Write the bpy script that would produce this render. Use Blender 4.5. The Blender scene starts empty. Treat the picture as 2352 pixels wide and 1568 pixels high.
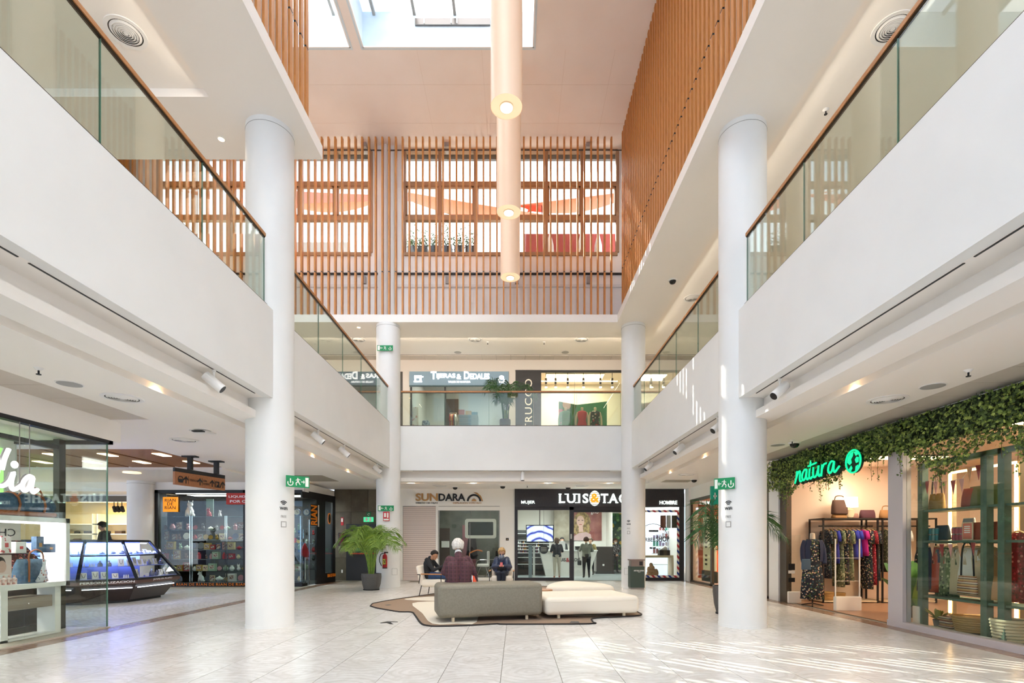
import bpy, bmesh, math, random
from mathutils import Vector, Matrix
R = math.radians
PI = math.pi
random.seed(7)
scene = bpy.context.scene
C = scene.collection
# ------------------------------------------------------------------ camera
FPX = 1200.0; VX, VY = 1185.0, 1248.0; EYE = 1.4
cam = bpy.data.cameras.new('camera')
cam.sensor_width = 36.0
cam.lens = 36.0 * FPX / 2352.0
cam.shift_x = (1176.0 - VX) / 2352.0
cam.shift_y = (VY - 784.0) / 2352.0
cam.clip_start = 0.05; cam.clip_end = 400
camo = bpy.data.objects.new('camera', cam); C.objects.link(camo)
camo.location = (0, 0, EYE); camo.rotation_euler = (PI / 2, 0, 0)
scene.camera = camo
# ------------------------------------------------------------------ sky
w = bpy.data.worlds.new('sky'); scene.world = w; w.use_nodes = True
nt = w.node_tree; nt.nodes.clear()
o_ = nt.nodes.new('ShaderNodeOutputWorld'); bg = nt.nodes.new('ShaderNodeBackground')
tc = nt.nodes.new('ShaderNodeTexCoord'); nz = nt.nodes.new('ShaderNodeTexNoise')
nz.inputs['Scale'].default_value = 1.6; nz.inputs['Detail'].default_value = 6
rp = nt.nodes.new('ShaderNodeValToRGB')
rp.color_ramp.elements[0].position = .46; rp.color_ramp.elements[0].color = (.25, .37, .55, 1)
rp.color_ramp.elements[1].position = .58; rp.color_ramp.elements[1].color = (.97, .985, 1, 1)
nt.links.new(tc.outputs['Generated'], nz.inputs['Vector']); nt.links.new(nz.outputs['Fac'], rp.inputs['Fac'])
nt.links.new(rp.outputs['Color'], bg.inputs['Color']); nt.links.new(bg.outputs['Background'], o_.inputs['Surface'])
bg.inputs['Strength'].default_value = 2.3
# ------------------------------------------------------------------ sun (through the rear windows, towards the viewer's right)
sl = bpy.data.lights.new('sun', 'SUN'); sl.energy = 9.5; sl.angle = R(.25); sl.color = (1, .93, .82)
so = bpy.data.objects.new('sun', sl); C.objects.link(so); so.location = (-8, 26, 20)
so.rotation_euler = Vector((1.0, -1.0, -1.13)).to_track_quat('-Z', 'Y').to_euler()
# ------------------------------------------------------------------ exposure
vs = scene.view_settings
vs.view_transform = 'Standard'; vs.look = 'None'; vs.gamma = 1.0; vs.exposure = 0.77
try: vs.use_curve_mapping = False
except Exception: pass
cy = scene.cycles
cy.use_denoising = True
cy.use_adaptive_sampling = True; cy.adaptive_threshold = .13; cy.adaptive_min_samples = 16
cy.max_bounces = 8; cy.diffuse_bounces = 6; cy.glossy_bounces = 3; cy.transmission_bounces = 4; cy.transparent_max_bounces = 24
cy.sample_clamp_indirect = 8.0; cy.caustics_reflective = False; cy.caustics_refractive = False

# ------------------------------------------------------------------ measuring: a point of the photograph at a known depth
def at(px, py, Y): return Vector(((px - VX) / FPX * Y, Y, EYE + (VY - py) / FPX * Y))
def xat(px, Y): return (px - VX) / FPX * Y
def zat(py, Y): return EYE + (VY - py) / FPX * Y
def fl(px, py):
    Y = FPX * EYE / (py - VY); return Vector(((px - VX) / FPX * Y, Y, 0))

# ------------------------------------------------------------------ materials
MATS = {}
def lin(c):
    if isinstance(c, str):
        c = [int(c[i:i + 2], 16) / 255 for i in (0, 2, 4)]
        c = [v / 12.92 if v <= .04045 else ((v + .055) / 1.055) ** 2.4 for v in c]
    return (c[0], c[1], c[2], 1)
def mat(name, col, rough=.6, metal=0, emit=0, ecol=None, noise=None, bump=0, spec=.5, coat=0, trans=0):
    """noise = (scale, other colour, contrast low, high)"""
    if name in MATS: return MATS[name]
    m = bpy.data.materials.new(name); m.use_nodes = True; t = m.node_tree; b = t.nodes['Principled BSDF']
    b.inputs['Base Color'].default_value = lin(col); b.inputs['Roughness'].default_value = rough
    b.inputs['Metallic'].default_value = metal; b.inputs['Specular IOR Level'].default_value = spec
    if coat: b.inputs['Coat Weight'].default_value = coat
    if emit:
        b.inputs['Emission Color'].default_value = lin(ecol or col); b.inputs['Emission Strength'].default_value = emit
    if noise or bump:
        tc = t.nodes.new('ShaderNodeTexCoord')
    if noise:
        n = t.nodes.new('ShaderNodeTexNoise'); n.inputs['Scale'].default_value = noise[0]; n.inputs['Detail'].default_value = 5
        r = t.nodes.new('ShaderNodeValToRGB'); r.color_ramp.elements[0].position = noise[2]; r.color_ramp.elements[1].position = noise[3]
        r.color_ramp.elements[0].color = lin(col); r.color_ramp.elements[1].color = lin(noise[1])
        t.links.new(tc.outputs['Object'], n.inputs['Vector']); t.links.new(n.outputs['Fac'], r.inputs['Fac']); t.links.new(r.outputs['Color'], b.inputs['Base Color'])
    if bump:
        n2 = t.nodes.new('ShaderNodeTexNoise'); n2.inputs['Scale'].default_value = 120; bp = t.nodes.new('ShaderNodeBump'); bp.inputs['Strength'].default_value = bump
        t.links.new(tc.outputs['Object'], n2.inputs['Vector']); t.links.new(n2.outputs['Fac'], bp.inputs['Height']); t.links.new(bp.outputs['Normal'], b.inputs['Normal'])
    if trans:
        b.inputs['Transmission Weight'].default_value = trans
    MATS[name] = m; return m
def glassmat(name, tint=(.93, .96, .94), ior=1.45, boost=1.0):
    m = bpy.data.materials.new(name); m.use_nodes = True; t = m.node_tree; t.nodes.clear()
    o = t.nodes.new('ShaderNodeOutputMaterial'); mx = t.nodes.new('ShaderNodeMixShader'); tr = t.nodes.new('ShaderNodeBsdfTransparent'); g = t.nodes.new('ShaderNodeBsdfGlossy')
    lw = t.nodes.new('ShaderNodeLayerWeight'); lw.inputs['Blend'].default_value = .5
    f = t.nodes.new('ShaderNodeMath'); f.operation = 'POWER'; f.inputs[1].default_value = 4.0; t.links.new(lw.outputs['Facing'], f.inputs[0])
    mu = t.nodes.new('ShaderNodeMath'); mu.operation = 'MULTIPLY_ADD'; mu.inputs[1].default_value = boost * .9; mu.inputs[2].default_value = ((ior - 1) / (ior + 1)) ** 2 * boost; mu.use_clamp = True
    g.inputs['Roughness'].default_value = 0.0; tr.inputs['Color'].default_value = (*tint, 1)
    t.links.new(f.outputs[0], mu.inputs[0]); t.links.new(mu.outputs[0], mx.inputs['Fac'])
    t.links.new(tr.outputs[0], mx.inputs[1]); t.links.new(g.outputs[0], mx.inputs[2]); t.links.new(mx.outputs[0], o.inputs['Surface'])
    MATS[name] = m; return m
def wood(name, a, b, scale=(1, 1, 1), rough=.5, freq=14):
    m = bpy.data.materials.new(name); m.use_nodes = True; t = m.node_tree; s = t.nodes['Principled BSDF']; s.inputs['Roughness'].default_value = rough
    tc = t.nodes.new('ShaderNodeTexCoord'); mp = t.nodes.new('ShaderNodeMapping'); mp.inputs['Scale'].default_value = scale
    n = t.nodes.new('ShaderNodeTexNoise'); n.inputs['Scale'].default_value = freq; n.inputs['Detail'].default_value = 6; n.inputs['Roughness'].default_value = .6
    r = t.nodes.new('ShaderNodeValToRGB'); r.color_ramp.elements[0].color = lin(a); r.color_ramp.elements[1].color = lin(b)
    r.color_ramp.elements[0].position = .35; r.color_ramp.elements[1].position = .65
    t.links.new(tc.outputs['Object'], mp.inputs['Vector']); t.links.new(mp.outputs[0], n.inputs['Vector']); t.links.new(n.outputs['Fac'], r.inputs['Fac']); t.links.new(r.outputs['Color'], s.inputs['Base Color'])
    MATS[name] = m; return m
def floral(name, base, cols, scale=26):
    """voronoi print: each cell takes one of the colours, gaps show the base"""
    m = bpy.data.materials.new(name); m.use_nodes = True; t = m.node_tree; s = t.nodes['Principled BSDF']; s.inputs['Roughness'].default_value = .85
    tc = t.nodes.new('ShaderNodeTexCoord'); v = t.nodes.new('ShaderNodeTexVoronoi'); v.inputs['Scale'].default_value = scale
    sp = t.nodes.new('ShaderNodeSeparateColor'); r = t.nodes.new('ShaderNodeValToRGB'); r.color_ramp.interpolation = 'CONSTANT'
    el = r.color_ramp.elements; el[0].color = lin(cols[0]); el[1].position = 1.0 / len(cols); el[1].color = lin(cols[1 % len(cols)])
    for i, c in enumerate(cols[2:], 2): e = el.new(i / len(cols)); e.color = lin(c)
    lt = t.nodes.new('ShaderNodeMath'); lt.operation = 'LESS_THAN'; lt.inputs[1].default_value = .42
    mx = t.nodes.new('ShaderNodeMix'); mx.data_type = 'RGBA'; mx.inputs['A'].default_value = lin(base)
    t.links.new(tc.outputs['Object'], v.inputs['Vector']); t.links.new(v.outputs['Color'], sp.inputs[0]); t.links.new(sp.outputs[0], r.inputs['Fac'])
    t.links.new(v.outputs['Distance'], lt.inputs[0]); t.links.new(lt.outputs[0], mx.inputs['Factor']); t.links.new(r.outputs['Color'], mx.inputs['B']); t.links.new(mx.outputs['Result'], s.inputs['Base Color'])
    MATS[name] = m; return m
def stripes(name, cols, axis=0, scale=8.0, diag=0, rough=.7):
    m = bpy.data.materials.new(name); m.use_nodes = True; t = m.node_tree; s = t.nodes['Principled BSDF']; s.inputs['Roughness'].default_value = rough
    tc = t.nodes.new('ShaderNodeTexCoord'); mp = t.nodes.new('ShaderNodeMapping'); sx = t.nodes.new('ShaderNodeSeparateXYZ')
    mp.inputs['Rotation'].default_value = diag if isinstance(diag, tuple) else (0, diag, 0)
    mu = t.nodes.new('ShaderNodeMath'); mu.operation = 'MULTIPLY'; mu.inputs[1].default_value = scale
    fr = t.nodes.new('ShaderNodeMath'); fr.operation = 'FRACT'; r = t.nodes.new('ShaderNodeValToRGB'); r.color_ramp.interpolation = 'CONSTANT'
    el = r.color_ramp.elements; el[0].color = lin(cols[0]); el[1].position = 1 / len(cols); el[1].color = lin(cols[1])
    for i, c in enumerate(cols[2:], 2): e = el.new(i / len(cols)); e.color = lin(c)
    t.links.new(tc.outputs['Object'], mp.inputs['Vector']); t.links.new(mp.outputs[0], sx.inputs[0]); t.links.new(sx.outputs[axis], mu.inputs[0]); t.links.new(mu.outputs[0], fr.inputs[0])
    t.links.new(fr.outputs[0], r.inputs['Fac']); t.links.new(r.outputs['Color'], s.inputs['Base Color'])
    MATS[name] = m; return m

# ------------------------------------------------------------------ mesh builder
class MB:
    def __init__(s): s.v = []; s.f = []; s.mi = []; s.cur = 0
    def add(s, vs, fs):
        b = len(s.v); s.v += [tuple(p) for p in vs]
        for f in fs: s.f.append(tuple(i + b for i in f)); s.mi.append(s.cur)
        return s
    def m(s, i): s.cur = i; return s
    def box(s, x0, x1, y0, y1, z0, z1):
        x0, x1 = min(x0, x1), max(x0, x1); y0, y1 = min(y0, y1), max(y0, y1); z0, z1 = min(z0, z1), max(z0, z1)
        return s.add([(x0, y0, z0), (x1, y0, z0), (x1, y1, z0), (x0, y1, z0), (x0, y0, z1), (x1, y0, z1), (x1, y1, z1), (x0, y1, z1)],
                     [(3, 2, 1, 0), (4, 5, 6, 7), (0, 1, 5, 4), (1, 2, 6, 5), (2, 3, 7, 6), (3, 0, 4, 7)])
    def bx(s, c, d): return s.box(c[0] - d[0] / 2, c[0] + d[0] / 2, c[1] - d[1] / 2, c[1] + d[1] / 2, c[2] - d[2] / 2, c[2] + d[2] / 2)
    def prism(s, poly, z0, z1):
        """poly: xy points counter-clockwise"""
        n = len(poly)
        return s.add([(x, y, z0) for x, y in poly] + [(x, y, z1) for x, y in poly],
                     [tuple(range(n - 1, -1, -1)), tuple(range(n, 2 * n))] + [(i, (i + 1) % n, n + (i + 1) % n, n + i) for i in range(n)])
    def plate(s, poly, o, u, v, th):
        """2-D outline poly in the frame (o, u, v), extruded by th along u x v"""
        o, u, v = Vector(o), Vector(u), Vector(v); n_ = u.cross(v).normalized() * th; n = len(poly)
        a = [o + u * x + v * y for x, y in poly]; b = [p + n_ for p in a]
        return s.add(a + b, [tuple(range(n - 1, -1, -1)), tuple(range(n, 2 * n))] + [(i, (i + 1) % n, n + (i + 1) % n, n + i) for i in range(n)])
    def cyl(s, p0, p1, r0, r1=None, n=16, caps=True):
        r1 = r0 if r1 is None else r1; p0, p1 = Vector(p0), Vector(p1); d = (p1 - p0)
        if d.length < 1e-9: return s
        d.normalize(); a = d.orthogonal().normalized(); b = d.cross(a)
        if abs(d.z) > .999: a = Vector((1, 0, 0)); b = d.cross(a)
        ring = lambda p, r: [p + (a * math.cos(2 * PI * i / n) + b * math.sin(2 * PI * i / n)) * r for i in range(n)]
        fs = [(i, (i + 1) % n, n + (i + 1) % n, n + i) for i in range(n)]
        if caps: fs += [tuple(range(n - 1, -1, -1)), tuple(range(n, 2 * n))]
        return s.add(ring(p0, r0) + ring(p1, r1), fs)
    def tube(s, pts, r, n=8, closed=False):
        pts = [Vector(p) for p in pts]; rr = r if isinstance(r, (list, tuple)) else [r] * len(pts); vs = []; up = None
        m = len(pts)
        for i, p in enumerate(pts):
            d = (pts[(i + 1) % m] - pts[i - 1]) if closed else (pts[min(i + 1, m - 1)] - pts[max(i - 1, 0)])
            d = d.normalized() if d.length > 1e-9 else Vector((0, 0, 1))
            up = d.orthogonal().normalized() if up is None else (up - d * up.dot(d))
            up = up.normalized() if up.length > 1e-6 else d.orthogonal().normalized()
            b = d.cross(up)
            vs += [p + (up * math.cos(2 * PI * k / n) + b * math.sin(2 * PI * k / n)) * rr[i] for k in range(n)]
        fs = []
        for i in range(m if closed else m - 1):
            j = (i + 1) % m
            fs += [(i * n + k, i * n + (k + 1) % n, j * n + (k + 1) % n, j * n + k) for k in range(n)]
        if not closed: fs += [tuple(range(n - 1, -1, -1)), tuple((m - 1) * n + k for k in range(n))]
        return s.add(vs, fs)
    def lathe(s, prof, c=(0, 0, 0), n=24, sx=1, sy=1, ring=False):
        """prof: (r, z) from bottom to top"""
        vs = []; c = Vector(c); m = len(prof)
        for r, z in prof: vs += [c + Vector((r * math.cos(2 * PI * k / n) * sx, r * math.sin(2 * PI * k / n) * sy, z)) for k in range(n)]
        fs = [(i * n + k, i * n + (k + 1) % n, (i + 1) * n + (k + 1) % n, (i + 1) * n + k) for i in range(m - 1) for k in range(n)]
        if ring: fs += [((m - 1) * n + k, (m - 1) * n + (k + 1) % n, (k + 1) % n, k) for k in range(n)]
        else: fs += [tuple(range(n - 1, -1, -1)), tuple((m - 1) * n + k for k in range(n))]
        return s.add(vs, fs)
    def ball(s, c, r, n=12, m=8):
        rx, ry, rz = r if isinstance(r, (tuple, list)) else (r, r, r); c = Vector(c); vs = []
        for i in range(1, m):
            th = PI * i / m; vs += [c + Vector((rx * math.sin(th) * math.cos(2 * PI * k / n), ry * math.sin(th) * math.sin(2 * PI * k / n), -rz * math.cos(th))) for k in range(n)]
        vs += [c - Vector((0, 0, rz)), c + Vector((0, 0, rz))]; a, b = len(vs) - 2, len(vs) - 1
        fs = [(i * n + k, i * n + (k + 1) % n, (i + 1) * n + (k + 1) % n, (i + 1) * n + k) for i in range(m - 2) for k in range(n)]
        fs += [(a, (k + 1) % n, k) for k in range(n)] + [(b, (m - 2) * n + k, (m - 2) * n + (k + 1) % n) for k in range(n)]
        return s.add(vs, fs)
    def loft(s, rings, cap=True):
        n = len(rings[0]); vs = [p for r in rings for p in r]; m = len(rings)
        fs = [(i * n + k, i * n + (k + 1) % n, (i + 1) * n + (k + 1) % n, (i + 1) * n + k) for i in range(m - 1) for k in range(n)]
        if cap: fs += [tuple(range(n - 1, -1, -1)), tuple((m - 1) * n + k for k in range(n))]
        return s.add(vs, fs)
    def rbox(s, c, d, r, seg=3):
        """rounded box via superellipse-like corner rings"""
        c = Vector(c); hx, hy, hz = d[0] / 2, d[1] / 2, d[2] / 2; r = min(r, hx, hy, hz)
        def ring(ix, iy, z):
            pts = []
            for q, (sx, sy) in enumerate(((1, 1), (-1, 1), (-1, -1), (1, -1))):
                for k in range(seg + 1):
                    a = PI / 2 * (q + k / seg); rr = ix
                    pts.append(c + Vector((sx * (hx - r) + rr * math.cos(a), sy * (hy - r) + rr * math.sin(a), z)))
            return pts
        rings = []
        for k in range(seg + 1):
            a = PI / 2 * k / seg; rings.append(ring(r * math.sin(a) if k else 1e-4, 0, -hz + r - r * math.cos(a)))
        for k in range(seg + 1):
            a = PI / 2 * (1 - k / seg); rings.append(ring(r * math.sin(a) if k < seg else 1e-4, 0, hz - r + r * math.cos(a)))
        return s.loft(rings)
    def xf(s, M, start=0):
        s.v = s.v[:start] + [tuple(M @ Vector(p)) for p in s.v[start:]]; return s
    def mesh(s, name, mats, smooth=False):
        me = bpy.data.meshes.new(name); me.from_pydata(s.v, [], s.f)
        for m_ in (mats if isinstance(mats, (list, tuple)) else [mats]): me.materials.append(m_)
        if any(s.mi): me.polygons.foreach_set('material_index', s.mi)
        if smooth: me.polygons.foreach_set('use_smooth', [True] * len(me.polygons))
        me.update(); return me
    def build(s, name, mats, parent=None, smooth=False, local=False, auto=None):
        """vertices are in world space unless local (then in the parent's own frame)"""
        if parent is not None and not local:
            d = parent_loc(parent); s.v = [(x - d[0], y - d[1], z - d[2]) for x, y, z in s.v]
        elif parent is None and not local:
            xs = [p[0] for p in s.v]; ys = [p[1] for p in s.v]; zs = [p[2] for p in s.v]
            d = ((min(xs) + max(xs)) / 2, (min(ys) + max(ys)) / 2, min(zs)); s.v = [(x - d[0], y - d[1], z - d[2]) for x, y, z in s.v]
        else: d = (0, 0, 0)
        me = s.mesh(name, mats, smooth)
        o = bpy.data.objects.new(name, me); C.objects.link(o)
        if parent is not None: o.parent = parent
        else: o.location = d
        if auto: shade_auto(me, auto)
        return o
def parent_loc(p):
    v = Vector(p.location)
    while p.parent is not None: p = p.parent; v = v + Vector(p.location)
    return v
def shade_auto(me, deg):
    me.polygons.foreach_set('use_smooth', [True] * len(me.polygons))
    bm = bmesh.new(); bm.from_mesh(me); a = R(deg)
    for e in bm.edges:
        e.smooth = not (len(e.link_faces) != 2 or e.calc_face_angle(9) > a)
    bm.to_mesh(me); bm.free()
def tag(o, label=None, cat=None, group=None, kind=None):
    if label: o['label'] = label
    if cat: o['category'] = cat
    if group: o['group'] = group
    if kind: o['kind'] = kind
    return o
def thing(name, label, cat, loc=(0, 0, 0), rz=0, group=None):
    o = bpy.data.objects.new(name, None); C.objects.link(o); o.location = loc; o.rotation_euler = (0, 0, rz); o.empty_display_size = .1
    return tag(o, label, cat, group)
def struct(o, label=None): o['kind'] = 'structure'; return tag(o, label)
def dup(root, loc=None, rz=None, label=None, group=None):
    def cp(o, par):
        c = o.copy(); C.objects.link(c)
        if par is not None: c.parent = par
        for ch in o.children: cp(ch, c)
        return c
    r = cp(root, None)
    if loc is not None: r.location = loc
    if rz is not None: r.rotation_euler = (0, 0, rz)
    return tag(r, label, None, group)
TXT = {}
def textgeo(s, extr=.0, bold=0.0, spacing=1.0, res=3):
    k = (s, extr, bold, spacing)
    if k in TXT: return TXT[k]
    cu = bpy.data.curves.new('t', 'FONT'); cu.body = s; cu.size = 1; cu.extrude = extr; cu.offset = bold; cu.space_character = spacing; cu.resolution_u = res
    o = bpy.data.objects.new('t', cu); C.objects.link(o)
    me = bpy.data.meshes.new_from_object(o)
    vs = [tuple(v.co) for v in me.vertices]; fs = [tuple(p.vertices) for p in me.polygons]
    bpy.data.objects.remove(o); bpy.data.meshes.remove(me); bpy.data.curves.remove(cu)
    x0 = min(p[0] for p in vs); x1 = max(p[0] for p in vs); y0 = min(p[1] for p in vs); y1 = max(p[1] for p in vs)
    TXT[k] = ([(p[0] - x0, p[1] - y0, p[2]) for p in vs], fs, x1 - x0, y1 - y0); return TXT[k]
def text(mb, s, o, u, v, width=None, height=None, depth=.01, bold=.0, spacing=1.0, center=False):
    """adds lettering to mb: o lower-left corner, u/v unit directions right/up"""
    vs, fs, W, H = textgeo(s, .5, bold, spacing)
    o, u, v = Vector(o), Vector(u), Vector(v); n = u.cross(v)
    sx = width / W if width else height / H; sy = height / H if height else sx
    if center: o = o - u * (W * sx / 2) - v * (H * sy / 2)
    return mb.add([o + u * (x * sx) + v * (y * sy) + n * ((z + .5) * depth) for x, y, z in vs], fs)
def smooth_path(pts, n=6, closed=False):
    """Catmull-Rom through 2-D/3-D points"""
    P = [Vector(p) for p in pts]; out = []; m = len(P)
    for i in range(m if closed else m - 1):
        if closed: a, b, c, d = P[(i - 1) % m], P[i], P[(i + 1) % m], P[(i + 2) % m]
        else: a, b, c, d = P[max(i - 1, 0)], P[i], P[i + 1], P[min(i + 2, m - 1)]
        for k in range(n):
            t = k / n; out.append(.5 * ((2 * b) + (c - a) * t + (2 * a - 5 * b + 4 * c - d) * t * t + (3 * b - a - 3 * c + d) * t ** 3))
    if not closed: out.append(P[-1])
    return out
def lamp(kind, name, loc, energy, color=(1, .9, .75), size=.1, size_y=None, target=None, spot=None, blend=.6, parent=None):
    l = bpy.data.lights.new(name, kind); l.energy = energy; l.color = color
    if kind == 'AREA':
        l.size = size
        if size_y: l.shape = 'RECTANGLE'; l.size_y = size_y
    else: l.shadow_soft_size = size
    if kind == 'SPOT': l.spot_size = R(spot or 90); l.spot_blend = blend
    o = bpy.data.objects.new(name, l); C.objects.link(o); o.location = loc
    if target is not None: o.rotation_euler = (Vector(target) - Vector(loc)).to_track_quat('-Z', 'Y').to_euler()
    if parent is not None:
        o.location = Vector(loc) - parent_loc(parent); o.parent = parent
    return o
# ------------------------------------------------------------------ palette
WHITE = mat('white_paint', 'EEEEEC', .55, noise=(1.3, 'EAEAE8', .3, .7))
CEIL = mat('ceiling_paint', 'F6F1EB', .7)
UPCEIL = mat('beige_ceiling', 'F9F0E9', .8, noise=(.8, 'F5EAE1', .35, .7))
SHAFT = mat('skylight_shaft_paint', 'DDE9EF', .7, noise=(3, 'D3E1E8', .4, .8))
OAK = wood('oak_slat', 'D0904F', 'BC7A3E', (6, 6, .5), .5)
RAILW = wood('oak_handrail', 'C48A55', 'A9703E', (4, .6, 4), .4)
STEEL = mat('brushed_steel', '8C8580', .3, 1)
DKSTEEL = mat('bronze_trim', '4A3F38', .35, .8)
BLACK = mat('black_metal', '17171A', .45)
BLACKM = mat('matte_black', '232325', .8, noise=(60, '2C2A2A', .4, .6))
CHROME = mat('chrome', 'D5D5D5', .12, 1)
GLASS = glassmat('clear_glass', (.96, .98, .97))
BGLASS = glassmat('balustrade_glass', (.88, .93, .885), 1.5, 1.0)
SKYPANE = bpy.data.materials.new('translucent_skylight'); SKYPANE.use_nodes = True
_t = SKYPANE.node_tree; _t.nodes.clear(); _o = _t.nodes.new('ShaderNodeOutputMaterial'); _a = _t.nodes.new('ShaderNodeBsdfTranslucent'); _a.inputs['Color'].default_value = (.74, .755, .77, 1); _t.links.new(_a.outputs[0], _o.inputs['Surface'])
EDGE = mat('glass_edge', '5E8A78', .2, 0)
SHOPGL = glassmat('shop_glass', (.93, .965, .94), 1.5, .9)
CREAMW = mat('cream_white', 'F2EEE6', .5)
PURE = mat('pure_white', 'F7F7F5', .4)
LWHITE = mat('lit_white', 'FFFFFF', .5, emit=2.2)
LWARM = mat('lit_warm', 'FFE9C4', .5, emit=3.2, ecol='FFE0B0')
LCOOL = mat('lit_cool', 'E8F2FF', .5, emit=2.4)
BLUELED = mat('blue_led', 'BFD0FF', .5, emit=4.0, ecol='8FA8FF')
GREY = mat('grey_plastic', 'A7A5A2', .5)
DGREY = mat('dark_grey', '4A4A4A', .6)
GREENS = mat('sign_green', '0F9157', .5)
SIGNW = mat('sign_white', 'F5F7EE', .5)
REDS = mat('sign_red', 'C3202B', .5)
ORANGE = mat('orange_print', 'FF8A12', .5)
TAUPE = mat('taupe_leather', '857F70', .55, bump=.08, noise=(40, '7F7868', .4, .6))
CREAMUP = mat('cream_upholstery', 'EFE5D4', .75, bump=.05)
LEAF = mat('palm_leaf', '88A53E', .5, noise=(9, '668C34', .35, .65))
LEAFD = mat('dark_palm_leaf', '3E6A30', .5, noise=(9, '2C5426', .35, .65))
POT = mat('grey_pot', '5A5856', .6, noise=(60, '504E4C', .4, .6))
SOIL = mat('potting_soil', '3A2A20', .9)
# ================================================================== STRUCTURE
XL, XR = -3.99, 3.66
# ---- floor: grout bed, stone planks as parts, the far left planks as one mesh
def stone(name, a, b, vein, rough):
    m = bpy.data.materials.new(name); m.use_nodes = True; t = m.node_tree; s = t.nodes['Principled BSDF']
    tc = t.nodes.new('ShaderNodeTexCoord'); oi = t.nodes.new('ShaderNodeObjectInfo'); ad = t.nodes.new('ShaderNodeVectorMath'); ad.operation = 'ADD'
    cb = t.nodes.new('ShaderNodeCombineXYZ'); mu = t.nodes.new('ShaderNodeMath'); mu.operation = 'MULTIPLY'; mu.inputs[1].default_value = 37
    t.links.new(oi.outputs['Random'], mu.inputs[0]); t.links.new(mu.outputs[0], cb.inputs['Z']); t.links.new(tc.outputs['Object'], ad.inputs[0]); t.links.new(cb.outputs[0], ad.inputs[1])
    n = t.nodes.new('ShaderNodeTexNoise'); n.inputs['Scale'].default_value = 3.2; n.inputs['Detail'].default_value = 8; n.inputs['Roughness'].default_value = .65; n.inputs['Distortion'].default_value = 1.2
    r = t.nodes.new('ShaderNodeValToRGB'); e = r.color_ramp.elements; e[0].position = .3; e[0].color = lin(b); e[1].position = .62; e[1].color = lin(a)
    # faint worn ornament: rings inside the plank, broken up by noise
    mp = t.nodes.new('ShaderNodeMapping'); mp.inputs['Scale'].default_value = (3.4, 3.4, 1)
    wv = t.nodes.new('ShaderNodeTexWave'); wv.wave_type = 'RINGS'; wv.rings_direction = 'Z'; wv.inputs['Scale'].default_value = .9; wv.inputs['Distortion'].default_value = 3.5; wv.inputs['Detail'].default_value = 2; wv.inputs['Detail Scale'].default_value = 1.6
    n2 = t.nodes.new('ShaderNodeTexNoise'); n2.inputs['Scale'].default_value = 6
    cr = t.nodes.new('ShaderNodeValToRGB'); ce = cr.color_ramp.elements; ce[0].position = .62; ce[0].color = (0, 0, 0, 1); ce[1].position = .8; ce[1].color = (1, 1, 1, 1)
    m2 = t.nodes.new('ShaderNodeMath'); m2.operation = 'MULTIPLY'; m3 = t.nodes.new('ShaderNodeMath'); m3.operation = 'MULTIPLY'; m3.inputs[1].default_value = .55
    mx = t.nodes.new('ShaderNodeMix'); mx.data_type = 'RGBA'; mx.inputs['B'].default_value = lin(vein)
    t.links.new(ad.outputs[0], n.inputs['Vector']); t.links.new(n.outputs['Fac'], r.inputs['Fac']); t.links.new(r.outputs['Color'], mx.inputs['A'])
    t.links.new(tc.outputs['Object'], mp.inputs['Vector']); t.links.new(mp.outputs[0], wv.inputs['Vector']); t.links.new(wv.outputs['Fac'], cr.inputs['Fac'])
    t.links.new(ad.outputs[0], n2.inputs['Vector']); t.links.new(cr.outputs['Color'], m2.inputs[0]); t.links.new(n2.outputs['Fac'], m2.inputs[1]); t.links.new(m2.outputs[0], m3.inputs[0])
    t.links.new(m3.outputs[0], mx.inputs['Factor']); t.links.new(mx.outputs['Result'], s.inputs['Base Color'])
    s.inputs['Roughness'].default_value = rough; s.inputs['Specular IOR Level'].default_value = .45
    MATS[name] = m; return m
STONE = stone('pale_floor_stone', 'E8E7E5', 'D2CFCB', 'C1BDB7', .24)
STONED = stone('brown_floor_stone', 'A98F7C', '8E7463', '7F6656', .22)
GROUT = mat('floor_grout', '8A847B', .8)
fo = struct(MB().box(-20, 12, -4, 32, -.12, -.006).build('floor', GROUT))
TW, TL = .63, 1.26
tmesh = MB().box(-TW / 2 + .0035, TW / 2 - .0035, -TL / 2 + .0025, TL / 2 - .0025, 0, .006).mesh('floor_tile', STONE)
dmesh = MB().box(-.15, .15, -.6, .6, 0, .006).mesh('border_tile', STONED)
floc = Vector(fo.location)
def tile(me, name, x, y):
    o = bpy.data.objects.new(name, me); C.objects.link(o); o.parent = fo; o.location = Vector((x, y, -.006)) - floc
for k in range(-10, 10):
    x = -.158 + TW * (k + .5); y = 4.45 + (TL / 2 if k % 2 else 0)
    while y < 19.5: tile(tmesh, 'floor_tile', x, y); y += TL
for sx in (-6.612, 6.296):
    for j in range(13): tile(dmesh, 'border_tile', sx, 4.4 + 1.204 * j)
mb = MB()
for i in range(16):
    for j in range(13):
        x = -6.79 - TW * (i + .5); y = 7.0 + TL * (j + (.5 if i % 2 else 0)); mb.box(x - .312, x + .312, y - .627, y + .627, -.006, 0)
for i in range(-8, 12):
    for j in range(4): x = -.158 + TW * (i + .5); mb.box(x - .312, x + .312, -1.9 + 1.26 * j, -.65 + 1.26 * j, -.006, 0)
tag(mb.build('floor_tile_field', STONE, fo), 'pale stone planks of the far floor', kind='stuff')

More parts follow.
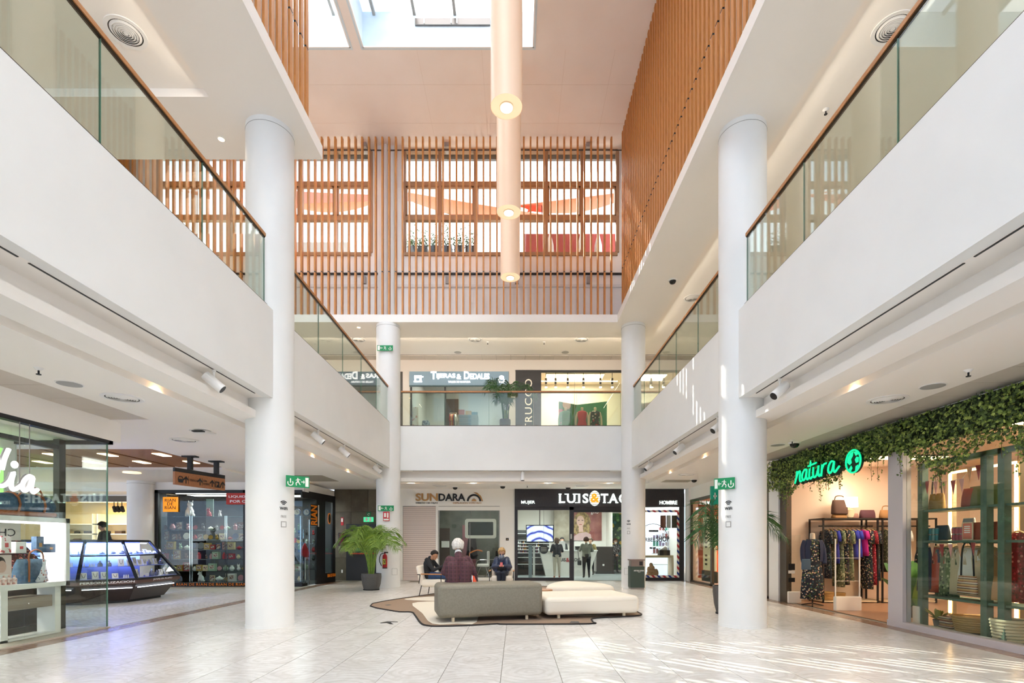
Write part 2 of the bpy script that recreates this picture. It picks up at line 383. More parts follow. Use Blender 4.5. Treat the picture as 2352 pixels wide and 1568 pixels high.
# ---- round columns
def column(x, y, z1, r=.38):
    mb = MB().cyl((x, y, 0), (x, y, z1), r, n=64)
    o = struct(mb.build('round_column', WHITE), None); shade_auto(o.data, 40)
    MB().cyl((x, y, z1 - .09), (x, y, z1 - .082), r + .003, n=64).build('joint_ring', GREY, o)
    MB().cyl((x, y, 0), (x, y, .05), r + .006, n=64).build('base_ring', WHITE, o)
    return o
COLS = [column(-4.19, 8.91, 8.41), column(3.86, 8.91, 8.41), column(-4.12, 16.87, 8.41), column(3.79, 16.87, 8.41), column(-12.1, 16.87, 3.4)]
for o, l in zip(COLS, ('near left round white column', 'near right round white column', 'far left round white column', 'far right round white column', 'round white column beside the jewellery kiosk')): o['label'] = l

# ---- parapets with recessed lighting channel below
def parapet(x0, y0, x1, y1, side, label):
    """side: outward normal towards the void; runs along y (side = -1 right wall, +1 left wall) or along x (side = 0, back)"""
    if side: mb = MB().box(x0, x0 - side * .14, y0, y1, 3.79, 5.235)
    else: mb = MB().box(x0, x1, y0, y0 + .14, 3.79, 5.235)
    return struct(mb.build('parapet_wall', WHITE), label)
parapet(XL, -2, 0, 8.91, 1, 'near left white parapet'); parapet(XL, 8.91, 0, 16.87, 1, 'rear left white parapet')
parapet(XR, -2, 0, 8.91, -1, 'near right white parapet'); parapet(XR, 8.91, 0, 16.87, -1, 'rear right white parapet')
parapet(-3.95, 17.05, 3.62, 0, 0, 'rear white parapet between the far columns')
def channel(side):
    s = -side; X0 = XL if side > 0 else XR
    g = lambda a, b, y0, y1, z0, z1: MB().box(X0 + s * a, X0 + s * b, y0, y1, z0, z1)
    struct(g(.14, .46, -2, 17.0, 3.79, 3.86).build('ceiling_soffit', CEIL))
    struct(g(.42, .46, -2, 17.4, 3.56, 3.79).build('ceiling_upstand', CEIL))
    struct(g(.26, .65, -2, 17.31, 3.46, 3.58).build('ceiling_beam', CEIL))
    struct(g(.60, .92, -2, 17.7, 3.585, 3.63).build('cove_top', CEIL))
    struct(g(.86, 2.11 if side > 0 else 2.11, -2, 17.9, 3.46, 3.58).build('ceiling', CEIL))
    tr = thing('lighting_track', ('slim black lighting track under the left parapets' if side > 0 else 'slim black lighting track under the right parapets'), 'lighting track', (X0 + s * .14, 4, 3.785))
    for y0, y1 in ((-1.5, 4.35), (4.45, 8.3), (9.4, 16.3)):
        MB().box(X0 + s * .15, X0 + s * .168, y0, y1, 3.784, 3.79).build('track_rail', BLACK, tr)
channel(1); channel(-1)
struct(MB().box(-4.4, 4.1, 17.19, 17.51, 3.79, 3.86).build('ceiling_soffit', CEIL)); struct(MB().box(-4.4, 4.1, 17.47, 17.51, 3.56, 3.79).build('ceiling_upstand', CEIL))
struct(MB().box(-4.6, 4.3, 17.31, 17.7, 3.46, 3.58).build('ceiling_beam', CEIL)); struct(MB().box(-4.6, 4.3, 17.66, 17.96, 3.585, 3.63).build('cove_top', CEIL))
struct(MB().box(-7, 6.6, 17.9, 20, 3.46, 3.58).build('ceiling', CEIL))
t_ = thing('lighting_track', 'slim black lighting track under the rear parapet', 'lighting track', (0, 17.19, 3.785))
MB().box(-3.4, 3.1, 17.2, 17.218, 3.784, 3.79).build('track_rail', BLACK, t_)
# ceiling tile strips over the shopfronts
TILEM = mat('grey_ceiling_tile', 'CFC6BC', .6)
def tile_strip(x0, x1, y0, y1, label):
    o = struct(MB().box(x0, x1, y0, y1, 3.50, 3.58).build('ceiling_tile_bed', DGREY), label)
    n = int((y1 - y0) / .6)
    for i in range(n): MB().box(x0 + .004, x1 - .004, y0 + (y1 - y0) * i / n + .004, y0 + (y1 - y0) * (i + 1) / n - .004, 3.47, 3.50).build('ceiling_tile', TILEM, o)
tile_strip(-6.77, -6.1, -2, 8.7, 'grey tiled ceiling strip above the left shop'); tile_strip(5.77, 6.45, -2, 12.95, 'grey tiled ceiling strip above the ivy shop')
struct(MB().box(5.77, 6.6, 12.95, 17.9, 3.46, 3.58).build('ceiling', CEIL))
# hall ceiling on the far left
struct(MB().box(-20, -6.1, 8.7, 11.4, 3.46, 3.58).build('ceiling', CEIL)); struct(MB().box(-7.93, -6.1, 11.4, 17.9, 3.46, 3.58).build('ceiling', CEIL)); struct(MB().box(-7.93, -7, 17.9, 20, 3.46, 3.58).build('ceiling', CEIL))
struct(MB().box(-20, -7.93, 14.1, 19.9, 3.40, 3.58).build('ceiling', CEIL))
struct(MB().box(-20, -6.9, 17.0, 19.9, 3.1, 3.40).build('wall_bulkhead', CEIL), 'pale bulkhead above the gift shop')
# ---- upper floor slabs
SLAB = mat('upper_floor', 'E2DBD0', .4)
struct(MB().box(-20, XL - .14, -2, 24, 4.95, 5.13).build('floor_slab', SLAB)); struct(MB().box(XR + .14, 12, -2, 24, 4.95, 5.13).build('floor_slab', SLAB)); struct(MB().box(XL - .14, XR + .14, 17.19, 24, 4.95, 5.13).build('floor_slab', SLAB))
# ---- soffit rims of the upper level
struct(MB().box(-4.82, -3.53, -2, 9.54, 8.41, 8.65).build('ceiling_rim', CEIL), 'upper left soffit with white fascia edge')
struct(MB().box(-13, -4.82, 8.2, 9.54, 8.41, 8.65).build('ceiling_rim', CEIL)); struct(MB().box(-13, -4.82, -2, 8.2, 8.54, 8.65).build('ceiling', CEIL))
struct(MB().box(3.214, 4.5, -2, 17.8, 8.41, 8.65).build('ceiling_rim', CEIL), 'upper right soffit with white fascia edge')
struct(MB().box(4.5, 12, -2, 17.8, 8.54, 8.65).build('ceiling', CEIL))
struct(MB().box(-13, 3.214, 16.54, 17.8, 8.41, 8.65).build('ceiling_rim', CEIL), 'upper rear soffit with white fascia edge')
struct(MB().box(-13, 12, 17.8, 19.75, 8.54, 8.65).build('ceiling', CEIL))
o = struct(MB().box(-13, 12, 19.75, 20.3, 8.53, 8.62).build('ceiling_tile_bed', DGREY), 'grey tiled ceiling strip above the upper shops')
for i in range(34): MB().box(-9 + .55 * i + .004, -8.45 + .55 * i - .004, 19.75, 20.2, 8.5, 8.53).build('ceiling_tile', TILEM, o)
# ---- upper walls
struct(MB().box(3.75, 3.95, -2, 17.4, 8.65, 14.35).build('wall_right', WHITE)); struct(MB().box(-4.2, -3.97, -2, 9.3, 8.65, 14.35).build('wall_left', WHITE))
struct(MB().box(-13.2, -13.0, -2, 17.4, 5.13, 14.35).build('wall_far_left', WHITE))
struct(MB().box(8.2, 8.4, -2, 20.2, 5.13, 8.54).build('wall_upper_right', WHITE))
WY = 17.2
wb = MB().box(-13, 3.75, WY, WY + .2, 8.65, 10.86)
for a, b in ((-13, xat(365, WY)), (xat(853, WY), xat(929, WY)), (xat(1418, WY), 3.75)): wb.box(a, b, WY, WY + .2, 10.86, 14.35)
wbo = struct(wb.build('wall_back', PURE))
MB().box(xat(868, 17.0), xat(905, 17.0), 17.0, 17.2, 8.65, 14.35).build('pilaster', WHITE, wbo)
MB().cyl((xat(886, 16.95), 16.93, 8.65), (xat(886, 16.95), 16.93, 14.3), .07, n=16).build('downpipe', WHITE, wbo)
MB().box(-12.9, 3.7, 17.12, 17.2, 10.28, 10.36).build('cable_tray', PURE, wbo); MB().box(-12.9, 3.7, 17.13, 17.2, 10.24, 10.28).build('tray_dark_line', BLACK, wbo)  # white tray with a black line along its lower edge
MB().box(-12.9, 3.7, 17.14, 17.2, 9.82, 9.9).build('wall_ledge', WHITE, wbo)
MB().cyl((-12.8, 16.98, 14.18), (3.6, 16.98, 14.18), .018, n=8).build('conduit', DKSTEEL, wbo)
for px in (1027, 1187, 1352, 836, 675): MB().box(xat(px - 6, 16.9), xat(px + 6, 16.9), 16.85, 17.2, 14.2, 14.34).build('fixing_bracket', GREY, wbo)
for px in (1027, 1187, 1352, 836): MB().box(xat(px - 4, 17.1), xat(px + 4, 17.1), 17.1, 17.2, 9.92, 10.15).build('fixing_bracket', GREY, wbo)
# windows in the back wall
FRAME = mat('window_frame_tan', 'A98A6C', .5); FRAMED = mat('window_frame_shadow', '6E5B4A', .5)
def backwindow(n, pxs, label):
    xs = [xat(p, WY) for p in pxs]; o = struct(MB().box(xs[0], xs[-1], WY - .05, WY + .1, 10.86, 10.97).build('window_%d' % n, FRAME), label)
    MB().box(xs[0], xs[-1], WY - .05, WY + .1, 14.28, 14.35).build('head_frame', FRAME, o)
    for z0, z1 in ((13.14, 13.29), (12.02, 12.16)): MB().box(xs[0], xs[-1], WY - .05, WY + .1, z0, z1).build('transom', FRAME, o)
    for i, x in enumerate(xs): MB().box(x - .05, x + .05, WY - .055, WY + .11, 10.97, 14.28).build('mullion', FRAME, o)
    for a, b in zip(xs, xs[1:]):
        for z0, z1 in ((10.97, 12.02), (12.16, 13.14), (13.29, 14.28)):
            p = MB().box(a + .05, b - .05, WY + .02, WY + .028, z0, z1).build('pane', GLASS, o)
            if z0 == 12.16:
                m2 = MB()
                for q in ((a + .05, a + .1, z0, z1), (b - .1, b - .05, z0, z1), (a + .05, b - .05, z0, z0 + .05), (a + .05, b - .05, z1 - .05, z1)): m2.box(q[0], q[1], WY - .03, WY + .05, q[2], q[3])
                m2.build('sash', FRAME, o)
backwindow(1, [365 + 81.3 * i for i in range(7)], 'wide rear window behind the left slats'); backwindow(2, [929 + 81.5 * i for i in range(7)], 'wide rear window behind the pendant lamps')
# ---- top ceiling with skylight openings
cb = MB().box(-14, 3.95, 13.67, 17.4, 14.35, 14.6).box(.496, 3.95, -6, 13.67, 14.35, 14.6).box(-4.29, -4.03, -6, 13.67, 14.35, 14.6).box(-14, -8.83, -6, 13.67, 14.35, 14.6)
co_ = struct(cb.build('ceiling', UPCEIL), 'high beige ceiling with skylights')
JNT = mat('ceiling_joint', 'E6D8CC', .8)
MB().box(.46, .475, 13.64, 17.2, 14.342, 14.35).build('ceiling_trim', UPCEIL, co_)
for y in (14.75, 16.1): MB().box(-13, 3.75, y, y + .006, 14.347, 14.35).build('ceiling_joint', JNT, co_)
for x in (-2.6, -.9, 1.3, 2.6): MB().box(x, x + .006, 13.7, 17.2, 14.347, 14.35).build('ceiling_joint', JNT, co_)
def skylight(n, x0, x1, step, label):
    y0, y1 = -6, 13.64
    mb = MB().box(x0 - .05, x1 + .05, y1, y1 + .06, 14.34, 15.279).box(x0 - .05, x0, y0, y1, 14.34, 15.279).box(x1, x1 + .05, y0, y1, 14.34, 15.279).box(x0, x1, y0 - .06, y0, 14.34, 15.279)
    o = struct(mb.build('window_%d' % n, SHAFT), label)
    if step:
        MB().box(xat(954, y1), xat(1126, y1), y1 - .05, y1, 14.90, 15.06).build('steel_sill', STEEL, o)
        for x in (-2.4, -1.7, -1.55): MB().box(x, x + .03, y1 - .07, y1 - .05, 14.92, 15.05).build('bracket', PURE, o)
    MB().box(x0, x0 + .03, y0, y1, 14.33, 14.36).build('edge_bead', PURE, o); MB().box(x0, x1, y1 - .03, y1, 14.33, 14.36).build('edge_bead', PURE, o); MB().box(x1 - .03, x1, y0, y1, 14.33, 14.36).build('edge_bead', PURE, o)
    BAR = mat('glazing_bar', 'A8A39C', .5)
    k = math.ceil((x0 + .54) / 1.055); xs = []
    while -.54 + 1.055 * k < x1: xs.append(-.54 + 1.055 * k); k += 1
    xs = [x for x in xs if x > x0 + .1 and x < x1 - .05]
    for x in xs: MB().box(x - .035, x + .035, y0, y1 + .05, 15.18, 15.27).build('glazing_bar', BAR, o)
    ed = [x0] + xs + [x1]
    for a, b in zip(ed, ed[1:]): MB().add([(a, y0, 15.28), (b, y0, 15.28), (b, y1, 15.28), (a, y1, 15.28)], [(3, 2, 1, 0)]).build('pane', SKYPANE, o)
struct(MB().box(-6.0, -5.4, 9, 20, 17.3, 17.7).build('roof_shadow_block', GREY), 'unseen roof block placed to shade the skylight panes')  # unseen; put above the panes to cast a shadow strip on them
skylight(3, -4.0, .466, True, 'large skylight above the pendant lamps'); skylight(4, -8.8, -4.32, False, 'second skylight left of the ceiling beam')

# ---- oak slat screens: two lengths, the shaded gap between them filled in black
def slat_meshes(w, d):
    low = MB().box(-w / 2, w / 2, -d / 2, d / 2, 0, 1.365).m(1).box(-w / 2 + .004, w / 2 - .004, -d / 2 + .004, d / 2 - .004, 1.365, 1.40)
    up = MB().box(-w / 2, w / 2, -d / 2, d / 2, 0, 4.27)
    return low.mesh('lower_slat', [OAK, BLACK]), up.mesh('upper_slat', [OAK])
SL, SU = slat_meshes(.05, .125)
SRL, SRU = slat_meshes(.04, .105)
def screen(pts, l, u, label, base):
    t = thing('slat_screen', label, 'slat screen', base)
    for x, y in pts:
        for me, z in ((l, 8.66), (u, 10.06)):
            o = bpy.data.objects.new('slat', me); C.objects.link(o); o.parent = t; o.location = Vector((x, y, z)) - Vector(base)
    return t
screen([(-2.537 + .2145 * k, 16.665) for k in range(-46, 27)], SL, SU, 'long oak slat screen in front of the rear windows', (-4, 16.665, 8.65))
screen([(3.352, 16.42 - .2145 * k) for k in range(62)], SRL, SRU, 'oak slat screen on the right above the white soffit', (3.352, 9, 8.65))
screen([(-3.66, 9.12 - .2145 * k) for k in range(40)], SRL, SRU, 'oak slat screen on the left above the white soffit', (-3.66, 5, 8.65))
t = thing('slat_screen', 'broad dark oak slats beyond the upper left balustrade', 'slat screen', (-12.5, 15, 5.13))
for k in range(14): MB().box(-12.6, -12.45, 12.0 + .34 * k, 12.2 + .34 * k, 5.13, 14.3).build('slat', OAK, t)

# ---- glass balustrades
def balustrade(label, kind, x, ys, end0=0, end1=0):
    if kind == 'y': base = (x, ys[0], 5.235)
    else: base = (ys[0], x, 5.235)
    t = thing('glass_balustrade', label, 'balustrade', base)
    B = (lambda a, b, h0, h1, z0, z1: MB().box(x + h0, x + h1, a, b, z0, z1)) if kind == 'y' else (lambda a, b, h0, h1, z0, z1: MB().box(a, b, x + h0, x + h1, z0, z1))
    a, b = ys[0], ys[-1]
    B(a, b, -.05, .05, 5.235, 5.262).build('base_rail', DKSTEEL, t)
    for p, q in zip(ys, ys[1:]):
        g = B(p + .006, q - .006, -.009, .009, 5.262, 6.335).build('glass_pane', BGLASS, t)
        B(q - .006, q + .002, -.009, .009, 5.262, 6.335).build('pane_edge', EDGE, g)
    B(a, b, -.032, .032, 6.345, 6.395).build('handrail', RAILW, t); B(a, b, -.02, .02, 6.33, 6.346).build('rail_channel', DKSTEEL, t)
    return t
balustrade('glass balustrade with oak handrail on the near left parapet', 'y', -4.06, [-1.6, .1, 1.78, 3.44, 5.1, 6.76, 8.42])
balustrade('glass balustrade with oak handrail on the rear left parapet', 'y', -4.06, [9.28, 10.74, 12.24, 13.7, 15.2, 16.7])
balustrade('glass balustrade with oak handrail on the near right parapet', 'y', 3.73, [-1.6, .1, 1.78, 3.44, 5.1, 6.76, 8.42])
balustrade('glass balustrade with oak handrail on the rear right parapet', 'y', 3.73, [9.28, 10.7, 12.16, 13.6, 15.2, 16.7])
balustrade('glass balustrade with oak handrail on the rear parapet', 'x', 17.12, [-3.76, -2.33, -.88, .55, 1.99, 3.43])

# ---- pendant tube lamps
TUBE = mat('pendant_acrylic', 'EED2B8', .35, emit=.1, ecol='FFD9B4')
PEND = mat('pendant_rim', 'E8C9A6', .4)
for i, (y, l) in enumerate(((8.62, 'nearest long cylindrical pendant lamp'), (11.36, 'middle long cylindrical pendant lamp'), (14.14, 'farthest long cylindrical pendant lamp'))):
    t = thing('pendant_lamp', l + ' with glowing end', 'pendant lamp', (-.155, y, 8.6))
    mb = MB(); n = 48; r = .262
    mb.cyl((-.155, y, 8.6), (-.155, y, 14.28), r, n=n, caps=False); mb.cyl((-.155, y, 14.28), (-.155, y, 14.285), r, n=n)
    o = mb.build('tube_shade', TUBE, t); shade_auto(o.data, 40)
    MB().cyl((-.155, y, 8.605), (-.155, y, 8.615), r - .004, n=n).build('end_diffuser', mat('pendant_end', 'F6E3BE', .5, emit=.28, ecol='FFEBC0'), t)
    MB().cyl((-.155, y, 8.585), (-.155, y, 8.604), .115, n=32).build('spot_rim', PEND, t)
    MB().cyl((-.155, y, 8.575), (-.155, y, 8.586), .1, n=32).build('lamp_lens', mat('lamp_lens', 'FFFFFF', .5, emit=4, ecol='FFF3DC'), t)
    MB().cyl((-.155, y, 14.28), (-.155, y, 14.36 if i == 2 else 15.2), .012, n=8).build('suspension_cable', STEEL, t)
    lamp('SPOT', 'pendant_light', (-.155, y, 8.55), 260, (1, .9, .75), .1, target=(-.155, y, 0), spot=80, blend=.8, parent=t)
struct(MB().box(-7, 6.6, -4.2, -4, 0, 5.2).build('wall_front', WHITE))  # unseen, behind the camera; added to cut the frontal light
# ================================================================== GROUND FLOOR SHOPS AND WALLS
ux, uz = Vector((1, 0, 0)), Vector((0, 0, 1)); uyn = Vector((0, -1, 0)); uyp = Vector((0, 1, 0))
NUM = ['first', 'second', 'third', 'fourth', 'fifth', 'sixth', 'seventh', 'eighth', 'ninth', 'tenth', 'eleventh', 'twelfth', 'thirteenth', 'fourteenth', 'fifteenth', 'sixteenth', 'seventeenth', 'eighteenth', 'nineteenth', 'twentieth']
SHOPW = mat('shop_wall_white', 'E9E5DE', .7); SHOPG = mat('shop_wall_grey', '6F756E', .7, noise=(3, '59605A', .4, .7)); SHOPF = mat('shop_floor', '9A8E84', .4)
FY = 19.76
px_x = lambda p, Y=FY: xat(p, Y)
pz = lambda p, Y=FY: zat(p, Y)
def room(label, x0, x1, y0, y1, z1, wall, floor=None, open_side='front', ceil=None):
    """shop shell open towards the concourse"""
    o = None
    if open_side != 'back': o = struct(MB().box(x0, x1, y1, y1 + .08, 0, z1).build('wall_back', wall), label)
    if open_side != 'left': struct(MB().box(x0 - .06, x0, y0, y1, 0, z1).build('wall_left', wall))
    if open_side != 'right' and 'gift' not in label: struct(MB().box(x1, x1 + .06, y0, y1, 0, z1).build('wall_right', wall))
    if open_side != 'front': struct(MB().box(x0, x1, y0 - .08, y0, 0, z1).build('wall_front', wall))
    struct(MB().box(x0, x1, y0, y1, z1, z1 + .06).build('ceiling', ceil or wall))
    if floor: struct(MB().box(x0, x1, y0, y1, .001, .008).build('floor_finish', floor))
    return o
def added_panel_light(x, y, z, sx, sy, e, col=(1, .93, .82), label=None, cat='added ceiling light', m=None):  # fixture and area lamp added to light the shop interiors
    o = thing('added_ceiling_panel', label, cat, (x, y, z)) if label else None
    MB().box(x - sx / 2 - .02, x + sx / 2 + .02, y - sy / 2 - .02, y + sy / 2 + .02, z - .012, z).build('light_frame', PURE, o)
    MB().box(x - sx / 2, x + sx / 2, y - sy / 2, y + sy / 2, z - .016, z - .012).build('diffuser', m or LWARM, o)
    lamp('AREA', 'added_panel_lamp', (x, y, z - .03), e, col, sx, sy, target=(x, y, 0), parent=o)

# ---------------------------------------------------------------- rear wall line: eyebrow studio (SUNDARA)
GOLD = mat('sign_gold', 'B98A50', .4); INK = mat('sign_black', '1B1B1D', .5)
x0, x1 = px_x(921), px_x(1181)
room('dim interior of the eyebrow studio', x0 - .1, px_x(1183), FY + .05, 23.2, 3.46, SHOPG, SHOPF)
o = struct(MB().box(x0 - .1, px_x(1172), FY - .06, FY + .02, pz(1162), 3.46).build('wall_fascia', CREAMW), 'white fascia panel of the eyebrow studio')
struct(MB().box(px_x(1148), px_x(1182), FY - .02, FY + .06, 0, 3.46).build('wall_pier', CREAMW), 'white pier between the eyebrow studio and the hair salon')
struct(MB().box(x0 - .1, px_x(925), FY - .02, FY + .06, 0, pz(1162)).build('wall_pier', CREAMW)); struct(MB().box(px_x(1001), px_x(1007), FY - .02, FY + .06, 0, pz(1162)).build('wall_pier', CREAMW))
struct(MB().box(px_x(1007), px_x(1148), FY - .02, FY + .06, 0, pz(1326)).build('wall_sill', CREAMW))
t = thing('shop_sign', 'SUNDARA sign in gold and black letters with arch emblem', 'sign', (px_x(1020), FY - .06, pz(1150)))
Y = FY - .062
b = MB(); text(b, 'SUN', (px_x(955.5), Y, pz(1150.5)), ux, uz, px_x(1007) - px_x(956), pz(1133) - pz(1150.5), .03, .03); b.build('gold_letters', GOLD, t)
b = MB(); text(b, 'DARA', (px_x(1008), Y, pz(1150.5)), ux, uz, px_x(1069) - px_x(1008), pz(1133.5) - pz(1150.5), .03, .03); b.build('black_letters', INK, t)
b = MB(); text(b, 'DISEÑO DE CEJAS', (px_x(956), Y, pz(1157.5)), ux, uz, px_x(1006) - px_x(956), pz(1152.5) - pz(1157.5), .01, .02); b.build('small_letters', INK, t)
b = MB(); text(b, 'DEPILACIÓN CON HILO', (px_x(1041), Y, pz(1157)), ux, uz, px_x(1106) - px_x(1041), pz(1152) - pz(1157), .01, .02); b.build('small_letters', GOLD, t)
def arc_poly(ro, ri, a0, a1, n=16): return [(ro * math.cos(R(a0 + (a1 - a0) * i / n)), ro * math.sin(R(a0 + (a1 - a0) * i / n))) for i in range(n + 1)] + [(ri * math.cos(R(a1 + (a0 - a1) * i / n)), ri * math.sin(R(a1 + (a0 - a1) * i / n))) for i in range(n + 1)]
ctr = (px_x(1089), Y, pz(1151))
MB().plate(arc_poly(.27, .20, 0, 180), ctr, ux, uz, .03).build('arch_emblem', INK, t); MB().plate(arc_poly(.09, .001, 0, 180), ctr, ux, uz, .03).build('sun_disc', GOLD, t)
MB().plate([(-.02, .34), (.12, .32), (.26, .2), (.34, .0), (.29, .0), (.22, .15), (.1, .27)][::-1], ctr, ux, uz, .03).build('swoosh', GOLD, t)
# roller shutter, slat by slat
t = thing('roller_shutter', 'closed cream roller shutter left of the eyebrow studio window', 'shutter', (px_x(963), FY, 0))
SHUT = mat('shutter_cream', 'DCCBC0', .6); zb, zt = .14, pz(1163); n = 36; h = (zt - zb) / n
for i in range(n): MB().box(px_x(926), px_x(1000.5), FY + .0, FY + .02, zb + i * h + .012, zb + (i + 1) * h - .002).build('slat', SHUT, t)
MB().box(px_x(926), px_x(1000.5), FY + .012, FY + .02, zb, zt).build('backing', mat('shutter_gap', 'A8988D', .7), t); MB().box(px_x(926), px_x(1000.5), FY - .01, FY + .02, .0, zb).build('bottom_bar', SHUT, t)
MB().box(px_x(922.5), px_x(924.5), FY - .05, FY - .02, 1.22, 1.36).build('lock', GREY, t)
t = thing('shop_window', 'glazed window of the eyebrow studio with blind box', 'window', (px_x(1077), FY, .1))
MB().box(px_x(1007), px_x(1148), FY - .03, FY + .05, pz(1172), pz(1163)).build('blind_box', CREAMW, t); MB().box(px_x(1009), px_x(1147), FY + .0, FY + .01, pz(1326), pz(1172)).build('glass_pane', SHOPGL, t)
for p in (1007.5, 1147): MB().box(px_x(p - 1.2), px_x(p + 1.2), FY - .02, FY + .04, pz(1326), pz(1172)).build('jamb', GREY, t)
MB().box(px_x(1079), px_x(1080), FY - .01, FY + .0, pz(1326), pz(1200)).build('pane_joint', GREY, t)
# studio contents
t = thing('storage_panel', 'dark brown panel with paper notice inside the eyebrow studio', 'panel', (px_x(1021, 20.3), 20.3, 0))
MB().box(px_x(1010, 20.3), px_x(1033, 20.3), 20.3, 20.4, 0, 2.0).build('board', mat('dark_brown', '3B2C26', .6), t); MB().box(px_x(1014, 20.28), px_x(1032, 20.28), 20.28, 20.3, 1.25, 1.5).build('paper_notice', PURE, t)
t = thing('wall_mirror', 'white rounded frame mirror hanging in the eyebrow studio window', 'mirror', (px_x(1104, 20.2), 20.2, 1.6))
Ym = 20.2; xa, xb, za, zb_ = px_x(1068, Ym), px_x(1140, Ym), zat(1236, Ym), zat(1191, Ym); fr = .12
b = MB()
def rr(x0, x1, z0, z1, r, n=4): return [(xx + r * math.cos(a), zz + r * math.sin(a)) for (xx, zz, q) in ((x1 - r, z1 - r, 0), (x0 + r, z1 - r, 1), (x0 + r, z0 + r, 2), (x1 - r, z0 + r, 3)) for a in [PI / 2 * (q + k / n) for k in range(n + 1)]]
po, pi_ = rr(xa, xb, za, zb_, .09), rr(xa + fr, xb - fr, za + fr, zb_ - fr, .03); n = len(po)
b.add([(x, Ym, z) for x, z in po] + [(x, Ym, z) for x, z in pi_] + [(x, Ym + .06, z) for x, z in po] + [(x, Ym + .06, z) for x, z in pi_],
      [(i, (i + 1) % n, n + (i + 1) % n, n + i)[::-1] for i in range(n)] + [(i, 2 * n + i, 2 * n + (i + 1) % n, (i + 1) % n) for i in range(n)] + [(n + i, n + (i + 1) % n, 3 * n + (i + 1) % n, 3 * n + i) for i in range(n)])
b.build('frame', CREAMW, t); MB().box(xa + fr, xb - fr, Ym + .03, Ym + .05, za + fr, zb_ - fr).build('mirror_glass', mat('dark_mirror', '3A3F3C', .05, .9), t)
for p in (1082, 1126): MB().cyl((px_x(p, Ym), Ym + .03, zb_), (px_x(p, Ym), Ym + .03, 3.4), .008, n=6).build('suspension_wire', STEEL, t)
def salon_chair(px, Y, label, col):
    x = px_x(px, Y); t = thing('salon_chair', label, 'chair', (x, Y, 0)); m = col
    MB().rbox((x, Y, .52), (.5, .5, .12), .05).build('seat', m, t); MB().rbox((x + .2, Y + .1, .82), (.1, .45, .55), .04).build('backrest', m, t)
    for sx, sy in ((-1, -1), (1, -1), (-1, 1), (1, 1)): MB().cyl((x + sx * .1, Y + sy * .1, .46), (x + sx * .28, Y + sy * .24, 0), .014, n=8).build('leg', CHROME, t)
    MB().tube(smooth_path([(x - .3, Y - .2, .5), (x - .2, Y - .25, .72), (x + .2, Y - .25, .75)], 4), .014).build('armrest', CHROME, t)
salon_chair(1110, 21.2, 'white padded salon chair with chrome legs in the eyebrow studio', PURE); salon_chair(1130, 21.9, 'black padded salon chair deep in the eyebrow studio', BLACKM)
t = thing('coat_stand', 'stand with dark coat inside the eyebrow studio', 'coat stand', (px_x(1084, 22), 22, 0))
MB().cyl((px_x(1084, 22), 22, 0), (px_x(1084, 22), 22, 1.75), .02, n=8).build('pole', STEEL, t)
MB().lathe([(.05, 1.72), (.16, 1.62), (.2, 1.3), (.24, .9), (.22, .75)][::-1], (px_x(1084, 22), 22, 0), 12, 1, .6).build('coat', mat('dark_coat', '241F22', .9), t)
tag(MB().box(px_x(1062, 22.6), px_x(1093, 22.6), 22.6, 22.66, .01, 2.2).build('curtain', mat('pink_curtain', '8C5F66', .9)), 'pinkish curtain at the back of the eyebrow studio', 'curtain')
tag(MB().tube([(px_x(1078, 20.6), 20.6, .01), (px_x(1078, 20.6), 20.6, 1.02)], .015).tube(smooth_path([(px_x(1078, 20.6), 20.6, 1.02), (px_x(1095, 20.6), 20.6, 1.14), (px_x(1108, 20.6), 20.6, 1.10)], 4), .025).build('lamp_arm', mat('orange_plastic', 'D9772B', .4)), 'orange curved lamp arm in the eyebrow studio window', 'lamp')
added_panel_light(px_x(1070), 21.3, 3.45, .9, .5, 26, (1, .97, .9), 'added ceiling light panel inside the eyebrow studio')
t = thing('notice_plate', 'small black notice plate on the white pier', 'sign', (px_x(1165), FY - .03, pz(1241)))
MB().box(px_x(1162), px_x(1168.5), FY - .03, FY - .02, pz(1241), pz(1235)).build('plate', INK, t); b = MB(); text(b, 'A', (px_x(1163.6), FY - .031, pz(1240)), ux, uz, None, .06, .003); b.build('mark', GOLD, t)

# ---------------------------------------------------------------- hair salon LUIS & TACHE
xs0, xs1 = px_x(1182), px_x(1570)
room('white interior wall of the hair salon', xs0 + .02, xs1, FY + .06, 26, 3.3, SHOPW, mat('salon_floor', '9FA6A6', .3))
GRAN = mat('granite_black', '26252A', .5, noise=(90, '3A3234', .45, .62))
o = struct(MB().box(xs0, xs1, FY - .08, FY + .06, pz(1164), 3.46).build('wall_fascia', GRAN), 'black granite fascia of the hair salon')
for a, b_, z0, z1 in ((1182, 1189, 0, pz(1164)), (1308, 1318, 0, pz(1164)), (1476, 1482, 0, pz(1164)), (1560, 1570, 0, pz(1164))): struct(MB().box(px_x(a), px_x(b_), FY - .04, FY + .04, z0, z1).build('wall_frame', GRAN))
struct(MB().box(px_x(1189), px_x(1308), FY - .04, FY + .04, 0, pz(1326)).build('wall_sill', GRAN)); struct(MB().box(px_x(1189), px_x(1427), FY - .04, FY + .04, pz(1171), pz(1164)).build('wall_head', GRAN)); struct(MB().box(px_x(1482), px_x(1560), FY - .04, FY + .04, 0, pz(1326)).build('wall_sill', GRAN))
struct(MB().box(px_x(1318), px_x(1478), FY - .035, FY + .04, pz(1176), pz(1171)).build('wall_head', BLACK))
t = thing('shop_window', 'large left pane of the hair salon in black frame', 'window', (px_x(1250), FY, .1)); MB().box(px_x(1189), px_x(1308), FY, FY + .01, pz(1326), pz(1171)).build('glass_pane', SHOPGL, t)
MB().box(px_x(1309.5), px_x(1313.5), FY - .06, FY - .04, pz(1237), pz(1226)).build('door_handle', GREY, t)
